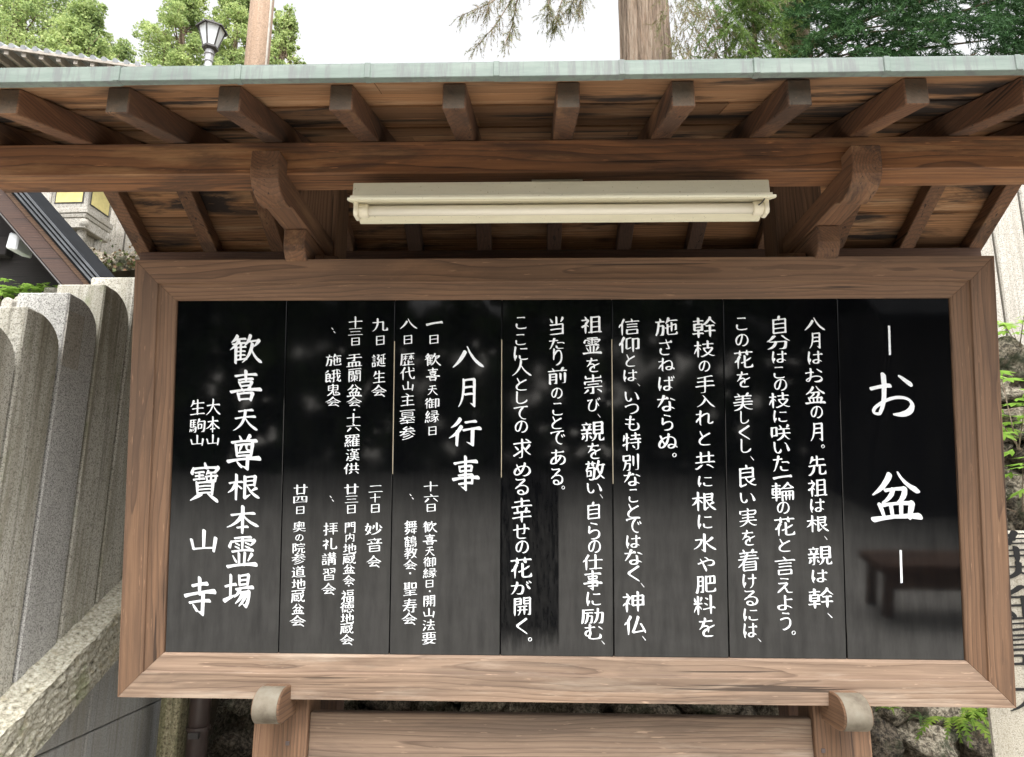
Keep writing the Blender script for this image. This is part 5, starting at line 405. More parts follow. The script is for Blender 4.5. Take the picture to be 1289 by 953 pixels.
"習": [[72,39,78,38,86,40,112,43,170,50,183,49,186,50,188,54,187,96,188,108,186,114,182,120,176,122,162,120,130,116,128,117,129,122,128,126,120,135,119,140,119,192,114,200,108,203,82,199,51,197,49,195,50,190,56,186,99,192,102,192,103,190,104,164,103,162,84,155,50,137,46,134,50,126,54,124,57,124,70,134,102,150,103,150,103,142,104,136,112,128,110,114,82,111,69,111,65,108,64,51,67,44],[81,49,79,52,79,70,81,72,130,80,170,82,173,81,172,69,170,60],[80,81,80,92,82,100,84,101,116,105,123,103,126,106,130,107,170,111,172,110,172,91,123,87],[136,138,140,137,164,152,186,162,190,144,194,141,196,141,202,162,204,196,202,204,196,210,192,213,186,214,177,211,132,207,129,206,130,200,136,194,178,199,183,200,184,198,184,172,133,147,132,146,132,142],[82,160,87,160,89,164,87,168,82,172,68,176,63,175,56,172,58,169,64,168],[161,170,168,169,171,170,171,176,166,180,153,184,141,183,140,182,142,178]],
"聖": [[43,34,46,34,68,39,116,46,123,40,129,39,133,42,134,48,171,51,206,51,212,52,212,57,206,62,135,56,133,57,133,75,135,76,160,77,183,77,188,78,189,81,186,86,180,88,134,84,133,102,134,103,172,106,195,105,197,106,197,111,192,116,184,116,124,110,120,111,116,109,53,100,52,98,53,94,57,91,60,91,81,96,116,101,115,82,114,82,63,75,61,72,64,66,69,65,86,69,116,73,116,55,114,54,40,44,39,40],[61,116,66,114,69,115,71,118,104,124,117,122,122,125,123,130,122,140,122,194,126,196,127,198,123,205,108,209,105,207,103,204,98,203,66,200,60,202,56,203,52,198,42,196,42,194,45,189,48,187,53,188,53,126,44,122,43,120,45,118,57,118],[146,129,153,128,159,131,186,134,201,133,205,136,207,141,205,160,207,194,205,200,198,207,190,209,182,206,154,203,141,204,136,201,135,195,136,185,136,154,135,144,139,135],[70,131,71,144,103,147,100,136],[156,143,155,144,155,176,157,190,187,194,188,162,185,147,180,145],[70,153,71,168,104,171,103,158,102,156],[70,177,71,192,103,195,104,182,102,180]],
"肥": [[39,28,51,29,55,33,60,58,64,96,66,97,86,100,87,99,87,63,83,48,76,45,70,46,70,44,78,38,94,36,100,37,104,42,105,177,106,189,102,199,93,205,88,205,84,203,66,200,51,201,47,200,45,196,47,182,47,123,45,92,39,56,34,44,30,39,33,33],[132,44,152,43,188,47,206,52,211,57,212,64,210,80,208,86,204,89,202,88,190,64,186,61,176,58,142,55,136,56,134,62,134,123,156,126,165,126,168,128,183,129,202,129,206,130,208,134,207,186,208,198,204,207,196,213,190,214,182,210,162,208,156,209,153,207,141,205,130,205,120,206,117,205,115,202,115,66,120,52,125,46],[66,108,65,110,65,142,69,144,86,146,87,146,87,111],[134,136,134,180,136,192,153,195,153,138],[168,139,168,196,188,199,189,196,189,156,186,142],[66,154,64,156,65,176,67,188,86,190,87,188,87,158]],
"自": [[70,40,74,40,86,44,176,53,189,52,194,55,195,58,193,94,193,165,195,178,193,184,188,191,178,194,170,191,129,187,135,204,135,207,130,214,123,216,116,215,111,210,107,195,106,184,76,181,63,181,58,178,57,172,58,162,59,69,57,57,60,48,64,43],[78,55,77,57,76,81,77,84,78,85,130,94,176,96,175,76,172,65],[78,97,76,99,76,126,78,127,130,136,175,138,175,108,124,103],[76,139,77,158,80,168,112,173,118,169,123,169,126,171,128,174,171,179,175,178,176,150]],
"舞": [[51,36,54,35,68,39,78,43,88,51,94,59,104,68,116,87,117,90,116,96,114,100,108,105,104,107,96,104,86,104,87,110,87,122,104,124,108,121,112,120,117,126,136,128,142,124,147,124,149,126,150,129,166,131,171,131,177,127,182,126,184,127,188,131,202,130,210,132,211,135,210,138,204,144,196,145,188,143,186,144,186,160,188,162,202,162,205,165,203,171,198,175,186,176,186,195,200,196,200,200,198,204,194,207,178,205,172,207,168,204,138,202,92,197,90,198,89,204,86,209,80,212,74,211,70,208,68,206,64,189,57,186,45,176,36,173,35,171,38,167,44,164,57,168,64,174,66,174,66,160,51,159,49,156,51,152,56,147,66,147,66,130,42,126,40,123,43,117,48,114,68,118,66,102,60,99,52,90,43,82,42,80,43,75,48,71,52,71,60,74,63,70,70,69,77,64,72,57,51,39],[169,46,172,45,176,46,179,57,180,68,182,69,208,75,206,78,182,78,180,80,180,104,182,105,204,105,205,110,200,115,192,116,176,113,166,116,164,115,160,111,126,106,126,102,132,98,153,102,160,103,162,102,162,76,141,75,144,82,143,86,140,91,134,94,128,92,125,88,124,75,128,68,135,63,162,67,166,51],[81,72,72,78,64,80,74,89,81,89,86,93,98,94,98,93,95,86,87,74,84,71],[86,132,84,134,84,152,100,155,100,135],[116,136,116,157,135,159,135,139],[150,139,150,160,166,162,168,161,168,141],[84,163,86,187,100,190,100,166],[116,168,116,192,135,193,135,170],[150,171,150,194,168,195,168,172]],
"良": [[73,36,78,36,84,39,111,49,123,56,125,60,124,64,120,68,111,62,81,53,80,54,79,105,81,108,110,111,117,97,134,80,140,75,147,73,158,63,172,57,196,52,202,53,210,58,208,62,195,61,172,68,162,74,169,81,198,103,197,108,194,112,189,114,178,110,146,84,140,88,130,99,126,111,126,113,165,117,183,117,189,120,190,124,189,134,189,174,190,186,188,194,182,200,174,203,166,200,135,196,134,207,132,213,124,219,118,220,116,218,114,214,118,196,117,194,81,190,66,191,63,189,60,183,62,168,62,66,60,52,61,48,65,42],[81,120,79,122,79,144,81,146,132,153,166,156,171,155,171,141,168,130,120,124,112,126,108,122],[81,155,80,156,80,165,82,178,126,183,132,182,136,184,168,188,170,188,171,186,171,166,170,164,124,161]],
"花": [[78,38,80,38,81,40,86,98,87,111,91,123,102,144,100,150,94,157,87,159,82,157,75,142,70,135,67,124,66,117,55,111,47,94,51,91,60,93,69,99,70,98,75,40],[140,45,146,44,162,44,206,51,211,56,211,63,208,81,204,84,189,62,171,57,153,56,146,57,145,105,159,110,182,125,194,140,194,141,190,143,178,139,147,119,146,120,146,153,140,162,135,164,130,164,128,163,126,159,127,146,127,104,104,95,102,92,105,87,111,84,124,92,128,92,128,58,132,51],[95,158,102,157,107,160,107,171,105,182,106,183,142,187,144,177,148,170,156,165,164,163,167,165,169,170,169,178,166,188,180,189,206,189,207,190,207,195,204,200,198,203,164,199,160,210,156,213,153,214,152,213,146,198,102,193,99,204,96,207,92,208,90,207,84,190,44,185,42,182,45,175,51,173,81,179,85,166,93,158]],
"蔵": [[47,28,50,29,58,46,62,62,66,100,66,134,68,144,75,146,124,152,147,154,149,153,155,111,159,98,159,82,152,77,142,64,134,68,118,68,118,82,136,84,139,86,141,88,141,106,138,112,130,117,118,116,118,129,140,132,140,135,136,140,132,141,114,138,108,141,102,137,75,136,72,134,71,129,72,114,71,66,74,58,80,54,84,52,108,56,116,54,118,57,134,58,137,56,134,49,128,46,132,43,141,47,144,50,148,50,150,54,158,59,166,69,176,54,186,46,195,44,207,45,211,46,214,52,214,62,213,68,207,75,204,76,202,75,203,70,200,64,195,57,190,56,185,62,176,80,176,92,182,93,186,98,203,136,202,142,199,147,194,150,189,150,185,147,181,142,173,118,170,114,166,152,167,156,186,158,196,157,201,159,202,164,202,174,198,182,191,189,191,196,206,196,210,198,211,202,207,208,201,211,183,208,177,210,172,207,94,199,88,200,82,198,42,192,39,191,40,184,44,181,48,180,82,187,84,186,88,176,93,173,98,172,100,174,102,177,102,189,104,190,171,197,174,188,182,178,181,171,177,169,160,167,153,169,148,166,66,157,54,158,48,156,47,150,48,141,48,108,45,75,40,42,42,33],[87,64,87,79,104,81,104,65],[87,87,87,105,106,107,114,104,117,105,118,108,129,108,129,100,126,91,114,89,106,91,102,88],[87,112,89,124,90,126,104,128,104,114]],
"蘭": [[55,34,59,34,64,56,65,124,96,129,112,128,116,129,118,132,118,164,114,171,106,177,100,178,90,174,52,172,50,171,46,166,46,66,52,38],[79,44,86,44,94,48,117,63,121,46,124,43,128,43,130,52,132,71,136,66,156,55,160,54,163,56,164,58,158,64,142,71,140,74,164,76,166,78,168,82,167,104,164,109,159,111,132,108,131,118,146,120,171,121,172,123,171,126,166,129,128,125,122,127,118,126,117,124,79,118,80,114,84,111,117,118,117,108,117,106,86,103,82,100,81,81,84,73,90,69,107,70,100,64,88,56,80,52,71,52,71,50,72,46],[178,50,196,49,201,54,202,60,203,172,197,182,189,185,170,182,138,180,134,178,132,174,131,147,134,141,140,136,146,134,158,137,188,140,187,69,185,57,183,54,177,52],[93,78,93,87,96,96,117,99,117,77,108,78,94,77],[109,80,111,79,113,81,113,86,108,91,104,91,102,88,104,84],[132,80,132,100,156,102,156,94,154,84],[141,86,142,85,150,92,149,96,144,100,141,99,141,98,139,88],[66,137,65,138,64,141,65,146,66,146,96,150,98,148,96,141],[148,145,147,147,147,155,188,159,188,150],[68,153,68,158,69,160,98,163,99,162,99,158,98,156],[148,162,149,168,152,170,183,174,186,174,187,172,188,166],[47,182,51,180,93,188,136,194,180,197,202,196,207,197,208,201,203,208,195,210,177,207,110,201,44,192,42,190,42,188]],
"行": [[79,22,84,22,86,26,93,118,107,138,117,158,117,162,114,168,110,172,104,175,99,175,97,172,78,138,71,135,70,126,64,118,50,103,28,82,32,79,52,88,69,98,70,98,70,33,73,27],[177,24,183,23,186,26,187,28,190,141,192,142,201,142,230,139,233,141,235,144,235,150,231,158,225,163,219,166,214,166,177,157,171,157,165,154,116,146,112,142,115,135,118,131,123,130,148,137,166,140,165,48,141,55,139,54,150,44],[42,154,58,160,72,167,83,176,94,187,102,198,110,213,108,220,104,227,96,231,90,229,79,207,69,192,56,175,40,159,40,156],[134,186,138,185,153,190,170,193,201,192,205,195,206,200,204,204,200,210,194,213,189,213,164,207,128,201,126,198,126,194,130,189]],
"要": [[51,33,54,32,58,32,97,42,122,50,128,57,141,58,148,54,186,48,196,50,202,54,202,57,200,59,190,59,176,65,156,68,154,69,171,90,174,105,207,105,209,106,209,110,206,116,201,119,195,119,180,116,160,116,158,115,117,111,118,120,115,128,142,131,152,127,154,128,156,132,158,132,184,135,195,135,199,136,200,141,199,154,200,170,197,177,192,182,188,184,158,179,156,180,155,200,156,201,174,202,204,202,207,206,203,212,200,213,194,213,147,208,142,209,138,208,104,204,98,204,93,202,45,195,45,190,51,186,93,194,93,172,70,170,56,169,51,166,50,134,52,129,55,124,63,120,74,123,96,126,98,124,94,109,42,101,40,99,41,94,45,90,50,88,81,95,76,82,76,74,64,68,65,64,69,62,81,66,87,64,93,65,108,63,109,62,102,56,87,50,69,45,49,42,47,40,48,38],[122,69,114,71,94,72,93,74,99,87,100,96,108,94,111,95,114,100,154,104,151,93,145,86,139,80,135,72],[68,132,66,133,66,144,68,159,93,162,93,144,94,135],[112,137,111,144,111,164,114,165,128,167,136,167,138,166,138,140],[156,142,156,170,182,172,184,171,185,156,183,146,171,143],[112,174,111,176,111,196,130,199,138,198,138,177]],
"親": [[68,40,84,42,87,46,93,103,116,102,118,103,121,105,119,111,112,116,105,116,93,114,93,134,102,131,106,135,120,135,122,138,121,142,117,147,108,148,113,170,110,176,104,180,99,179,97,177,91,159,88,145,80,147,75,144,72,144,68,165,63,170,57,172,55,171,53,168,57,154,57,142,40,140,37,138,39,132,45,127,62,131,69,129,72,132,75,132,75,112,42,108,40,105,43,99,48,96,74,101,76,100,79,56,76,46,74,45,68,44],[119,44,122,42,135,51,146,61,153,75,158,99,166,102,170,102,170,62,172,56,176,51,180,48,184,47,207,50,211,52,213,56,212,69,211,75,208,78,206,76,204,70,196,60,186,58,185,62,184,104,201,103,206,106,207,110,205,176,207,200,203,207,195,214,189,215,182,212,147,208,132,208,129,207,127,204,128,124,126,112,130,104,140,96,138,78,134,68,127,54,118,46],[46,52,50,52,56,58,65,69,70,78,69,82,67,87,58,93,52,93,50,90,48,75,43,57],[118,62,122,63,123,66,121,75,108,90,104,91,103,78,106,70,111,64],[147,112,146,114,145,132,147,133,176,136,188,137,187,128,184,116,178,115,172,116,170,114],[147,142,146,142,146,165,176,169,187,170,188,147,186,146],[49,176,78,180,87,176,92,181,117,182,119,183,119,186,117,190,112,193,90,189,80,202,75,204,73,198,74,188,45,185,43,183,44,180],[146,175,146,184,148,195,187,200,188,180,186,179,158,175]],
"言": [[72,42,78,41,86,43,99,45,165,52,182,52,185,57,184,75,185,88,184,93,178,100,172,103,152,99,69,91,65,88,64,84,65,64,64,54,67,46],[81,52,79,54,79,66,82,81,160,91,168,91,169,90,170,74,166,62],[76,112,129,121,154,123,180,123,183,126,179,132,172,134,112,128,72,122,70,120,71,117],[76,141,129,150,154,152,180,152,183,154,179,160,172,163,112,156,72,151,70,148,71,146],[49,164,78,170,126,177,136,172,139,174,141,178,184,181,206,180,210,181,211,184,207,191,201,194,140,188,134,198,124,208,117,213,111,215,108,212,109,207,120,196,123,187,42,176,40,174,41,170,45,165]],
"誕": [[47,36,51,36,52,41,82,43,87,47,88,87,85,93,80,98,75,100,62,97,45,96,41,93,41,63,45,39],[168,46,180,46,194,48,204,52,207,56,207,58,202,61,184,62,156,60,146,61,136,64,124,74,132,100,136,120,137,135,136,141,130,146,124,149,118,147,118,148,130,178,134,192,130,200,123,204,118,204,112,202,99,201,97,200,97,196,100,191,104,190,116,192,116,190,109,170,100,151,101,144,108,136,114,134,120,137,121,134,118,112,112,94,105,111,100,113,99,112,99,96,108,82,101,57,101,51,105,49,120,62,122,62,129,56,141,51,152,48],[56,51,54,52,55,75,58,86,70,88,72,87,72,69,70,54],[152,78,158,77,176,80,183,78,186,81,206,87,204,90,188,90,186,92,186,142,189,144,206,144,208,147,206,153,201,157,198,158,186,156,186,198,198,207,202,209,203,210,201,213,194,213,182,210,174,208,171,205,146,198,143,196,145,190,150,188,171,194,171,89,160,88,159,90,159,156,156,161,150,165,146,165,143,162,144,141,143,90,146,84],[70,114,81,114,84,116,82,123,76,127,66,126,50,120,49,118,51,116],[70,140,81,140,84,142,82,148,76,152,66,151,50,146,49,144,51,141],[43,164,46,163,66,166,87,167,89,168,89,171,84,177,76,177,75,184,71,192,66,197,58,201,56,200,54,195,54,188,56,182,62,174,40,172,39,168]],
"講": [[122,34,127,34,130,38,129,70,130,72,152,75,156,71,162,69,166,72,167,76,184,78,186,76,186,72,183,62,183,56,172,51,173,48,174,47,198,45,202,46,204,51,204,111,205,120,204,126,199,134,190,138,187,138,182,135,167,134,166,147,172,148,183,144,186,145,189,149,204,148,211,150,210,154,206,159,187,159,188,171,189,172,202,172,205,176,203,180,200,183,188,183,188,195,206,195,208,198,206,202,202,205,189,205,186,215,182,220,177,222,172,223,169,220,169,202,147,200,146,207,142,213,136,217,130,218,127,214,127,198,108,195,106,194,107,189,112,185,126,188,128,188,128,175,114,173,112,171,114,166,117,164,128,165,128,153,126,151,104,148,101,146,104,141,110,138,132,143,136,140,141,139,145,141,146,146,148,146,148,132,147,131,128,129,116,130,112,129,110,126,111,66,110,48,114,40],[49,36,52,36,54,42,56,43,82,46,93,45,97,48,98,87,96,93,92,98,84,101,72,98,48,97,43,94,41,90,43,63,47,39],[57,53,56,54,57,75,59,86,68,88,82,88,83,68,81,57,80,56,74,54],[130,81,129,81,129,94,142,98,148,98,148,84],[168,85,167,86,167,100,184,102,186,101,186,87],[130,105,129,106,132,117,147,119,148,119,148,108,147,107],[168,109,167,110,167,122,185,123,186,111],[48,112,52,111,68,114,92,115,93,116,94,118,92,123,86,126,66,122,46,121,45,120,45,117],[48,138,52,137,68,140,92,140,93,141,94,144,92,149,86,151,66,147,46,147,45,146,45,142],[146,154,146,168,147,169,169,171,169,158,168,156,160,155,153,158,150,157,148,154],[43,162,46,161,78,166,98,166,100,170,98,174,94,177,83,177,85,180,85,183,82,190,76,197,64,204,63,204,62,200,65,188,72,179,80,176,64,173,40,171,39,168],[146,178,146,190,147,192,168,194,169,194,170,180,147,177]],
"輪": [[77,34,80,36,84,68,102,68,108,69,109,70,107,76,102,79,84,76,84,92,86,93,104,93,106,95,108,97,108,147,120,149,130,155,136,153,141,153,189,158,195,161,201,161,207,164,206,168,197,178,182,190,170,201,171,207,169,212,162,219,158,219,154,218,151,206,144,200,121,166,110,158,105,158,98,163,86,161,84,162,84,178,106,179,108,180,109,183,107,188,102,190,85,188,85,198,83,202,80,207,74,211,69,211,66,208,66,186,64,185,42,183,42,180,43,177,48,174,64,177,66,176,66,159,45,158,41,154,40,102,43,94,50,89,54,88,66,90,67,75,63,74,42,73,40,69,42,65,46,63,68,66,70,40,73,36],[119,36,124,35,128,38,127,84,130,85,140,86,140,68,143,50,146,46,148,45,151,46,154,62,154,89,165,90,166,75,169,52,171,49,174,48,176,50,178,60,180,91,190,92,192,56,190,52,194,50,200,50,202,52,205,66,206,128,204,134,201,138,194,141,176,138,168,140,165,136,150,135,142,137,140,134,118,133,113,130,112,126,113,63,112,46,114,40],[128,94,127,111,129,122,134,123,140,124,140,96],[154,97,154,126,165,127,165,99],[57,99,55,104,55,118,57,120,64,121,66,120,66,100],[180,100,180,128,182,129,189,130,190,129,191,126,190,101],[86,102,84,104,84,123,92,124,93,123,93,116,91,105,90,103],[56,129,55,136,58,147,66,148,66,130],[84,132,84,150,86,151,93,152,93,134],[140,163,138,164,140,166,162,195,182,172,180,168,176,166]],
"道": [[46,39,48,38,70,54,76,53,81,54,94,49,111,45,140,45,186,52,208,53,216,58,217,62,213,67,207,70,201,68,195,63,190,61,141,54,114,53,98,56,82,63,81,66,82,126,80,131,75,136,69,139,64,140,58,137,44,136,40,134,42,128,46,123,50,123,62,125,63,123,63,64,56,61,48,52,44,42],[111,68,116,67,126,70,174,75,189,75,193,76,196,80,196,141,197,153,195,158,190,164,183,168,171,165,153,164,156,174,156,184,164,185,168,181,174,179,177,181,179,186,202,186,209,188,208,194,202,197,181,195,187,208,184,214,178,218,174,219,171,218,163,206,160,193,148,191,142,193,138,190,132,190,130,198,126,203,116,211,112,210,112,208,115,202,116,196,116,188,93,185,91,183,92,178,98,175,120,179,124,176,129,175,131,177,133,182,137,182,133,162,132,161,117,159,106,160,102,158,101,156,101,96,100,81,105,72],[118,79,118,93,118,97,153,103,179,104,179,96,176,86],[118,106,118,118,118,123,153,128,179,129,179,114,178,113],[118,132,118,138,120,147,122,148,140,151,147,149,153,152,179,154,179,140,178,138],[71,160,76,159,81,162,82,166,80,172,69,184,58,189,55,189,54,188,54,184,58,174,64,165]],
"金": [[49,36,52,35,76,40,118,47,124,43,129,42,133,44,133,48,135,48,177,51,200,50,207,52,208,56,206,60,202,63,198,65,135,59,134,60,134,106,135,108,172,110,194,109,198,111,199,114,195,121,189,124,134,118,133,146,174,150,178,153,182,158,195,156,202,156,207,158,207,161,196,164,168,178,148,190,132,202,124,205,116,204,111,201,96,184,68,160,42,147,41,144,43,140,46,136,51,134,74,146,82,140,116,144,116,117,114,116,54,108,51,105,53,99,60,96,88,102,116,105,115,57,99,55,98,64,92,75,80,87,74,91,70,91,70,88,79,63,82,58,88,54,87,53,45,47,43,45,44,42],[161,68,164,68,184,92,183,99,177,104,172,105,168,103,163,98,156,74,157,70],[86,151,87,154,111,173,128,190,129,190,141,181,166,166,166,165,162,159,156,158,128,155,120,157,114,153]],
"門": [[53,34,57,34,63,56,63,128,99,132,114,132,117,133,119,136,118,177,120,190,114,200,106,205,102,205,96,202,68,199,50,199,46,198,44,194,45,177,45,66,51,38],[168,48,198,47,204,50,206,56,205,183,207,198,205,204,202,208,192,215,170,210,152,208,135,208,133,207,131,202,132,165,131,152,132,146,136,140,141,136,147,135,158,139,188,141,187,70,183,58,166,52,166,50],[63,141,63,159,64,160,100,164,100,154,98,145,75,141],[152,150,150,152,150,159,150,168,152,169,176,173,187,172,187,154,186,153],[64,169,63,170,63,174,66,186,96,190,99,190,100,189,100,172],[152,178,150,178,150,184,153,196,187,200,188,183,186,182]],
"開": [[52,34,54,34,56,34,61,56,61,134,98,138,112,137,117,139,119,141,120,190,114,200,106,205,102,205,94,202,72,199,48,199,45,198,43,194,43,66,49,38],[83,40,86,40,93,44,101,54,109,70,112,86,130,88,135,88,136,70,140,51,144,47,148,48,153,66,153,89,154,90,172,89,175,92,174,96,170,100,162,100,153,99,153,100,153,122,171,122,172,126,169,130,165,133,147,131,140,132,134,129,105,126,100,127,98,125,80,122,79,118,84,114,87,113,96,116,97,114,97,93,78,90,76,88,77,84,82,80,97,82,94,66,88,50,86,46,82,44],[181,48,201,47,205,50,207,54,207,186,208,200,202,210,194,215,182,212,154,208,136,209,132,207,131,201,132,174,131,158,135,147,141,142,147,141,158,144,186,148,189,147,188,70,186,64,186,58,183,56,174,53,173,51,176,49],[114,94,113,96,113,118,135,121,135,98],[63,146,62,147,62,162,80,165,100,166,98,151],[152,156,150,158,150,164,150,171,151,172,184,176,189,176,189,160,188,160],[63,171,62,174,64,186,96,190,99,190,100,189,100,176],[150,181,153,196,186,200,189,200,189,186,188,185]],
"院": [[50,34,52,33,54,34,60,56,60,172,63,186,78,188,68,159,67,150,69,142,79,124,81,110,76,92,66,89,65,84,69,78,75,75,94,81,99,87,99,116,87,138,86,144,88,153,99,182,99,188,94,197,86,203,62,198,45,199,42,197,41,194,42,178,42,66,48,38],[93,44,99,42,105,43,117,50,130,62,137,70,141,81,145,99,145,112,160,115,162,112,162,63,163,57,167,51,172,46,178,45,189,47,207,49,212,51,214,54,214,58,212,75,208,78,205,78,194,61,182,59,180,64,180,116,208,116,211,118,209,124,206,128,201,130,174,126,166,128,160,125,138,122,132,123,128,121,106,118,105,116,105,112,111,107,114,106,128,109,126,92,122,75,116,63,109,54,100,47,93,46],[126,146,162,150,190,151,194,152,195,154,192,160,186,162,158,157,123,155,121,152],[109,154,114,153,117,156,117,168,120,178,153,183,164,180,169,184,196,187,199,184,201,172,206,169,210,183,210,189,206,195,200,198,166,194,163,201,159,207,153,213,148,214,147,212,150,192,123,189,108,189,103,186,101,182,101,164,104,159]],
"霊": [[22,22,28,21,64,30,90,34,135,38,140,38,147,35,153,39,184,38,237,32,243,35,244,42,242,50,237,55,231,60,225,62,153,56,157,117,152,126,142,130,139,129,137,126,135,54,116,52,114,54,113,114,106,123,98,126,94,125,93,122,98,51,15,42,12,39,12,33,16,27],[83,57,88,57,91,58,92,63,90,68,65,100,60,105,56,106,54,105,54,102,65,80,75,63],[171,68,174,66,176,68,209,104,210,108,208,114,205,118,200,122,194,124,189,122,168,74,168,70],[53,122,57,121,100,129,135,132,168,132,210,129,213,132,213,136,211,142,206,147,200,150,188,150,184,156,180,159,148,168,146,168,144,165,147,159,173,148,135,145,134,147,136,194,138,195,156,195,196,193,197,192,195,187,184,171,181,178,176,183,147,191,144,189,145,184,148,181,177,169,180,169,183,171,186,166,189,165,203,171,217,182,227,195,227,202,220,210,212,214,207,213,204,210,138,207,137,208,136,214,138,216,194,213,197,216,196,222,191,228,184,231,118,227,63,220,62,218,63,213,70,208,114,214,116,213,116,206,48,199,42,200,39,200,29,184,21,168,21,162,24,157,33,150,38,149,42,151,49,184,81,190,116,194,118,152,123,144,48,135,46,134,46,129,49,124],[102,144,106,144,108,147,106,153,102,157,74,166,69,165,69,160,74,156],[104,165,108,165,110,168,109,172,105,177,78,187,73,186,73,182,76,178]],
"音": [[74,40,80,39,90,42,170,51,182,51,184,52,187,57,186,74,187,112,183,121,178,125,172,127,162,124,87,116,72,116,68,114,65,110,66,69,65,52,68,46],[82,51,81,52,81,60,81,74,82,75,130,83,165,85,171,84,171,70,168,61],[81,85,81,96,83,105,86,106,165,115,170,115,171,114,171,94,128,90],[49,129,87,137,98,132,100,134,102,139,147,144,154,140,160,139,164,141,165,145,166,145,204,145,208,147,209,150,206,156,201,159,170,156,170,159,179,178,178,183,174,187,166,190,155,184,147,166,144,154,102,149,100,158,90,172,87,175,84,176,83,172,84,147,42,141,40,140,41,135,45,130],[57,178,60,178,81,183,120,189,126,183,132,181,136,183,138,190,172,193,195,192,200,193,200,196,196,202,190,204,135,198,128,207,123,211,120,212,118,210,117,206,117,196,54,188,52,184]],
"餓": [[58,39,63,39,68,43,88,53,94,46,100,42,106,42,110,46,109,52,106,60,93,80,88,83,86,81,84,66,64,58,65,86,82,88,100,89,105,92,111,86,117,84,120,86,124,93,129,95,130,57,128,50,122,47,121,45,124,42,136,43,141,45,143,50,144,102,148,106,159,112,160,114,156,116,144,114,144,150,162,153,167,153,169,123,174,93,174,78,169,72,168,64,171,63,180,66,186,56,195,50,207,51,213,54,215,58,214,70,213,76,210,83,207,84,206,82,204,74,196,61,194,63,190,72,189,78,188,90,195,94,198,99,207,123,208,134,202,140,198,142,195,141,189,120,184,110,181,153,183,155,208,155,211,156,211,159,208,163,204,166,180,164,178,196,179,207,177,213,172,217,166,219,164,218,163,214,165,186,165,161,144,159,144,160,144,195,153,202,159,202,160,204,158,206,153,208,146,208,132,205,126,200,112,196,112,192,117,188,129,189,129,158,114,155,112,153,114,148,117,146,129,147,130,110,128,106,111,102,106,99,105,106,106,141,105,146,100,152,94,156,90,157,86,155,75,167,71,166,71,153,51,153,46,150,45,144,47,134,47,68,45,56,50,45],[66,98,65,99,64,116,66,117,87,118,84,102],[66,125,65,126,65,129,68,140,78,142,87,141,87,128],[45,160,46,160,64,171,75,180,83,190,80,198,75,201,72,201,65,198,62,195,50,172,43,164],[208,180,210,180,210,182,206,186,204,194,195,208,189,214,184,214,182,212,183,208,197,186,201,183]],
"駒": [[87,38,102,37,108,39,112,45,114,52,118,100,117,106,112,113,106,116,90,114,90,134,106,134,109,136,108,141,104,145,90,144,90,162,106,163,108,164,109,166,107,171,102,174,90,172,90,192,112,195,112,200,106,204,86,201,78,203,74,200,48,198,44,196,43,192,44,168,43,112,46,105,51,100,57,99,81,103,87,102,90,104,100,105,102,104,100,81,99,79,93,94,88,97,85,94,92,78,99,69,98,60,95,45,92,43,86,41,85,39],[43,42,46,45,50,51,54,72,53,81,50,84,45,86,42,84,42,72,39,52,39,45],[168,46,196,46,201,48,204,54,208,76,210,99,213,177,208,186,198,192,184,188,149,184,155,201,155,206,148,214,144,217,140,217,134,213,131,207,127,183,119,154,120,150,124,148,144,172,190,177,193,176,192,110,188,75,182,57,166,50,166,48],[62,48,66,47,70,48,72,58,66,80,62,83,59,80,55,58,57,52],[81,58,86,57,88,58,89,63,78,87,75,89,73,84,74,70,77,63],[133,75,136,75,140,87,172,89,178,92,179,96,178,111,179,138,176,146,171,150,165,151,153,149,130,148,127,146,125,141,126,104,131,78],[141,97,141,123,143,136,147,138,162,140,164,136,164,116,162,100,158,98],[60,110,58,114,58,130,75,133,75,112],[58,139,58,159,75,161,75,141],[58,168,58,178,61,188,64,189,75,191,75,170]],
"鬼": [[50,38,58,37,68,40,86,52,108,74,120,93,123,57,127,50,134,44,138,43,182,47,206,51,211,54,214,58,214,64,211,75,206,81,196,85,188,96,183,100,181,100,180,99,182,88,165,85,164,86,172,105,170,111,162,115,159,115,158,112,155,104,148,87,149,80,154,74,160,72,165,75,186,80,196,74,194,64,190,61,177,58,159,55,140,55,137,68,137,96,134,104,126,111,129,117,170,122,184,121,189,124,190,188,188,193,183,198,176,201,165,198,126,194,132,204,131,207,128,213,122,216,116,214,111,210,105,192,60,187,58,182,59,135,58,123,60,116,64,111,70,109,80,112,102,114,105,114,105,112,100,99,89,82,78,69,48,42,48,39],[75,121,74,122,73,126,74,146,106,152,112,153,114,152,112,135,109,124],[132,127,132,155,174,157,174,142,172,132],[74,156,74,168,76,178,112,183,114,182,114,162,112,161],[132,163,132,184,170,189,173,189,174,188,174,166]],
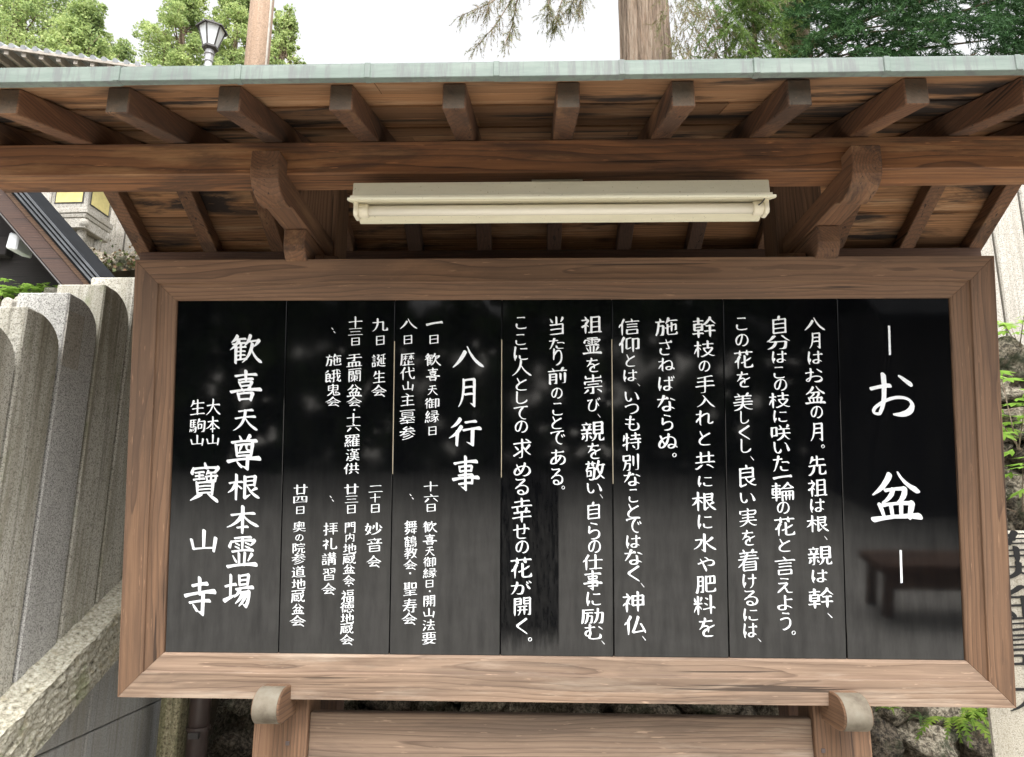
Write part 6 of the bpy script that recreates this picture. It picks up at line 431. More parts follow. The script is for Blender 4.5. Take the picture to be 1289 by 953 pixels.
"鶴": [[56,33,58,32,61,33,63,41,72,42,88,44,96,42,99,45,108,45,118,42,129,41,133,44,135,46,136,54,136,78,132,82,128,76,117,53,110,55,100,55,99,56,99,75,114,75,117,78,115,82,111,86,99,86,99,106,114,107,117,110,115,114,111,117,99,117,99,134,100,135,117,136,119,136,119,140,117,144,112,147,100,145,98,158,95,162,88,166,82,165,88,180,106,182,109,180,112,168,116,165,121,182,117,189,111,193,92,190,92,198,91,202,87,208,81,211,76,208,69,188,45,186,42,184,40,182,40,162,45,155,51,153,54,153,56,156,56,166,58,176,66,177,57,140,52,128,48,124,49,120,42,116,44,112,48,114,50,114,50,60,53,38],[181,45,198,46,203,51,206,62,208,81,209,100,207,106,202,112,196,115,186,112,144,107,142,109,142,120,176,126,210,126,212,128,212,130,208,136,202,137,142,130,142,143,182,147,195,147,198,148,200,152,200,189,198,196,193,201,188,203,170,200,168,201,169,207,166,212,162,216,156,217,152,214,151,200,150,198,130,197,127,192,127,108,132,100,140,96,152,99,190,103,194,102,193,87,192,82,184,94,180,95,178,93,184,80,192,75,192,74,190,66,184,54,178,51,171,52,170,51,174,47],[153,50,156,49,159,51,159,60,152,81,148,84,147,82,144,69,144,60,147,54],[64,50,64,71,84,74,84,53],[170,60,174,59,177,59,179,62,179,68,171,84,166,87,165,86,163,75,163,69,165,64],[64,81,64,102,84,105,84,82],[64,112,61,123,64,130,84,134,84,114],[72,141,71,141,71,142,81,162,84,150,85,142],[142,152,142,165,185,170,182,157],[142,175,144,186,146,188,158,190,164,188,166,190,180,192,183,192,184,190,185,180,183,179,160,176]],
}
# the text of each panel, column by column: character, x, y, width, height in millimetres on the board
TEXT = {
 1: [
  [("|", 2560, 1180, 8, 100)],
  [("お", 2561, 998, 146, 148)],
  [("盆", 2562, 661, 168, 167)],
  [("|", 2570, 435, 8, 107)],
 ],
 2: [
  [("八", 2314, 1236, 69, 44), ("月", 2313, 1180, 37, 55), ("は", 2312, 1122, 50, 46), ("お", 2306, 1063, 58, 48), ("盆", 2309, 996, 68, 62), ("の", 2312, 940, 40, 41), ("月", 2310, 874, 41, 62), ("。", 2329, 826, 11, 12)],
  [("先", 2308, 762, 60, 67)],
  [("自", 2196, 1233, 47, 63), ("分", 2191, 1174, 78, 49), ("は", 2193, 1124, 50, 43), ("こ", 2191, 1072, 37, 40), ("の", 2195, 1031, 43, 40), ("枝", 2190, 979, 69, 54), ("に", 2191, 925, 46, 41), ("咲", 2191, 872, 66, 54), ("い", 2193, 821, 54, 39), ("た", 2190, 769, 54, 53), ("一", 2193, 724, 64, 17)],
  [("こ", 2070, 1237, 38, 44), ("の", 2070, 1182, 44, 42), ("花", 2074, 1117, 64, 63), ("を", 2072, 1049, 44, 54), ("美", 2069, 974, 66, 62), ("し", 2073, 922, 28, 43), ("く", 2071, 872, 37, 48), ("し", 2075, 827, 34, 46), ("、", 2095, 786, 12, 14), ("良", 2079, 727, 57, 75)],
  [("祖", 2307, 689, 63, 59), ("は", 2305, 631, 48, 47), ("根", 2304, 572, 72, 56), ("、", 2329, 526, 10, 12)],
  [("親", 2308, 469, 79, 63), ("は", 2305, 402, 52, 44), ("幹", 2307, 332, 82, 68), ("、", 2335, 276, 16, 15)],
  [("輪", 2193, 676, 74, 64), ("の", 2193, 624, 41, 40), ("花", 2196, 563, 68, 64), ("と", 2194, 501, 39, 42), ("言", 2194, 434, 67, 60), ("え", 2192, 371, 50, 48), ("よ", 2190, 316, 50, 49), ("う", 2191, 256, 36, 57), ("。", 2216, 220, 13, 13)],
  [("い", 2077, 655, 51, 34), ("実", 2077, 591, 57, 61), ("を", 2077, 525, 43, 51), ("着", 2075, 452, 68, 74), ("け", 2077, 385, 46, 46), ("る", 2081, 330, 46, 49), ("に", 2078, 276, 47, 41), ("は", 2076, 226, 45, 49), ("、", 2105, 196, 11, 12)],
 ],
 3: [
  [("幹", 1944, 1226, 79, 73), ("枝", 1944, 1152, 69, 58), ("の", 1943, 1094, 38, 37), ("手", 1944, 1033, 65, 60), ("入", 1946, 976, 61, 40), ("れ", 1940, 920, 58, 51)],
  [("と", 1939, 852, 40, 48)],
  [("共", 1939, 778, 66, 62)],
  [("施", 1818, 1228, 76, 64), ("さ", 1814, 1158, 44, 55), ("ね", 1816, 1099, 55, 46), ("ば", 1815, 1036, 55, 51), ("な", 1813, 969, 61, 54), ("ら", 1816, 904, 39, 54), ("ぬ", 1817, 843, 64, 51), ("。", 1838, 796, 14, 14)],
  [("信", 1692, 1227, 70, 58), ("仰", 1692, 1166, 70, 55), ("と", 1695, 1113, 32, 42), ("は", 1694, 1062, 47, 42), ("、", 1722, 1031, 9, 9)],
  [("い", 1699, 991, 49, 34), ("つ", 1698, 950, 47, 34), ("も", 1699, 902, 49, 51), ("特", 1697, 841, 63, 62), ("別", 1693, 772, 55, 57)],
  [("に", 1938, 709, 48, 36), ("根", 1933, 643, 80, 64), ("に", 1935, 576, 48, 47), ("水", 1934, 508, 74, 61), ("や", 1937, 438, 57, 46), ("肥", 1934, 373, 68, 60), ("料", 1929, 307, 71, 66), ("を", 1935, 235, 51, 62)],
  [("な", 1696, 717, 55, 47), ("こ", 1700, 661, 31, 45), ("と", 1699, 611, 39, 47), ("で", 1700, 565, 51, 53), ("は", 1698, 510, 48, 45), ("な", 1698, 460, 60, 50), ("く", 1698, 407, 40, 52), ("、", 1727, 369, 11, 14), ("神", 1697, 315, 71, 69), ("仏", 1701, 239, 71, 63), ("、", 1730, 198, 12, 14)],
 ],
 4: [
  [("祖", 1565, 1235, 70, 61), ("霊", 1567, 1163, 65, 60), ("を", 1569, 1098, 44, 49), ("崇", 1569, 1033, 62, 66), ("び", 1571, 965, 44, 48), ("、", 1588, 927, 10, 12), ("親", 1566, 875, 79, 68), ("を", 1571, 809, 44, 54), ("敬", 1574, 745, 66, 68)],
  [("当", 1447, 1232, 48, 64), ("た", 1447, 1171, 53, 38), ("り", 1450, 1126, 32, 58), ("前", 1449, 1061, 65, 60), ("の", 1447, 1003, 38, 37), ("こ", 1449, 949, 35, 43), ("と", 1446, 903, 35, 43), ("で", 1449, 854, 49, 48), ("あ", 1450, 788, 52, 51), ("る", 1447, 723, 41, 55)],
  [("こ", 1326, 1242, 37, 42)],
  [("こ", 1324, 1185, 35, 38), ("に", 1325, 1137, 48, 49), ("人", 1329, 1089, 66, 55), ("と", 1327, 1033, 38, 43), ("し", 1328, 988, 38, 43), ("て", 1325, 937, 49, 46), ("の", 1327, 890, 44, 41)],
  [("求", 1330, 817, 61, 65), ("め", 1330, 747, 58, 46)],
  [("い", 1571, 685, 51, 34), ("、", 1594, 659, 10, 14), ("自", 1568, 611, 42, 59), ("ら", 1569, 544, 40, 56), ("の", 1570, 494, 42, 42), ("仕", 1564, 442, 66, 53), ("事", 1564, 384, 63, 66), ("に", 1566, 323, 48, 46), ("励", 1562, 268, 74, 52), ("む", 1565, 217, 60, 49), ("、", 1596, 183, 11, 12)],
  [("。", 1467, 687, 11, 12)],
  [("る", 1329, 689, 46, 54), ("幸", 1329, 612, 69, 82), ("せ", 1327, 542, 55, 50), ("の", 1330, 491, 44, 42), ("花", 1327, 423, 72, 70), ("が", 1327, 358, 69, 45), ("開", 1331, 297, 57, 63), ("く", 1329, 234, 37, 52), ("。", 1356, 191, 13, 13)],
 ],
 5: [
  [("八", 1147, 1126, 107, 73)],
  [("月", 1143, 1005, 59, 100)],
  [("行", 1138, 872, 111, 98)],
  [("事", 1141, 734, 93, 119)],
  [("一", 1030, 1241, 58, 17)],
  [("日", 1029, 1186, 31, 33)],
  [("歓", 1026, 1117, 56, 44), ("喜", 1027, 1067, 48, 46), ("天", 1026, 1013, 35, 34), ("御", 1025, 968, 50, 37), ("縁", 1025, 923, 48, 43), ("日", 1027, 875, 27, 32)],
  [("八", 942, 1240, 60, 35)],
  [("日", 940, 1185, 29, 33)],
  [("歴", 939, 1118, 48, 44), ("代", 940, 1070, 50, 46), ("山", 942, 1027, 39, 32), ("主", 941, 980, 47, 44), ("墓", 941, 923, 53, 49), ("参", 942, 867, 54, 46)],
  [("十", 1023, 689, 48, 34), ("六", 1025, 650, 49, 28), ("日", 1025, 618, 30, 28)],
  [("歓", 1022, 555, 49, 38), ("喜", 1022, 514, 48, 36), ("天", 1022, 475, 32, 31), ("御", 1022, 439, 42, 34), ("縁", 1023, 403, 46, 33), ("日", 1022, 368, 25, 27), ("・", 1023, 344, 6, 6), ("開", 1022, 312, 39, 40), ("山", 1021, 274, 38, 31), ("法", 1021, 234, 41, 38), ("要", 1022, 191, 47, 41)],
  [("〃", 959, 655, 14, 18)],
  [("舞", 957, 552, 44, 47), ("鶴", 957, 506, 42, 39), ("教", 958, 468, 44, 39), ("会", 957, 430, 47, 34), ("・", 957, 402, 7, 7)],
  [("聖", 958, 350, 46, 45), ("寿", 957, 297, 48, 45), ("会", 956, 254, 52, 40)],
 ],
 6: [
  [("九", 844, 1237, 54, 46), ("日", 845, 1183, 29, 35)],
  [("誕", 841, 1114, 48, 46), ("生", 843, 1058, 42, 44), ("会", 843, 1011, 53, 41)],
  [("十", 759, 1246, 48, 41), ("三", 759, 1213, 51, 26), ("日", 760, 1179, 29, 29)],
  [("盂", 757, 1114, 54, 46), ("蘭", 759, 1064, 45, 49), ("盆", 759, 1011, 52, 44), ("会", 759, 974, 52, 36), ("・", 760, 946, 6, 6), ("十", 758, 918, 47, 34), ("六", 758, 886, 48, 29), ("羅", 754, 842, 53, 43), ("漢", 757, 794, 48, 43), ("供", 754, 748, 52, 40)],
  [("〃", 683, 1218, 14, 19)],
  [("施", 686, 1116, 54, 42), ("餓", 685, 1062, 55, 46), ("鬼", 688, 1014, 45, 41), ("会", 687, 974, 53, 34)],
  [("二", 837, 680, 48, 25), ("十", 836, 650, 35, 31), ("日", 837, 615, 29, 31)],
  [("妙", 832, 548, 59, 42), ("音", 836, 494, 52, 47), ("会", 835, 440, 49, 40)],
  [("廿", 755, 679, 50, 37), ("三", 756, 645, 46, 25), ("日", 756, 612, 29, 31)],
  [("門", 753, 551, 36, 39), ("内", 753, 518, 30, 31), ("地", 753, 483, 44, 33), ("蔵", 752, 448, 44, 38), ("盆", 752, 414, 41, 33), ("会", 752, 379, 42, 33), ("・", 752, 360, 6, 6), ("福", 749, 325, 42, 44), ("徳", 748, 290, 46, 38), ("地", 749, 254, 44, 33), ("蔵", 748, 220, 44, 37), ("会", 749, 184, 47, 35)],
  [("〃", 689, 647, 14, 19)],
  [("拝", 687, 546, 50, 42), ("礼", 686, 497, 49, 39), ("講", 684, 448, 49, 44), ("習", 685, 397, 42, 42), ("会", 685, 349, 48, 39)],
  [("廿", 583, 677, 48, 37), ("四", 582, 643, 48, 25), ("日", 583, 608, 28, 28)],
  [("奥", 581, 553, 44, 36), ("の", 582, 517, 27, 22), ("院", 581, 482, 43, 36), ("参", 581, 447, 47, 38), ("道", 582, 405, 47, 40), ("地", 583, 365, 46, 34), ("蔵", 582, 324, 46, 44), ("盆", 583, 282, 42, 36), ("会", 583, 244, 55, 37)],
 ],
 7: [
  [("歓", 383, 1154, 113, 104), ("喜", 386, 1029, 112, 109)],
  [("天", 388, 912, 85, 75), ("尊", 386, 802, 119, 123)],
  [("大", 276, 956, 50, 56), ("本", 276, 896, 48, 56), ("山", 277, 844, 45, 37)],
  [("生", 221, 954, 51, 55), ("駒", 223, 892, 55, 48), ("山", 223, 842, 47, 37)],
  [("寶", 254, 700, 101, 136)],
  [("根", 389, 685, 110, 90), ("本", 389, 576, 110, 96), ("霊", 390, 468, 106, 108), ("場", 381, 341, 105, 115)],
  [("山", 257, 505, 94, 77)],
  [("寺", 251, 322, 110, 131)],
 ],
}
# ------------------------------------------------------------------ palette
M = {}
for ax in 'XYZ':
    M['frame'+ax] = wood('frame_wood_'+ax, ax, (.235,.128,.068), (.09,.044,.023), (.165,.10,.062), .6, 1.0, .25, .72)
    M['pale'+ax] = wood('pale_wood_'+ax, ax, (.275,.187,.128), (.10,.06,.038), (.20,.145,.106), .6, 1.0, .3, .78, pale=(.36,.29,.225))  # paler from weathering, with some skylight put into the colour
    M['roof'+ax] = wood('roof_wood_'+ax, ax, (.19,.088,.040), (.075,.034,.017), (.115,.063,.036), .7, 1.3, .55, .8, pale=(.27,.15,.075))
    M['rafter'+ax] = wood('rafter_wood_'+ax, ax, (.165,.073,.033), (.064,.028,.014), (.095,.051,.03), .7, 1.3, .5, .8, pale=(.26,.135,.062), ends=(.082,.070,.048))
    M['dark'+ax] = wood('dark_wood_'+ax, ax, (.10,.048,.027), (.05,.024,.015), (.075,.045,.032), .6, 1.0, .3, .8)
M['beam'] = wood('beam_wood', 'X', (.275,.118,.044), (.082,.034,.015), (.12,.06,.032), .8, .8, .55, .75, pale=(.36,.20,.092))
M['deck'] = wood('deck_boards', 'X', (.47,.235,.10), (.155,.068,.029), (.28,.165,.09), .6, 1.1, .97, .85, pale=(.56,.37,.22), island=True)
s = NT('end_grain'); v = s.coords(rand=3)
M['endgrain'] = s.set(Base_Color=s.ramp(s.noise(v, 14, 6, .65), [(.3,(.085,.066,.046)),(.5,(.155,.132,.098)),(.75,(.20,.182,.145))]), Roughness=.85)
s = NT('copper_patina'); v = s.coords((1.2,8,8)); v2 = s.coords((40,40,4))
c = s.ramp(s.noise(v, 3, 6, .7), [(.3,(.115,.15,.13)),(.5,(.155,.195,.17)),(.7,(.20,.24,.21))])
c = s.mix(s.ramp(s.noise(v2, 1, 5, .7), [(.47,0.0),(.62,.75)]), c, (.125,.13,.13))
M['copper'] = s.set(Base_Color=c, Roughness=.7)
def lacquer(name, patch):
    s = NT(name); v = s.coords((1,1,1), rand=4)
    dust = s.noise(s.coords((14,14,1.5), rand=4), 1.5, 6, .7); big = s.noise(v, 2.2, 4, .6)
    c = s.mix(s.ramp(dust, [(.45,0.0),(.8,.5)]), (.002,.0022,.0028), (.006,.006,.0055))
    spec = s.ramp(s.noise(s.coords((22,22,.8), rand=3), 1.5, 5, .7), [(.3,.55),(.6,.82)])
    if patch:      # the strip that was painted over afresh: sharp right edge, brushed-out top and foot
        tc = s.n('ShaderNodeTexCoord'); sx = s.n('ShaderNodeSeparateXYZ'); s.l(tc.outputs['Object'], sx.inputs[0])
        st = s.noise(s.coords((70,70,2.0)), 1.2, 4, .7)
        mr = s.n('ShaderNodeMapRange'); s.l(sx.outputs[0], mr.inputs[0]); mr.inputs[1].default_value = BX0+1.449; mr.inputs[2].default_value = BX0+1.4535; mr.inputs[3].default_value = 1; mr.inputs[4].default_value = 0
        zz = s.n('ShaderNodeMath', operation='MULTIPLY_ADD'); s.l(st, zz.inputs[0]); zz.inputs[1].default_value = .16; s.l(sx.outputs[2], zz.inputs[2])
        m2 = s.n('ShaderNodeMapRange'); s.l(zz.outputs[0], m2.inputs[0]); m2.inputs[1].default_value = BZ+.76; m2.inputs[2].default_value = BZ+.95; m2.inputs[3].default_value = 1; m2.inputs[4].default_value = 0
        m3 = s.n('ShaderNodeMapRange'); s.l(zz.outputs[0], m3.inputs[0]); m3.inputs[1].default_value = BZ+.235; m3.inputs[2].default_value = BZ+.30; m3.inputs[3].default_value = 0; m3.inputs[4].default_value = 1
        p1 = s.n('ShaderNodeMath', operation='MULTIPLY'); s.l(mr.outputs[0], p1.inputs[0]); s.l(m2.outputs[0], p1.inputs[1])
        p2 = s.n('ShaderNodeMath', operation='MULTIPLY'); s.l(p1.outputs[0], p2.inputs[0]); s.l(m3.outputs[0], p2.inputs[1])
        spec = s.mix(p2.outputs[0], spec, s.ramp(st, [(.35,.03),(.75,.30)]))
    h = s.noise(s.coords((1,1,.5), rand=1), 3.0, 2, .5); s.bump(h, .05, .01)
    return s.set(Base_Color=c, Roughness=s.ramp(big, [(.3,.035),(.7,.08)]), Specular_IOR_Level=spec, Coat_Weight=.0)
BX0, BZ = -1.3623, .9566
M['lacquer'] = lacquer('lacquer', False); M['lacquer_patched'] = lacquer('lacquer_patched', True)
M['letter'] = plain('white_paint', (.72,.74,.76), .5, 0, .09, 140)
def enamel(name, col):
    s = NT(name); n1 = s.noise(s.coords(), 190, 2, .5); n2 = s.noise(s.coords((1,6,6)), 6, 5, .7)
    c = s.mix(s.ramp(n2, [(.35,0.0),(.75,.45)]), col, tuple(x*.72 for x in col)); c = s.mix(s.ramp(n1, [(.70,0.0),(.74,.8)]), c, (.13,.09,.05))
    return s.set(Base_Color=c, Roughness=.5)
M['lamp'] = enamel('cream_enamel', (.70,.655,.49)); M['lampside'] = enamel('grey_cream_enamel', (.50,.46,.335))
M['tube'] = plain('tube_glass', (.74,.69,.58), .25, 0, .02, 10)
M['socket'] = plain('socket_plastic', (.70,.64,.50), .5, 0, .04, 30)
M['nail'] = plain('dark_peg', (.09,.07,.065), .7)
M['strip'] = plain('pale_strip', (.42,.36,.26), .7, 0, .2, 12)  # colour of the light showing through the panel gaps
M['seam'] = plain('seam_black', (.004,.004,.004), .7)
M['graniteA'] = granite('granite_brown', (.50,.48,.42), (.17,.16,.135), (.62,.60,.54), (.205,.185,.125), .8, 230, .3, moss=.45)
M['graniteB'] = granite('granite_grey', (.47,.46,.435), (.10,.098,.094), (.68,.67,.64), (.22,.21,.18), .3, 300, .2)
M['graniteW'] = granite('granite_pale', (.40,.375,.33), (.17,.16,.14), (.52,.50,.46), (.27,.24,.19), .5, 150, .2)
s = NT('granite_rough'); v = s.coords()
p1 = s.noise(v, 70, 6, .7); p2 = s.noise(v, 16, 6, .7); p3 = s.noise(v, 5, 5, .65)
c = s.ramp(p1, [(.34,(.09,.08,.058)),(.43,(.27,.25,.19)),(.56,(.42,.40,.325)),(.70,(.56,.54,.47))])
c = s.mix(s.ramp(p2, [(.54,0.0),(.68,.5)]), c, (.30,.25,.14)); c = s.mix(s.ramp(p3, [(.60,0.0),(.68,.4)]), c, (.16,.20,.06))
ad = s.n('ShaderNodeMath', operation='ADD'); s.l(p1, ad.inputs[0]); s.l(p2, ad.inputs[1]); s.bump(ad.outputs[0], .5, .006)
M['graniteR'] = s.set(Base_Color=c, Roughness=.9)
M['graniteP'] = granite('granite_panel', (.37,.37,.36), (.20,.20,.195), (.48,.48,.47), (.25,.22,.155), .5, 330, .12)
M['graniteI'] = granite('granite_inscribed', (.50,.465,.39), (.24,.215,.17), (.66,.62,.54), (.40,.36,.27), .5, 260, .3)
s = NT('rock'); v = s.coords(rand=0); g = s.n('ShaderNodeNewGeometry')
c = s.ramp(s.noise(v, 48, 8, .75), [(.36,(.03,.026,.02)),(.46,(.13,.115,.09)),(.55,(.40,.37,.31)),(.66,(.64,.61,.54))])
isl = s.ramp(g.outputs['Random Per Island'], [(0,(.35,.30,.25)),(.5,(.75,.69,.60)),(1,(1.2,1.15,1.05))]); c = s.mix(1.0, c, isl, 'MULTIPLY')
c = s.mix(s.ramp(s.noise(v, 5, 6, .7), [(.52,0.0),(.62,.8)]), c, (.028,.04,.012))
c = s.mix(s.ramp(s.noise(v, 9, 5, .7), [(.58,0.0),(.68,.6)]), c, (.09,.045,.025))
s.bump(s.noise(v, 55, 9, .8), 1.0, .035); M['rock'] = s.set(Base_Color=c, Roughness=.9)
M['soil'] = plain('soil', (.05,.038,.025), .95, 0, .5, 25)
M['tile'] = plain('black_tile', (.009,.010,.012), .7, 0, .35, 9, .08)
M['ridge'] = plain('tile_highlight', (.075,.08,.085), .6, 0, .3, 9, .2)  # lighter grey for highlight lines painted along the verge
M['barge'] = wood('barge_wood', 'X', (.060,.030,.020), (.030,.016,.012), (.045,.028,.022), .6, 1.0, .3, .8)  # extra dark: the shade on this board is put into its colour
M['blackwood'] = wood('shade_black_wood', 'X', (.022,.018,.017), (.012,.010,.010), (.018,.015,.015), .6, 1.0, 0, .9)  # near-black: shadow inside the gate put into the colour; also the added hut
M['tilegrey'] = plain('grey_tile', (.36,.38,.40), .5, 0, .2, 9)
M['plaster'] = plain('cream_plaster', (.62,.58,.50), .9, 0, .06, 8)
M['greywood'] = plain('grey_weathered_wood', (.30,.27,.235), .85, 0, .2, 10)
M['pole'] = granite('pole_concrete', (.27,.185,.125), (.19,.13,.09), (.33,.24,.175), (.20,.125,.075), .5, 60, .15)
M['iron'] = plain('dark_iron', (.055,.05,.048), .5, .3, .2, 20)
M['lampglass'] = plain('frosted_glass', (.70,.73,.75), .3, 0, .05, 5)
M['post_grey'] = plain('grey_metal', (.32,.32,.33), .5, .2, .1, 20)
M['pipe'] = plain('brown_pipe', (.050,.034,.030), .35, 0, .25, 12)
M['mossconc'] = granite('mossy_post', (.30,.265,.165), (.12,.10,.06), (.46,.42,.29), (.10,.11,.04), .8, 90, .6)
M['pane'] = plain('yellow_pane', (.66,.56,.22), .4, 0, .12, 25)
M['white'] = plain('white_plate', (.72,.74,.76), .4, 0, .05, 50)
M['ink'] = plain('black_ink', (.012,.012,.012), .6)
M['backdrop_hedge'] = leafmat('hedge_leaf', [(0,(.012,.022,.008)),(.5,(.03,.055,.016)),(1,(.07,.11,.03))], .15)
M['leafL'] = leafmat('bright_conifer', [(0,(.075,.105,.055)),(.25,(.20,.28,.11)),(.5,(.37,.46,.18)),(.82,(.50,.57,.24)),(1,(.52,.45,.28))], .45, nscale=1.1)  # stops lightened so the leaf colour carries the distant haze
M['leafC'] = leafmat('cedar_green', [(0,(.012,.030,.013)),(.4,(.030,.075,.026)),(.7,(.055,.12,.04)),(1,(.12,.19,.07))], .3, nscale=1.6)
M['leafY'] = leafmat('cedar_young', [(0,(.03,.06,.015)),(.4,(.09,.16,.035)),(1,(.22,.30,.08))], .35, nscale=2)
M['leafD'] = leafmat('cedar_dry', [(0,(.09,.065,.04)),(.4,(.22,.17,.10)),(.7,(.15,.19,.07)),(1,(.34,.28,.17))], .25, nscale=2)
M['fern'] = leafmat('fern_green', [(0,(.04,.085,.012)),(.5,(.13,.22,.03)),(1,(.27,.33,.065))], .35, nscale=6)
M['ivy'] = leafmat('ivy_leaf', [(0,(.03,.045,.015)),(.4,(.08,.10,.035)),(.65,(.12,.055,.03)),(1,(.30,.32,.20))], .2, nscale=8)
M['maple'] = leafmat('fresh_leaf', [(0,(.10,.20,.03)),(.5,(.24,.40,.07)),(1,(.42,.58,.15))], .45, nscale=6)
s = NT('bark'); v = s.coords((9,9,.7)); r_ = s.noise(v, 3, 6, .7); f_ = s.noise(s.coords((40,40,3)), 2, 4, .6)
c = s.ramp(r_, [(.30,(.04,.025,.016)),(.44,(.155,.108,.072)),(.58,(.27,.205,.15)),(.75,(.36,.31,.25))]); c = s.mix(s.ramp(f_, [(.5,0.0),(.7,.5)]), c, (.30,.19,.12))
s.bump(r_, 1.0, .05); M['bark'] = s.set(Base_Color=c, Roughness=.9)
s = NT('paving'); v = s.coords(); c = s.ramp(s.noise(v, 3, 8, .7), [(.3,(.33,.315,.28)),(.7,(.44,.42,.385))]); M['paving'] = s.set(Base_Color=c, Roughness=.9)
s = NT('hill'); v = s.coords(); c = s.ramp(s.noise(v, 2.5, 8, .75), [(.35,(.05,.038,.022)),(.55,(.10,.085,.05)),(.68,(.05,.085,.02))]); s.bump(s.noise(v, 14, 8, .7), .8, .05); M['hill'] = s.set(Base_Color=c, Roughness=.95)

# ------------------------------------------------------------------ ground
def terr(x, y):
    t = min(max((x+2.4)/1.6, 0), 1); t = t*t*(3-2*t)
    h0 = 3.15*(1-t)+2.40*t
    return h0+max(0, y-5.6)*.36+.05*math.sin(x*1.7+y*.9)+.04*math.sin(x*.6-y*1.3)
MB().add([(-400,-400,0),(400,-400,0),(400,4.2,0),(-400,4.2,0)], [(0,1,2,3)]).build('ground', M['paving']); tag(bpy.data.objects['ground'], kind='structure')
hb = MB(); xs = [-200,-120,-60,-30,-15,-10]+[-8+.4*i for i in range(41)]+[10,15,30,60,120,200]; ys = [4.22+.3*i for i in range(20)]+[10.5+2*i for i in range(20)]+[60,90,140]
for y in ys:
    for x in xs: hb.v.append((x, y, terr(x, min(y, 60))))
for j in range(len(ys)-1):
    for i in range(len(xs)-1): a = j*len(xs)+i; hb.f.append((a, a+1, a+1+len(xs), a+len(xs)))
tag(hb.build('hillside', M['hill'], smooth=True), kind='structure')

# ------------------------------------------------------------------ the notice board
TL, BX0, BX1, BY, BZ, BH = .1352, -1.3623, 1.5377, 2.4797, .9566, 1.4594
CT, ST = math.cos(TL), math.sin(TL)
def bp(s_, t_, d_): return (BX0+s_, BY-ST*t_+CT*d_, BZ+CT*t_+ST*d_)       # along, up, into the board
BW = BX1-BX0
nb = tag(empty('notice_board', (0, 2.6, 0)), 'roofed wooden notice board with glossy black panels of white brush-written columns', 'notice board')
fr = empty('board_frame', (0, 0, 0)); fr.parent = nb; fr.location = (0,0,0)
PROF = [(0,.062),(0,0),(.081,0),(.0825,.009),(.0845,.0095),(.131,.019),(.1375,.024),(.1375,.062)]
def rail(side, mat):
    m = MB(); L = BW if side in 'bt' else BH; n = len(PROF)
    for e in (0, 1):
        for u, d in PROF:
            a = u if e == 0 else L-u
            p = {'b': (a, u), 't': (a, BH-u), 'l': (u, a), 'r': (BW-u, a)}[side]
            m.v.append((p[0], d+2.6, p[1]))
    m.f = [tuple(range(n)), tuple(range(2*n-1, n-1, -1))]+[(i, i+n, (i+1) % n+n, (i+1) % n) for i in range(n)]
    A_ = np.array(m.v); c_ = Vector((A_.min(0)+A_.max(0))/2); m.v = [tuple(p-c_+Vector((0,2.6,0))) for p in map(Vector, m.v)]
    o = m.build('rail', mat, fr, bevel=.0012, center=False)
    k_ = c_-Vector((0,2.6,0)); o.rotation_euler.x = TL
    o.location = Vector((BX0, BY-2.6, BZ))+Vector((k_.x, k_.y*CT-k_.z*ST, k_.y*ST+k_.z*CT))
    return o
for sd_, mt in (('t', M['frameX']), ('b', M['paleX']), ('l', M['frameZ']), ('r', M['frameZ'])): rail(sd_, mt)
# panels
SEAM = [(.1375,.1375),(.52,.52),(.895,.89),(1.261,1.258),(1.634,1.631),(2.009,2.006),(2.39,2.386),(BW-.1375,BW-.1375)]
GL = {c: [np.array(l, float).reshape(-1, 2) for l in L] for c, L in GLYPHS.items()}
def glyph_mesh(c, cx, cy, w_, h_):
    """one brush-written character as a filled outline, centred at cx,cy in millimetres"""
    if c == '|': L = [np.array([(0,0),(.9,.1),(1,9.9),(.1,10)])]
    else: L = GL[c]
    A = np.vstack(L); lo, hi = A.min(0), A.max(0); sc = np.array((w_, h_))/np.maximum(hi-lo, 1e-6)
    cu = bpy.data.curves.new('g', 'CURVE'); cu.dimensions = '2D'; cu.fill_mode = 'BOTH'
    for l in L:
        q = (l-(lo+hi)/2)*sc+(cx, cy)
        sp = cu.splines.new('POLY'); sp.points.add(len(q)-1); sp.use_cyclic_u = True
        sp.points.foreach_set('co', np.c_[q, np.zeros(len(q)), np.ones(len(q))].ravel())
    o = bpy.data.objects.new('g', cu); me = o.to_mesh()
    vs = [tuple(v.co) for v in me.vertices]; fs = [tuple(p.vertices) for p in me.polygons]
    o.to_mesh_clear(); bpy.data.objects.remove(o); bpy.data.curves.remove(cu)
    return vs, fs
PD = .030
for k in range(7):
    l0, l1 = SEAM[k]; r0, r1 = SEAM[k+1]; g = .0016
    # seam order runs left to right; text order runs right to left
    xb0, xt0, xb1, xt1 = l1+g, l0+g, r1-g, r0-g
    m = MB(); vs = []
    for d in (PD, PD+.012):
        vs += [bp(xb0,.13,d), bp(xb1,.13,d), bp(xt1,BH-.13,d), bp(xt0,BH-.13,d)]
    m.add(vs, [(0,1,2,3),(7,6,5,4),(0,4,5,1),(1,5,6,2),(2,6,7,3),(3,7,4,0)])
    pn = m.build('board_panel', M['lacquer_patched' if k == 3 else 'lacquer'], nb, bevel=.0012)
    for col in TEXT[7-k]:
        lm = MB()
        for c, cx, cy, ww, hh in col:
            vs, fs = glyph_mesh(c, cx, cy, ww, hh); lm.add([bp(x/1000, y/1000, PD-.0012) for x, y, z in vs], fs)
        lm.build('lettering', M['letter'], pn)
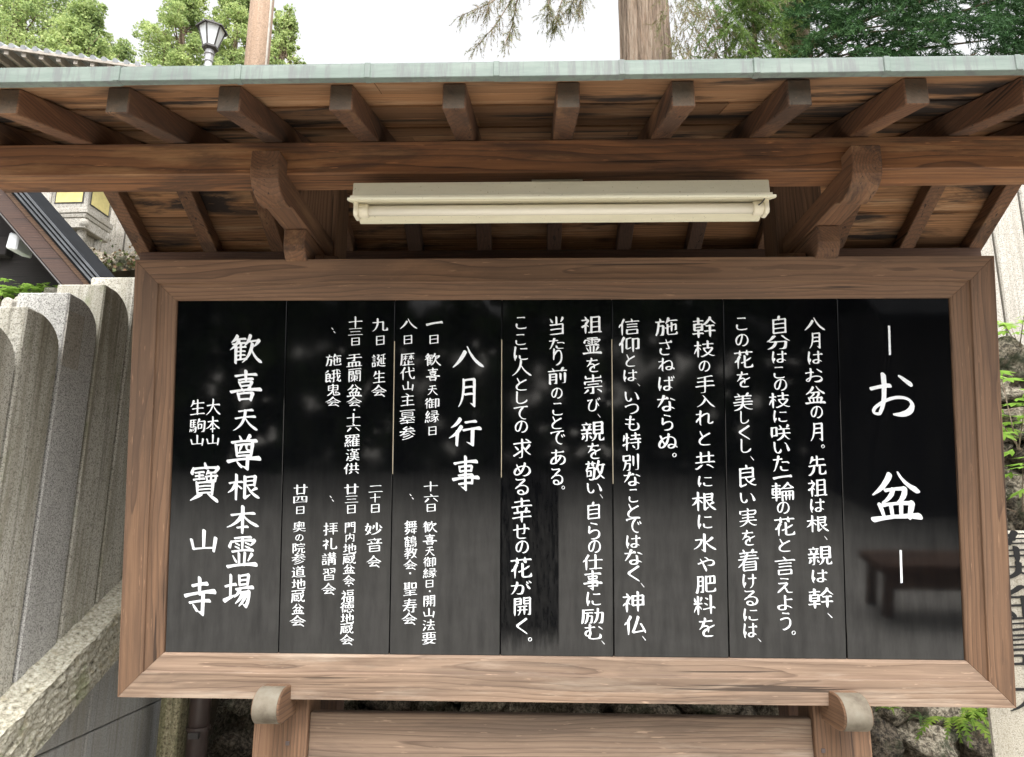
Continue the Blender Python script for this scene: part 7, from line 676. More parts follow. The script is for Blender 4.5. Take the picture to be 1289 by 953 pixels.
MB().add([bp(.1,.1,PD+.016), bp(BW-.1,.1,PD+.016), bp(BW-.1,BH-.1,PD+.016), bp(.1,BH-.1,PD+.016),
          bp(.1,.1,PD+.030), bp(BW-.1,.1,PD+.030), bp(BW-.1,BH-.1,PD+.030), bp(.1,BH-.1,PD+.030)],
         [(0,1,2,3),(7,6,5,4),(0,4,5,1),(1,5,6,2),(2,6,7,3),(3,7,4,0)]).build('backing_board', M['seam'], nb)
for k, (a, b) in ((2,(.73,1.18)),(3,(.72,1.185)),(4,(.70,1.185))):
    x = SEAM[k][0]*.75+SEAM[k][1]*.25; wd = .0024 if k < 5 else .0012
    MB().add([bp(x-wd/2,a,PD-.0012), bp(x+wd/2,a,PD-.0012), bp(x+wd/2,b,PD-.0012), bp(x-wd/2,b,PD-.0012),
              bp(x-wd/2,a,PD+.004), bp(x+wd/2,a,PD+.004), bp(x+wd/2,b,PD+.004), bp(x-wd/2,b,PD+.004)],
             [(0,1,2,3),(7,6,5,4),(0,4,5,1),(1,5,6,2),(2,6,7,3),(3,7,4,0)]).build('seam_light', M['strip'], nb)  # pale strips stand in for light leaking between the panels

# posts, plank, pegs
for cx, px_ in ((-.838, -.83), (1.014, .992)):
    po = MB().box(cx-.09, cx+.09, 2.55, 2.70, -.02, 2.84).build('front_post', M['frameZ'], nb, bevel=.004)
    MB().box(cx+(.022 if cx < 0 else -.075)+.0, cx+(.034 if cx < 0 else -.063), 2.546, 2.56, .80, .812).build('square_plug', M['nail'], po)
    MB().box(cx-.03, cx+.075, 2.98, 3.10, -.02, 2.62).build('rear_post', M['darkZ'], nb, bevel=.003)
    prof = []
    for i in range(25):
        t = math.pi*(i/24-.5); prof.append((2.445-.085*math.cos(t)**.8 if abs(math.cos(t)) > 1e-6 else 2.445, .951+.054*math.sin(t)))
    prof += [(2.549,1.0),(2.549,.90)]
    prof = [(y, z) for y, z in prof]
    pg = MB().prism(prof, 'X', px_-.043, px_+.043).build('support_peg', M['frameY'], nb, bevel=.004)
    # weathered nose face
    nm = MB()
    for i in range(25):
        y, z = prof[i]; nm.v += [(px_-.0385, y-.0025, z), (px_+.0385, y-.0025, z)]
    nm.f = [(2*i, 2*i+1, 2*i+3, 2*i+2) for i in range(24)]
    nm.build('weathered_nose', M['endgrain'], pg, smooth=True)
MB().box(-.748, .924, 2.572, 2.612, .585, .897).build('lower_plank', M['paleX'], nb, bevel=.004)
# purlin beams
bx0, bx1 = -1.735, 1.925
beam = MB().box(bx0, bx1, 2.02, 2.133, 2.579, 2.689).build('front_beam', M['beam'], nb, bevel=.004)
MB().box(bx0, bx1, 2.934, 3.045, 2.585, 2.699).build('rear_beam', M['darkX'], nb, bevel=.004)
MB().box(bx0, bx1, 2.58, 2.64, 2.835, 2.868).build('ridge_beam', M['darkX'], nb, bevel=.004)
# bracket arms
def arc(cy, cz, r, a0, a1, n=6): return [(cy+r*math.cos(R(a0+(a1-a0)*i/n)), cz+r*math.sin(R(a0+(a1-a0)*i/n))) for i in range(n+1)]
for cx in (-.802, .984):
    prof = [(1.945,2.618),(1.945,2.555)]+[(1.95,2.53),(1.965,2.508),(1.99,2.492),(2.03,2.482),(2.06,2.484),(2.075,2.494),(2.095,2.498),(2.55,2.498),(2.55,2.578),(2.019,2.578),(2.019,2.618)]
    MB().prism(prof, 'X', cx-.043, cx+.043).build('bracket_arm', M['roofY'], nb, bevel=.003)
    prof = [(2.245,2.497),(2.245,2.44)]+[(2.252,2.42),(2.27,2.40),(2.30,2.39),(2.55,2.385),(2.55,2.497)]
    MB().prism(prof, 'X', cx-.037, cx+.037).build('bracket_block', M['roofY'], nb, bevel=.003)
    sx = 1 if cx < 0 else -1
    MB().prism([(2.33,2.36),(2.33,2.435),(2.50,2.50),(2.55,2.50),(2.55,2.36)], 'X', *sorted((cx+sx*.046, cx+sx*.078))).build('brace_cleat', M['roofY'], nb, bevel=.003)
# rafters and boarding
def zf(y): return 2.689+.306*(y-2.02)        # underside of the front rafters
def zr(y): return 2.868-.53*(y-2.611)        # underside of the rear rafters
RX = [-1.7225+.3032*k for k in range(13)]; RX[-1] = 1.905
HF, HR = .077, .066
for i, x in enumerate(RX):
    hw = .031
    MB().prism([(1.70,zf(1.70)),(2.60,zf(2.60)),(2.60,zf(2.60)+HF),(1.70,zf(1.70)+HF)], 'X', x-hw, x+hw).build('rafter', M['rafterY'], nb, bevel=.003)
    MB().prism([(2.615,zr(2.615)),(3.42,zr(3.42)),(3.42,zr(3.42)+HR),(2.615,zr(2.615)+HR)], 'X', x-hw, x+hw).build('rafter', M['roofY'] if i in (0,12) else M['darkY'] if 3 < i < 9 else M['roofY'], nb, bevel=.003)  # middle rear rafters darker: shade under the slope put into the colour
m = MB(); y0 = 1.673; n = 8; st_ = (2.607-y0)/n
for i in range(n):
    a, b = y0+st_*i+.002, y0+st_*(i+1)-.002; lift = HF+.001+.006*(i % 2)
    za, zb = zf(a)+lift, zf(b)+lift
    x = -1.86
    for seg in (0, 1):
        xs_ = (-1.762, .08+.25*((i*37) % 5-2), 1.943); m.prism([(a,za),(b,zb),(b,zf(b)+HF+.021),(a,zf(a)+HF+.021)], 'X', xs_[seg]+.001, xs_[seg+1]-.001)
m.build('roof_boarding', M['deck'], nb)
m = MB(); y0 = 2.615; st_ = (3.52-y0)/8
for i in range(8):
    a, b = y0+st_*i+.002, y0+st_*(i+1)-.002; xs_ = (-1.762, .3+.22*((i*23) % 5-2), 1.943)
    for seg in (0, 1):
        m.prism([(a,zr(a)+HR+.001+.006*(i % 2)),(b,zr(b)+HR+.001+.006*(i % 2)),(b,zr(b)+HR+.02),(a,zr(a)+HR+.02)], 'X', xs_[seg]+.001, xs_[seg+1]-.001)
m.build('roof_boarding', M['deck'], nb)
# copper roof skin and eave edge
zs = zf(1.66)+HF
MB().prism([(1.655,zs+.030),(2.61,zf(2.61)+HF+.034),(3.56,zr(3.56)+HR+.034),(3.56,zr(3.56)+HR+.05),(2.61,zf(2.61)+HF+.055),(1.655,zs+.043)], 'X', -1.766, 1.947).build('copper_roof', M['copper'], nb)
m = MB(); x = -1.769
for k in range(12):
    L = .335+.012*math.sin(k*2.3); e = .0012*(k % 2)+.0014*math.sin(k*1.7)
    m.box(x, min(x+L, 1.950), 1.650-e, 1.672, zs-.003-e, zs+.0365+e)
    x+L < 1.95 and m.box(x+L-.012, min(x+L+.004, 1.951), 1.646, 1.6725, zs-.0045, zs+.040)
    x += L
m.build('copper_eave', M['copper'], nb, bevel=.0015)

# ------------------------------------------------------------------ fluorescent lamp under the beam
fl = tag(empty('fluorescent_lamp', (.082, 2.01, 2.5)), 'cream fluorescent tube fitting fixed under the front roof beam', 'lamp')
fx0, fx1 = -.541, .706
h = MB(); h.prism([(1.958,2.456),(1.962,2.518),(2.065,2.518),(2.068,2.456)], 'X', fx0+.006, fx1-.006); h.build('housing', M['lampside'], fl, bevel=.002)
h = MB(); h.prism([(1.928,2.446),(1.928,2.453),(1.957,2.4565),(1.957,2.474),(2.068,2.474),(2.068,2.4565),(2.098,2.453),(2.098,2.446),(2.09,2.446),(2.03,2.4655),(1.99,2.4655),(1.936,2.446)], 'X', fx0, fx1); h.build('reflector', M['lamp'], fl)
MB().tube([(fx0+.03,1.985,2.437),(fx1-.03,1.985,2.437)], .0155, 20).build('tube', M['tube'], fl, smooth=True)
for x, sx in ((fx0+.006, 1), (fx1-.006, -1)):
    MB().prism([(1.966,2.413),(2.004,2.413),(2.010,2.422),(2.008,2.462),(1.962,2.462),(1.960,2.422)], 'X', *sorted((x+sx*.004, x+sx*.017))).build('socket', M['socket'], fl, bevel=.003)
    MB().tube([(x+sx*.016,1.985,2.437),(x+sx*.046,1.985,2.437)], .021, 18).build('end_cap', M['socket'], fl, bevel=.003)
MB().tube([(fx1-.028,1.945,2.449),(fx1-.034,1.955,2.441),(fx1-.045,1.972,2.436)], .0022, 8).build('cable', M['iron'], fl, smooth=True)
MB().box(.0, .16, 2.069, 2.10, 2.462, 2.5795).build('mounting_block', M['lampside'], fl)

# ------------------------------------------------------------------ granite fence on the left
XF = -1.80
course = MB(); rs = np.random.default_rng(3)
def zc(y): return .981+.52*(y-2.725)+.03
def course_mesh():
    m = MB(); ny, nz = 150, 18
    pro = [(-2.15,0.0),(-1.735,0.0)]
    ysv = np.linspace(1.35, 5.2, ny); prof = [(-2.2,.02),(-1.80,.02)]+[(-1.70,-.215*k/nz) for k in range(nz+1)]+[(-2.2,-.225)]
    for y in ysv:
        for i, (x, z) in enumerate(prof):
            n1 = math.sin(y*31+z*40)*.4+math.sin(y*57-z*73+1)*.3+rs.normal()*.5
            dx = (.006*n1 if 3 <= i <= nz+1 else .003*n1 if i == 2 else 0) - (.022 if i == 2 else 0)
            yj = y; joint = min(abs(y-c) for c in (2.05,2.86,3.7,4.5)); 
            if joint < .008 and i >= 1: dx -= .012
            m.v.append((x+dx, yj, zc(y)+z+(.003*n1 if i < 3 else 0)+(-.012 if i == 2 else 0)))
    k = len(prof)
    for j in range(ny-1):
        for i in range(k): a = j*k+i; b = j*k+(i+1) % k; m.f.append((a, b, b+k, a+k))
    m.f.append(tuple(range(k))); m.f.append(tuple(range((ny-1)*k, ny*k)[::-1]))
    return m
tag(course_mesh().build('stone_course', M['graniteR']), 'rough-hewn sloping granite course carrying the row of fence pillars', 'stone course')
descs = ['brown-stained granite fence pillar lowest on the sloping course, two before the grey one', 'brown-stained granite fence pillar just left of the grey one with a pale patch',
         'salt-and-pepper grey granite fence pillar with a pale square patch near its top', 'streaked granite fence pillar right behind the grey patched one',
         'highest granite fence pillar whose right side is hidden by the wooden frame']
PY = [2.18, 2.395, 2.61, 2.825, 3.04]; PT = [2.175, 2.275, 2.40, 2.51, 2.62]
for k in range(5):
    y, zt = PY[k], PT[k]; d = .202; x1 = XF+.0; x0 = x1-.21
    prof = [(y, zc(y)-.12), (y, zt)]
    for i in range(1, 9): t = R(90-90*i/8); prof.append((y+.055+(d-.055)*math.cos(t), zt-.12+.12*math.sin(t)))
    prof += [(y+d, zc(y)-.12)]
    p = MB().prism(prof, 'X', x0, x1).build('stone_pillar', M['graniteB' if k == 2 else 'graniteA'], bevel=.006)
    tag(p, descs[k], 'stone pillar', 'granite fence pillars on the left')
    if k == 2: MB().box(x1-.002, x1+.0025, y+.004, y+.105, zt-.29, zt-.07).build('pale_patch', M['graniteW'], p)
# retaining wall of smooth slabs under the course
rw = MB()
def slab(y0, y1, zb0, zb1, zt0, zt1):
    rw.add([(-1.90,y0,zb0),(-1.765,y0,zb0),(-1.765,y1,zb1),(-1.90,y1,zb1),(-1.90,y0,zt0),(-1.765,y0,zt0),(-1.765,y1,zt1),(-1.90,y1,zt1)],
           [(0,3,2,1),(4,5,6,7),(0,1,5,4),(1,2,6,5),(2,3,7,6),(3,0,4,7)])
cuts = [1.2, 1.75, 2.32, 3.02, 3.72]; g = .0025
for i in range(4):
    a, b = cuts[i]+g, cuts[i+1]-g
    zm = .70 if i >= 2 else .25
    slab(a, b, -.05, -.05, zm, zm+.0)
    slab(a, b, zm+.005, zm+.005, max(zc(a)-.2, zm+.02), max(zc(b)-.2, zm+.02))
tag(rw.build('retaining_wall', M['graniteP'], bevel=.004), 'smooth grey granite slab wall below the sloping stone course', 'wall')
tag(MB().prism([(-1.70,3.46),(-1.60,3.44),(-1.585,3.54),(-1.69,3.56)], 'Z', -.02, 1.4).build('mossy_post', M['mossconc'], bevel=.008), 'weathered mossy post standing between grey wall and brown drainpipe', 'post')
dp = tag(empty('drain_pipe', (-1.53, 3.5, 0)), 'dark brown drainpipe with a clamp standing beside the mossy post', 'drainpipe')
MB().tube([(-1.53,3.5,-.02),(-1.53,3.5,2.3)], .047, 18).build('pipe', M['pipe'], dp, smooth=True)
MB().tube([(-1.53,3.5,.60),(-1.53,3.5,.615)], .053, 18).build('clamp', M['pipe'], dp)
MB().box(-1.545, -1.50, 3.435, 3.455, .575, .60).build('clamp_bolt', M['iron'], dp)

# ------------------------------------------------------------------ rock wall behind
ico = bmesh.new(); bmesh.ops.create_icosphere(ico, subdivisions=4, radius=1); IV = np.array([v.co[:] for v in ico.verts]); IFc = [tuple(v.index for v in f.verts) for f in ico.faces]; ico.free()
def rock_pts(c, s, seed):
    r = np.random.default_rng(seed); v = IV.copy()
    for _ in range(7):
        n = r.normal(size=3); n /= np.linalg.norm(n); h = .62+.25*r.random(); dd = v@n; v -= np.outer(np.maximum(dd-h, 0), n)*.92
    for fq, am in ((3.0,.09),(7.5,.05),(15,.03),(30,.016)):
        ph = r.random((3,3))*6.28; v *= (1+am*sum(np.sin(v@(r.normal(size=3)*fq)+ph[0,k]) for k in range(3)))[:,None]
    return v*s+c
wallm = MB(); sd_ = 0; z = .05; row = 0
while z < 2.45:
    hgt = random.uniform(.2,.3); x = -1.75+random.uniform(-.1,.1)
    while x < 4.3:
        wd = random.uniform(.22,.46); sd_ += 1
        if x > 1.5 or z < 1.3 or x < -1.2 or sd_ % 2:
            wallm.add(rock_pts(np.array((x+wd/2, 4.12+.10*z+random.uniform(-.05,.05), z+hgt/2+random.uniform(-.03,.03))), np.array((wd*.62,.24,hgt*.66)), sd_), IFc)
        x += wd*.93
    z += hgt*.9
tag(wallm.build('rock_wall', M['rock'], smooth=True), 'dark mossy rock retaining wall glimpsed below and behind the notice board', 'rock wall')
tag(MB().box(-1.9, 5, 4.26, 4.5, -.02, 2.38).build('earth_bank', M['soil']), kind='structure')
tag(MB().box(-40, -1.95, 4.3, 4.8, -.02, 2.98).build('earth_bank', M['hill']), kind='structure')
tag(MB().box(5.05, 40, 4.3, 4.8, -.02, 2.30).build('earth_bank', M['hill']), kind='structure')
tag(MB().box(-6.0, -2.25, 3.42, 4.29, -.02, 1.22).build('stone_landing', M['graniteW'], bevel=.01), kind='structure')

# ------------------------------------------------------------------ inscribed pillar on the right
ipx = at(1246, 920, 2.95); iw = .30; itop = 1.47
ipo = tag(empty('inscribed_pillar', (ipx.x, ipx.y, 0)), 'speckled granite pillar with black carved writing beside the ferns', 'stone pillar')
ip = MB(); ip.v = [(0,0,0),(iw,0,0),(iw,iw,0),(0,iw,0),(0,0,itop),(iw,0,itop),(iw,iw,itop),(0,iw,itop),
                   (.03,.03,itop+.04),(iw-.03,.03,itop+.04),(iw-.03,iw-.03,itop+.04),(.03,iw-.03,itop+.04)]
ip.f = [(0,1,5,4),(1,2,6,5),(2,3,7,6),(3,0,4,7),(4,5,9,8),(5,6,10,9),(6,7,11,10),(7,4,8,11),(8,9,10,11),(3,2,1,0)]
ip.v = [(x+ipx.x, y+ipx.y, z) for x, y, z in ip.v]
ip.build('shaft', M['graniteI'], ipo, bevel=.008)
lm = MB()
for c, py, hh in (('奉',687,33),('内',721,26),('金',757,37),('壽',806,46),('大',868,38)):
    q = at(1290, py, 2.95); vs, fs = glyph_mesh(c, 0, 0, .175, hh/900*3.25)
    lm.add([(ipx.x+.160+x, ipx.y-.0025, q.z+y) for x, y, z in vs], fs)
lm.build('carved_writing', M['ink'], ipo)
ipo.rotation_euler.z = R(-31)

# ------------------------------------------------------------------ upper terrace fence pieces
def slabrow(xs, y, z0, z1, label, n0=0):
    for k, x in enumerate(xs):
        o = MB().prism([(y,z0-.2),(y,z1-.05),(y+.03,z1),(y+.15,z1),(y+.18,z1-.05),(y+.18,z0-.2)], 'X', x, x+.212).build('fence_slab', M['graniteW'], bevel=.01)
        tag(o, label[k], 'stone slab', 'pale granite fence slabs of the upper terrace')
slabrow([3.13,3.357,3.584,3.811], 4.95, 2.50, 4.3, ['pale granite fence slab hidden behind the right roof verge', 'pale granite fence slab nearest the wooden frame of the board',
        'pale granite fence slab behind the green leaf sprig, between two dark joints', 'pale granite fence slab farthest from the wooden frame, mostly out of view'])
slabrow([at(63,260,5.6).x-.227+.227*i+.006 for i in range(6)], 5.6, 3.15, 4.75, ['pale granite slab farthest left above the black tiled verge','pale granite slab left of the stone lantern','pale granite slab directly behind the left half of the stone lantern',
        'pale granite slab directly behind the right half of the stone lantern','pale granite slab just right of the stone lantern','pale granite slab beside the left roof verge'])

# stone lantern
LC = at(103, 262, 5.1); sl_ = tag(empty('stone_lantern', (LC.x, LC.y, terr(LC.x, LC.y)-.1)), 'pale stone lantern with yellow panes above the black tiled roof', 'stone lantern')
def rotbox(m, c, hx, hy, z0, z1, a, tx=1.0):
    ca, sa = math.cos(a), math.sin(a); vs = []
    for z, k in ((z0,1.0),(z1,tx)):
        for x, y in ((-hx,-hy),(hx,-hy),(hx,hy),(-hx,hy)): vs.append((c.x+(x*ca-y*sa)*k, c.y+(x*sa+y*ca)*k, z))
    m.add(vs, [(0,3,2,1),(4,5,6,7),(0,1,5,4),(1,2,6,5),(2,3,7,6),(3,0,4,7)])
A = R(-2); zb = at(100, 273, 5.1).z; zt = at(100, 238, 5.1).z
fb = MB(); rotbox(fb, LC, .145, .145, zb, zt+.10, A); fbo = fb.build('fire_box', M['graniteW'], sl_, bevel=.004)
for sgn, ang in ((0, A), (1, A+R(90)), (2, A+R(180)), (3, A+R(270))):
    n = Vector((math.sin(ang), -math.cos(ang), 0)); t = Vector((math.cos(ang), math.sin(ang), 0))
    for nm, hw, dep, mt, dz in (('pane_frame', .115, .148, M['iron'], .012), ('pane', .104, .151, M['pane'], .022)):
        c0 = LC+n*dep; c1 = LC+n*(dep-.02); vs = []
        for c_ in (c0, c1):
            for a_, z_ in ((-hw, zb+.03+dz), (hw, zb+.03+dz), (hw, zt+.06-dz), (-hw, zt+.06-dz)): vs.append((c_.x+t.x*a_, c_.y+t.y*a_, z_))
        MB().add(vs, [(0,1,2,3),(7,6,5,4),(0,4,5,1),(1,5,6,2),(2,6,7,3),(3,7,4,0)]).build(nm, mt, fbo)
pl_ = MB(); rotbox(pl_, LC, .165, .165, zb-.045, zb-.001, A, 1.0); rotbox(pl_, LC, .155, .155, zb-.08, zb-.046, A, 1.04); pl_.build('platform', M['graniteW'], sl_, bevel=.006)
for k in range(4):
    ang = A+R(45+90*k); d = Vector((math.sin(ang), -math.cos(ang), 0)); c = LC
    pts = [Vector((c.x,c.y,0))+d*r_+Vector((0,0,zz)) for r_, zz in ((.20,zb-.085),(.185,zb-.12),(.145,zb-.15),(.125,zb-.20),(.13,zb-.25),(.10,zb-.28))]
    MB().tube(pts, [.022,.035,.032,.036,.034,.02], 8).build('scroll_bracket', M['graniteW'], sl_, smooth=True)
sh = MB(); rotbox(sh, LC, .15, .15, zb-.16, zb-.081, A, 1.02); rotbox(sh, LC, .085, .085, terr(LC.x,LC.y)-.1, zb-.161, A, 1.1); sh.build('shaft', M['graniteW'], sl_, bevel=.006)
rf_ = MB(); rotbox(rf_, LC, .30, .30, zt+.101, zt+.14, A, 1.0); rotbox(rf_, LC, .27, .27, zt+.141, zt+.30, A, .25); rf_.build('lantern_roof', M['graniteW'], sl_, bevel=.006)

# ------------------------------------------------------------------ gate roof at far left
GY = 3.6
P0, P1 = at(36.6, 242.5, GY), at(130, 350, GY)
dr = (P1-P0); dr.y = 0; dr.normalize(); up_ = Vector((-dr.z, 0, dr.x)); up_ = up_ if up_.z > 0 else -up_
gr = tag(empty('gate_roof', (-3.2, 4.0, 0)), 'dark wooden gate roof with black tiled verge and brown bargeboard', 'gate roof')
T0 = P0-dr*1.7; T1 = P1+dr*.02
def strip(u0, u1, y0, y1, a=T0, b=T1):
    m = MB(); vs = []
    for y in (y0, y1):
        for p, u in ((a,u0),(b,u0),(b,u1),(a,u1)): q = p+up_*u; vs.append((q.x, y, q.z))
    return m.add(vs, [(0,1,2,3),(7,6,5,4),(0,4,5,1),(1,5,6,2),(2,6,7,3),(3,7,4,0)])
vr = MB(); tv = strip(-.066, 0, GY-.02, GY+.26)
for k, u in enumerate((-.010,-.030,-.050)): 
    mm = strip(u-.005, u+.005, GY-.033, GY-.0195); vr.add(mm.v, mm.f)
tv.build('verge_tiles', M['tile'], gr, bevel=.004)
vr.build('verge_highlights', M['ridge'], gr)  # line highlights on the black tiles, laid on as paler strips
strip(-.074, -.067, GY+.0, GY+.25).build('roof_boards', M['blackwood'], gr)
strip(-.101, -.072, GY+.01, GY+.029).build('bargeboard', M['frameX'], gr, bevel=.003)
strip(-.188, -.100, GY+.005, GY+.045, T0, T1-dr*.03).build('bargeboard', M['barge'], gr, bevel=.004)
strip(-.197, -.189, GY+.0, GY+.05, T0, T1-dr*.06).build('bargeboard_trim', M['iron'], gr, bevel=.003)
e1 = T1-dr*.10
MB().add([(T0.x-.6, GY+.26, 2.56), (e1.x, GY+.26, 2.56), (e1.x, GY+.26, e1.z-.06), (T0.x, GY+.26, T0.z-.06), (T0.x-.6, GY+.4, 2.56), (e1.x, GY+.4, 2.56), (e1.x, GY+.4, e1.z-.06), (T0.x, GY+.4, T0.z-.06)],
         [(0,1,2,3),(7,6,5,4),(0,4,5,1),(1,5,6,2),(2,6,7,3),(3,7,4,0)]).build('gable_shade_wall', M['blackwood'], gr)  # dark backing added for the shadowed inside of the gate
q = at(14, 302, GY+.2); bmx = MB().box(q.x-.9, q.x-.02, GY+.2, GY+.258, q.z-.09, q.z+.02).build('tie_beam', M['blackwood'], gr, bevel=.004)
q = at(14, 302, GY+.06); wp = MB().prism([(q.x-.03,q.z-.045),(q.x+.035,q.z-.06),(q.x+.042,q.z+.03),(q.x-.02,q.z+.05)], 'Y', GY+.06, GY+.195).build('white_cap', M['white'], gr, bevel=.008)
for px_ in (-3.0,): MB().box(-3.1, -2.95, GY+.27, GY+.39, 0, 2.7).build('gate_post', M['darkZ'], gr)

# small rounded pillars of the fence across the steps
for k, px_ in enumerate((6, 21, 36, 50, 64)):
    q = at(px_, 392, 3.55+.05*k); hw = .03
    zt_ = at(px_, 374-2*k, 3.55+.05*k).z
    prof = [(q.x-hw, 1.2)]+[(q.x-hw*math.cos(R(180*i/8)), zt_-.03+.03*math.sin(R(180*i/8))) for i in range(9)]+[(q.x+hw, 1.2)]
    prof = prof if k < 4 else [(q.x-.06,1.2),(q.x-.06,zt_+.02),(q.x+.03,zt_+.02),(q.x+.06,zt_-.02),(q.x+.06,1.2)]
    o = MB().prism(prof, 'Y', q.y, q.y+.12).build('stone_pillar', M['graniteW'], bevel=.004)
    tag(o, ['small round-topped granite pillar farthest from the flat-topped block','small round-topped granite pillar, third from the flat-topped block','small round-topped granite pillar, second from the flat-topped block','small round-topped granite pillar, nearest the flat-topped block','flat-topped granite block beneath the foot of the brown bargeboard'][k], 'stone pillar', 'small granite pillars across the steps')

# ------------------------------------------------------------------ foliage helpers
def leafquads(m, P, size, rnd, flat=.5, aspect=.6):
    """many small leaf faces around the points P"""
    n = len(P)
    a = rnd.normal(size=(n,3)); a /= np.linalg.norm(a, axis=1)[:,None]
    b = rnd.normal(size=(n,3)); b[:,2] *= flat; b -= a*(a*b).sum(1)[:,None]; b /= np.linalg.norm(b, axis=1)[:,None]+1e-9
    s = size*rnd.uniform(.6,1.3,n)[:,None]
    V = np.stack([P-a*s*.5, P+b*s*aspect*.5, P+a*s*.5, P-b*s*aspect*.5], 1).reshape(-1,3)
    k = len(m.v); m.v += [tuple(v) for v in V]; m.f += [(k+4*i, k+4*i+1, k+4*i+2, k+4*i+3) for i in range(n)]
def clumpcloud(m, clumps, per, size, rnd, **kw):
    for c, r in clumps:
        d = rnd.normal(size=(per,3)); d /= np.linalg.norm(d, axis=1)[:,None]
        per_ = per if r > .16*1.2 else per//4; d = d[:per_]; P = np.array(c)+d*(r*rnd.uniform(.35,1.08,per_)**.6)[:,None]*np.array((1,1,.8))
        leafquads(m, P, size, rnd, **kw)
def conifer(base, height, width, seed, label, nclump=240, per=210, size=.07, lean=0):
    rnd = np.random.default_rng(seed)
    t = tag(empty('conifer_tree', base), label, 'tree', 'bright conifers on the hill')
    bx, by, bz = base
    MB().tube([(bx,by,bz-.3),(bx+lean*.3,by,bz+height*.5),(bx+lean,by,bz+height*.96)], [width*.07,width*.045,.02], 9).build('trunk', M['bark'], t, smooth=True)
    br = MB(); cl = []
    for i in range(nclump):
        f = rnd.random()**.8; z = .12+.88*f; rr = width*.5*(1-.75*z**1.6)*(.75+.4*math.sin(z*23+seed)*.5)
        a = rnd.random()*6.28; q = rnd.uniform(.45,1.05)*rr
        c = (bx+lean*z+math.cos(a)*q, by+math.sin(a)*q, bz+height*z+rnd.normal()*.15)
        cl.append((c, rnd.uniform(.20,.42)*width/4.2))
        if i % 2 == 0:
            q2 = rr*rnd.uniform(1.0, 1.3); c2 = (bx+lean*z+math.cos(a+.2)*q2, by+math.sin(a+.2)*q2, bz+height*z+rnd.normal()*.3); cl.append((c2, rnd.uniform(.06,.15)*width/4.2)); br.tube([(bx+lean*z,by,bz+height*z-.4), c, c2], [.03,.012,.004], 4)
        if i % 3 == 0: br.tube([(bx+lean*z,by,bz+height*z-.4),c], [.035,.012], 5)
    br.build('limbs', M['bark'], t)
    m = MB(); clumpcloud(m, cl, per, size, rnd, flat=.8, aspect=.7); m.build('crown', M['leafL'], t)
    return t
def place(px, py_top, Y, width_px):
    p = at(px, py_top, Y); d = (p-CAM).length
    return p, width_px/F*d
for (px_, pt, Y, wpx, sd_, lab) in ((45,-95,17,190,1,'broad bright green conifer rising highest above the tiled hall roof'), (112,15,15,110,2,'rounded bright green conifer next to the broad one over the tiled hall'),
                                (150,60,19,90,8,'low sparse conifer at the foot of the rounded conifer'),
                                (238,-30,18,112,3,'bright conifer behind the black lantern lamp'), (303,-22,19,90,4,'bright conifer directly behind the brown pole'), (358,26,18,62,5,'small conifer beside the brown pole, away from the lamp')):
    p, wd = place(px_, pt, Y, wpx); zb_ = terr(p.x, p.y)
    hgt = min(p.z-zb_, wd*2.6); conifer((p.x, p.y, p.z-hgt), hgt, wd*1.15, sd_, lab)

# tiled eave of the far left hall
zE = at(60, 62, 8.0).z
a_, b_ = at_z(-40, 50, zE), at_z(205, 85, zE)
hall = tag(empty('tiled_hall', (a_.x, a_.y, 0)), 'grey roll-tiled hall roof with open rafters and cream wall', 'hall')
dv = (b_-a_); dv.z = 0; Lh = dv.length; dv.normalize(); nv = Vector((-dv.y, dv.x, 0)); nv = nv if nv.y > 0 else -nv
def hp(s_, n_, z_): q = a_+dv*s_+nv*n_; return (q.x, q.y, zE+z_)
def hbox(m, s0, s1, n0, n1, z0, z1, sl=0):
    m.add([hp(s0,n0,z0+sl*n0),hp(s1,n0,z0+sl*n0),hp(s1,n1,z0+sl*n1),hp(s0,n1,z0+sl*n1),hp(s0,n0,z1+sl*n0),hp(s1,n0,z1+sl*n0),hp(s1,n1,z1+sl*n1),hp(s0,n1,z1+sl*n1)],
          [(0,3,2,1),(4,5,6,7),(0,1,5,4),(1,2,6,5),(2,3,7,6),(3,0,4,7)])
m = MB(); hbox(m, -1, Lh+1, .02, 3.2, -.03, 0, .42)
m.build('roof_slope', M['tilegrey'], hall)
m = MB(); n_t = int((Lh+2)/.135)
for k in range(n_t):
    s_ = -1+.135*k; p = hp(s_, -.01, -.005); q = hp(s_, 3.2, 3.2*.42)
    m.tube([p, q], .034, 8)
m.build('roll_tiles', M['tilegrey'], hall)
m = MB(); hbox(m, -1, Lh+1, .0, .02, -.055, -.012); m.build('eave_board', M['greywood'], hall)
m = MB()
for k in range(int((Lh+2)/.2)): hbox(m, -1+.2*k, -1+.2*k+.05, .03, 1.5, -.12, -.032, .30)
m.build('rafters', M['greywood'], hall)
m = MB(); hbox(m, -1, Lh+1, .75, .87, -.35, -.10); m.build('wall_plate', M['greywood'], hall)
m = MB(); hbox(m, -1, Lh+1, .88, .98, -4, .2); m.build('wall', M['plaster'], hall)
for s_ in (.1, 2.2):
    m = MB(); hbox(m, s_, s_+.13, .80, .879, -4, -.351); m.build('wall_post', M['greywood'], hall)

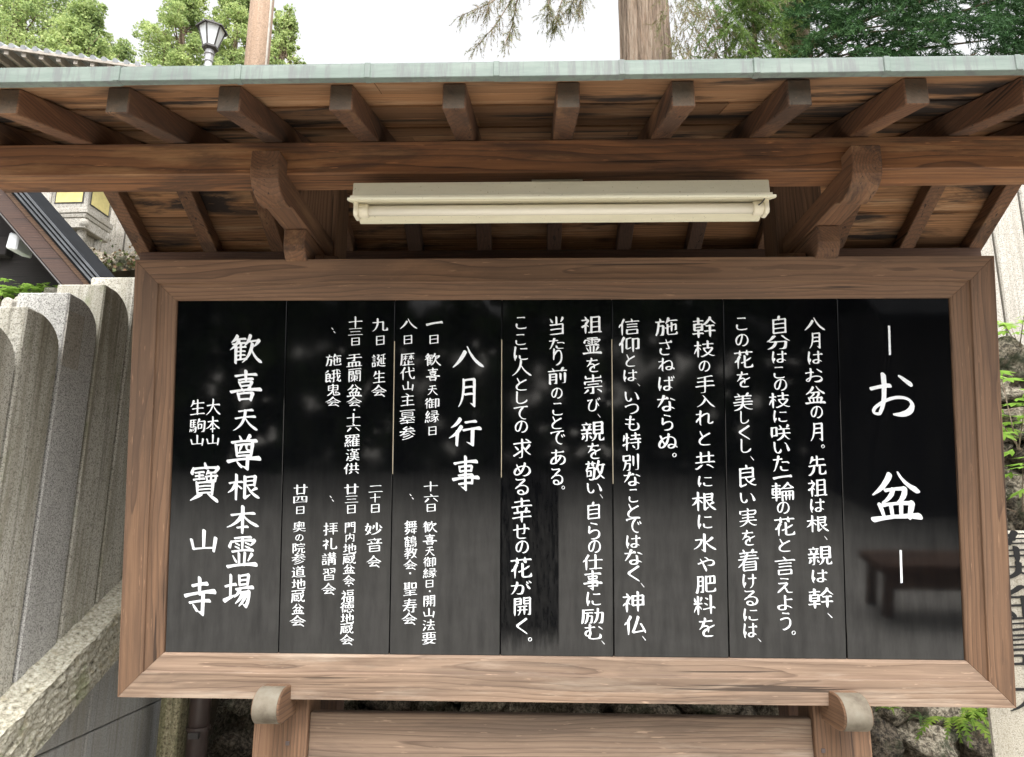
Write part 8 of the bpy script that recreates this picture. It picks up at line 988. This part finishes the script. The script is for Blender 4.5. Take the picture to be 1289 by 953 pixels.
# street lamp
q = at(262, 84, 7.5); lt_ = at(263, 32, 7.5); lb = at(262, 64, 7.5); cx, cy = q.x, q.y
la = tag(empty('street_lamp', (cx, cy, terr(cx, cy))), 'black lantern-topped street lamp against the bright conifers', 'street lamp')
sc_ = (lt_.z-lb.z)
MB().tube([(cx,cy,terr(cx,cy)-.1),(cx,cy,lb.z-.12)], .042, 12).build('pole', M['post_grey'], la, smooth=True)
MB().lathe([(.05,lb.z-.15),(.05,lb.z-.06),(.062,lb.z-.055),(.062,lb.z-.045),(.05,lb.z-.04),(.05,lb.z+.0)], (cx,cy,0), 12).build('collar', M['post_grey'], la)
MB().lathe([(.035,lb.z-.0),(.095,lb.z+.02),(.095,lb.z+.045),(.085,lb.z+.05)], (cx,cy,0), 6).build('lantern_base', M['iron'], la)
r0, r1, z0_, z1_ = .078, .150, lb.z+.05, lt_.z-.06
MB().lathe([(r0,z0_),(r1,z1_)], (cx,cy,0), 6).build('glass', M['lampglass'], la)
m = MB()
for k in range(6):
    t = 2*math.pi*(k+.5)/6; m.bar((cx+r0*1.02*math.cos(t),cy+r0*1.02*math.sin(t),z0_), (cx+r1*1.02*math.cos(t),cy+r1*1.02*math.sin(t),z1_), .014, .014)
m.build('lantern_bars', M['iron'], la)
MB().lathe([(.165,z1_),(.185,z1_-.012),(.185,z1_+.004),(.06,z1_+.085),(.02,z1_+.10),(.02,z1_+.125)], (cx,cy,0), 6).build('lantern_cap', M['iron'], la)
# brown pole
p = at(325, 60, 6.8); wd = 25.5/F*(p-CAM).length
up = tag(empty('utility_pole', (p.x, p.y, terr(p.x, p.y))), 'tall brown concrete pole with a thin conduit, beside the street lamp', 'pole')
MB().tube([(p.x,p.y,terr(p.x,p.y)-.2),(p.x,p.y,p.z+2.5)], [wd*.53,wd*.47], 20).build('shaft', M['pole'], up, smooth=True)
MB().tube([(p.x+wd*.48,p.y-.04,terr(p.x,p.y)-.2),(p.x+wd*.43,p.y-.04,p.z+2.4)], [.016,.016], 8).build('conduit', M['greywood'], up, smooth=True)

# ------------------------------------------------------------------ cedars
def bark_trunk(m, base, top, r0, r1, seed, n=72, rows=40):
    rnd = np.random.default_rng(seed); ph = rnd.random(12)*6.28; b = len(m.v)
    for j in range(rows+1):
        f = j/rows; c = Vector(base).lerp(Vector(top), f); r = r0+(r1-r0)*f
        for k in range(n):
            t = 2*math.pi*k/n; d = sum(math.sin(q*t+ph[i]+.5*math.sin(f*7+i)) for i, q in enumerate((9,14,19,23,31)))*.008+rnd.normal()*.004
            m.v.append((c.x+(r+d*.9)*math.cos(t), c.y+(r+d*.9)*math.sin(t), c.z))
    for j in range(rows):
        for k in range(n): m.f.append((b+j*n+k, b+j*n+(k+1) % n, b+(j+1)*n+(k+1) % n, b+(j+1)*n+k))
def spray(m, p, d, L, rnd, nn=26, nl=.075, w_=.007, droop=.35):
    """a drooping cedar spray: a curved shoot set all round with narrow needles"""
    p = np.array(p, float); d = np.array(d, float); d /= np.linalg.norm(d)
    side = np.cross(d, (0,0,1)); side /= np.linalg.norm(side)+1e-9; up = np.cross(side, d)
    t = rnd.random(nn)**.9; a = rnd.random(nn)*6.283
    c = p+np.outer(t*L, d)+np.outer(-(t**2)*L*droop, (0,0,1))
    tang = d+np.outer(-2*t*droop, (0,0,1)); tang /= np.linalg.norm(tang, axis=1)[:,None]
    rad = np.outer(np.cos(a), side)+np.outer(np.sin(a), up)
    nd = tang*.80+rad*.55; ln = nl*(1.1-.5*t)*rnd.uniform(.7,1.2,nn); e = c+nd*ln[:,None]
    wv = np.cross(nd, rnd.normal(size=(nn,3))); wv /= np.linalg.norm(wv, axis=1)[:,None]+1e-9; wv *= w_/2
    V = np.stack([c-wv, c+wv, e], 1).reshape(-1,3); k = len(m.v)
    m.v += [tuple(v) for v in V]; m.f += [(k+3*i, k+3*i+1, k+3*i+2) for i in range(nn)]
    q = p+d*L-np.array((0,0,droop*L)); h = np.array((w_*.4,0,w_*.4)); k = len(m.v)
    m.v += [tuple(p-h), tuple(p+h), tuple(q)]; m.f.append((k,k+1,k+2))
def plume(m, p, d, L, rnd, ns=9, sl=.22, **kw):
    """a branchlet carrying many sprays fanned forward"""
    d = np.array(d, float); d /= np.linalg.norm(d); side = np.cross(d, (0,0,1)); side /= np.linalg.norm(side)+1e-9
    for i in range(ns):
        f = (i+rnd.random())/ns; c = np.array(p)+d*L*f-np.array((0,0,.3*L*f*f)); s_ = rnd.choice((-1,1))
        dd = d*.8+side*s_*rnd.uniform(.2,.8)+np.array((0,0,rnd.normal()*.3-.1)); spray(m, c, dd, sl*(1.15-.5*f)*rnd.uniform(.8,1.2), rnd, **kw)
tq = at(809, 40, 8.6); wd = 58/F*(tq-CAM).length; tb = terr(tq.x, tq.y)
ced = tag(empty('cedar_tree', (tq.x, tq.y, tb)), 'tall cedar with thick ridged grey trunk and sparse hanging twigs', 'cedar tree')
m = MB(); bark_trunk(m, (tq.x+.06,tq.y,tb-.2), (tq.x,tq.y,tq.z+4), wd*.495, wd*.425, 4); m.build('trunk', M['bark'], ced, smooth=True)
rnd = np.random.default_rng(21)
m = MB(); bm_ = MB()
for pts in (((720,-60),(660,-25),(615,5),(575,22)), ((700,-60),(650,-10),(625,30),(597,62)), ((690,-70),(640,-30),(618,-5),(612,18)), ((690,-60),(652,-5),(644,35),(634,58)),
            ((735,-60),(715,-20),(704,10),(699,38)), ((745,-60),(733,-20),(722,0),(716,14)), ((760,-70),(740,-30),(732,0),(728,18)), ((730,-60),(700,-25),(690,5),(688,20))):
    P = [at(px_, py_, 7.4+.1*rnd.normal()) for px_, py_ in pts]
    bm_.tube(P, [.012,.009,.006,.003], 5)
    for i in range(3):
        for k in range(20):
            f = rnd.random(); c = P[i].lerp(P[i+1], f); dd = (P[i+1]-P[i]).normalized()
            d3 = np.array(dd)*.6+rnd.normal(size=3)*.55; d3[2] -= .35
            spray(m, c, d3, rnd.uniform(.10,.2), rnd, nn=20, nl=.055, w_=.0065, droop=.45)
P = at(697, 30, 7.4)
for k in range(26): spray(m, np.array(P)+rnd.normal(size=3)*.03, rnd.normal(size=3)+np.array((0,0,-.4)), .12, rnd, nn=18, nl=.05, w_=.006)
bm_.build('hanging_twigs', M['bark'], ced); m.build('hanging_foliage', M['leafD'], ced)
m = MB()
for k in range(300):
    px_, py_ = rnd.uniform(836, 1000), rnd.uniform(-60, 90); p = at(px_, py_, 8.2+rnd.normal()*.5)
    plume(m, p, (rnd.normal()*.4, rnd.normal()*.3-.2, -.8), .35, rnd, ns=5, sl=.2, nn=16, nl=.065, w_=.008)
m.build('dry_foliage', M['leafD'], ced)
# dense dark cedar at the right
bq = at(1003, 40, 9.2); tb = terr(bq.x, bq.y)
cd2 = tag(empty('cedar_tree', (bq.x, bq.y, tb)), 'dense dark green cedar with full needle sprays above the copper eave', 'cedar tree')
m = MB(); bark_trunk(m, (bq.x,bq.y,tb-.2), (bq.x,bq.y,bq.z+4), .2, .14, 9, 32, 20); m.build('trunk', M['bark'], cd2, smooth=True)
m = MB(); lb_ = MB()
for k in range(640):
    px_, py_ = rnd.uniform(985, 1345), rnd.uniform(-90, 100)
    p = at(px_, py_, rnd.uniform(7.0, 9.0)); dx = rnd.normal()*.7
    plume(m, p, (dx+.2, -.45+rnd.normal()*.3, -.25+rnd.normal()*.25), .42, rnd, ns=7, sl=.26, nn=26, nl=.09, w_=.012, droop=.25)
    if k % 12 == 0: lb_.tube([(bq.x, bq.y, p.z+.3), Vector(((bq.x+p.x)/2, (bq.y+p.y)/2, p.z+.25)), p], [.03,.02,.006], 5)
m.build('crown', M['leafC'], cd2); lb_.build('limbs', M['bark'], cd2)
yq = at(950, 45, 7.6); tb = terr(yq.x, yq.y)
cd3 = tag(empty('cedar_tree', (yq.x, yq.y, tb)), 'young yellow-green cedar between grey trunk and the dense dark cedar', 'cedar tree')
MB().tube([(yq.x,yq.y,tb-.1),(yq.x,yq.y,yq.z+.8)], [.06,.02], 8).build('trunk', M['bark'], cd3, smooth=True)
m = MB()
for k in range(210):
    px_, py_ = rnd.normal(945, 26), rnd.uniform(-50, 100); p = at(px_, py_, 7.6+rnd.normal()*.25)
    plume(m, p, (rnd.normal()*.6, -.4+rnd.normal()*.3, -.5), .3, rnd, ns=6, sl=.2, nn=20, nl=.075, w_=.009, droop=.35)
m.build('crown', M['leafY'], cd3)

# ------------------------------------------------------------------ small plants
def fern(base, n, L, seed, label, az0=0, az1=6.283, mat='fern', up=.75, wleaf=.030):
    rnd = np.random.default_rng(seed); m = MB()
    o = None
    for k in range(n):
        a = az0+(az1-az0)*(k+rnd.random()*.7)/n; l = L*rnd.uniform(.65,1.1); d = np.array((math.cos(a), math.sin(a), 0)); s_ = np.array((-math.sin(a), math.cos(a), 0))
        e = up*rnd.uniform(.6,1.2); N = 15; pr = None
        for i in range(N+1):
            t = i/N; c = np.array(base)+d*l*t*.9+np.array((0,0,l*(e*t-1.05*t*t*e*1.1)))
            w_ = wleaf*l/.3*math.sin(math.pi*min(1, t*.92+.08))**.7*(1-.35*t)
            if pr is not None:
                cc, ww = pr
                for sg in (-1, 1):   # one leaflet each side, swept forward
                    tip = c+s_*sg*w_+d*.008-np.array((0,0,.004)); k0 = len(m.v)
                    m.v += [tuple(cc), tuple(cc*.35+c*.65+s_*sg*w_*.5-d*.004), tuple(tip), tuple(c)]; m.f.append((k0,k0+1,k0+2,k0+3))
            pr = (c, w_)
    o = m.build('fern', M[mat]); return tag(o, label, 'fern')
p = at(1205, 925, 3.72); fern((p.x,p.y,p.z+.05), 13, .40, 1, 'bright green fern hanging on the rock wall under the board, larger of two', -2.6, .3)
p = at(1226, 908, 3.70); fern((p.x,p.y,p.z+.03), 10, .32, 2, 'bright green fern tucked against the inscribed pillar', -2.4, .4)
p = at(1120, 893, 3.80); fern((p.x,p.y,p.z), 6, .10, 3, 'tiny fern sprouting right below the frame edge beside the right peg')
p = at(1160, 905, 3.80); fern((p.x,p.y,p.z), 6, .12, 6, 'small dark fern between the right peg and the larger fern', mat='backdrop_hedge')
def bush(p, n, size, seed, label, mat, spread=(.14,.1,.1), name='leafy_shrub', drop=None):
    drop = drop or spread[2]*2.2
    rnd = np.random.default_rng(seed); m = MB(); P = np.array(p)+rnd.normal(size=(n,3))*np.array(spread)
    t = tag(empty(name, (p[0],p[1],p[2]-drop)), label, 'shrub')
    st_m = MB()
    for k in range(0, n, 6): st_m.tube([(p[0]+rnd.normal()*.02,p[1],p[2]-drop), tuple(P[k])], [.004,.0015], 4)
    for c in P:
        a = rnd.random()*6.283; tilt = rnd.normal()*.35
        for j in range(5):
            b = a+(j-2)*.62; l = size*(1-.16*abs(j-2)); d = np.array((math.cos(b), math.sin(b), tilt*.5-.25)); s_ = np.array((-math.sin(b), math.cos(b), 0))*l*.16
            k0 = len(m.v); m.v += [tuple(c), tuple(c+d*l*.5+s_), tuple(c+d*l), tuple(c+d*l*.5-s_)]; m.f.append((k0,k0+1,k0+2,k0+3))
    st_m.build('stems', M['bark'], t); m.build('leaves', M[mat], t)
p = at(1277, 410, 4.2); bush(p, 16, .085, 1, 'sprig of fresh green leaves in front of the pale slabs at right', 'maple', (.10,.1,.07))
p = at(1278, 515, 3.9); bush(p, 30, .10, 2, 'fresh green leafy shrub on the rocks, right under the pale slabs', 'maple', (.12,.1,.10))
p = at(1282, 590, 3.8); bush(p, 22, .10, 3, 'fresh green leafy shrub above the inscribed pillar, lower of two', 'maple', (.12,.1,.10))
p = at(20, 366, 3.8); bush((p.x,p.y,p.z+.0), 150, .05, 4, 'low bright green bush beneath the dark gate roof', 'maple', (.16,.04,.022), drop=p.z-1.2)
# ivy-covered rock at left above the fence
p = at(140, 332, 4.35); mr = MB(); 
for k in range(7): mr.add(rock_pts(np.array((p.x+.10*(k-3), 4.5, p.z+.0+.03*math.sin(k*2))), np.array((.13,.10,.13)), 300+k), IFc)
mro = tag(mr.build('mossy_rock', M['rock'], smooth=True), 'ivy-covered mossy rock heap below the stone lantern', 'rock')
rnd = np.random.default_rng(5); m = MB(); leafquads(m, np.array((p.x, 4.38, p.z))+rnd.normal(size=(420,3))*np.array((.17,.03,.06)), .026, rnd, flat=1, aspect=.8); m.build('ivy', M['ivy'], mro)

# ------------------------------------------------------------------ behind the photographer (unseen things added to shape reflections in the lacquer)
rnd = np.random.default_rng(77); m = MB()
P = np.stack([rnd.uniform(-14,14,9000), -7.0+rnd.uniform(-.9,.9,9000), rnd.uniform(0,4.6,9000)], 1); leafquads(m, P, .5, rnd, flat=1, aspect=.8)
tag(m.build('backdrop_hedge', M['backdrop_hedge']), kind='stuff')  # dark backdrop added so the upper panels do not reflect bright sky

hut = tag(empty('wooden_hut', (5.9, -4.8, 0)), 'dark wooden hut added unseen to darken the reflection in the right panel', 'hut')  # added so the right panel has something dark to reflect
MB().box(4.1, 7.7, -6.0, -3.6, -.02, 2.4).build('walls', M['blackwood'], hut)
MB().prism([(-6.4,2.3),(-4.8,3.3),(-3.2,2.3),(-3.2,2.38),(-4.8,3.39),(-6.4,2.38)], 'X', 3.8, 8.0).build('roof', M['tile'], hut)
bn = tag(empty('wooden_bench', (3.4, -.7, 0)), 'low reddish wooden bench added unseen for its brown reflection in the right panel', 'bench')  # made up to give the right panel a brown reflection
MB().box(2.62, 4.3, -.95, -.55, .36, .42).build('seat', M['roofX'], bn, bevel=.004)
MB().box(2.66, 4.26, -.60, -.575, .22, .358).build('apron', M['frameX'], bn, bevel=.003)
for x in (2.68, 4.16):
    for y in (-.93, -.66): MB().box(x, x+.07, y, y+.06, -.01, .358).build('leg', M['roofZ'], bn, bevel=.003)
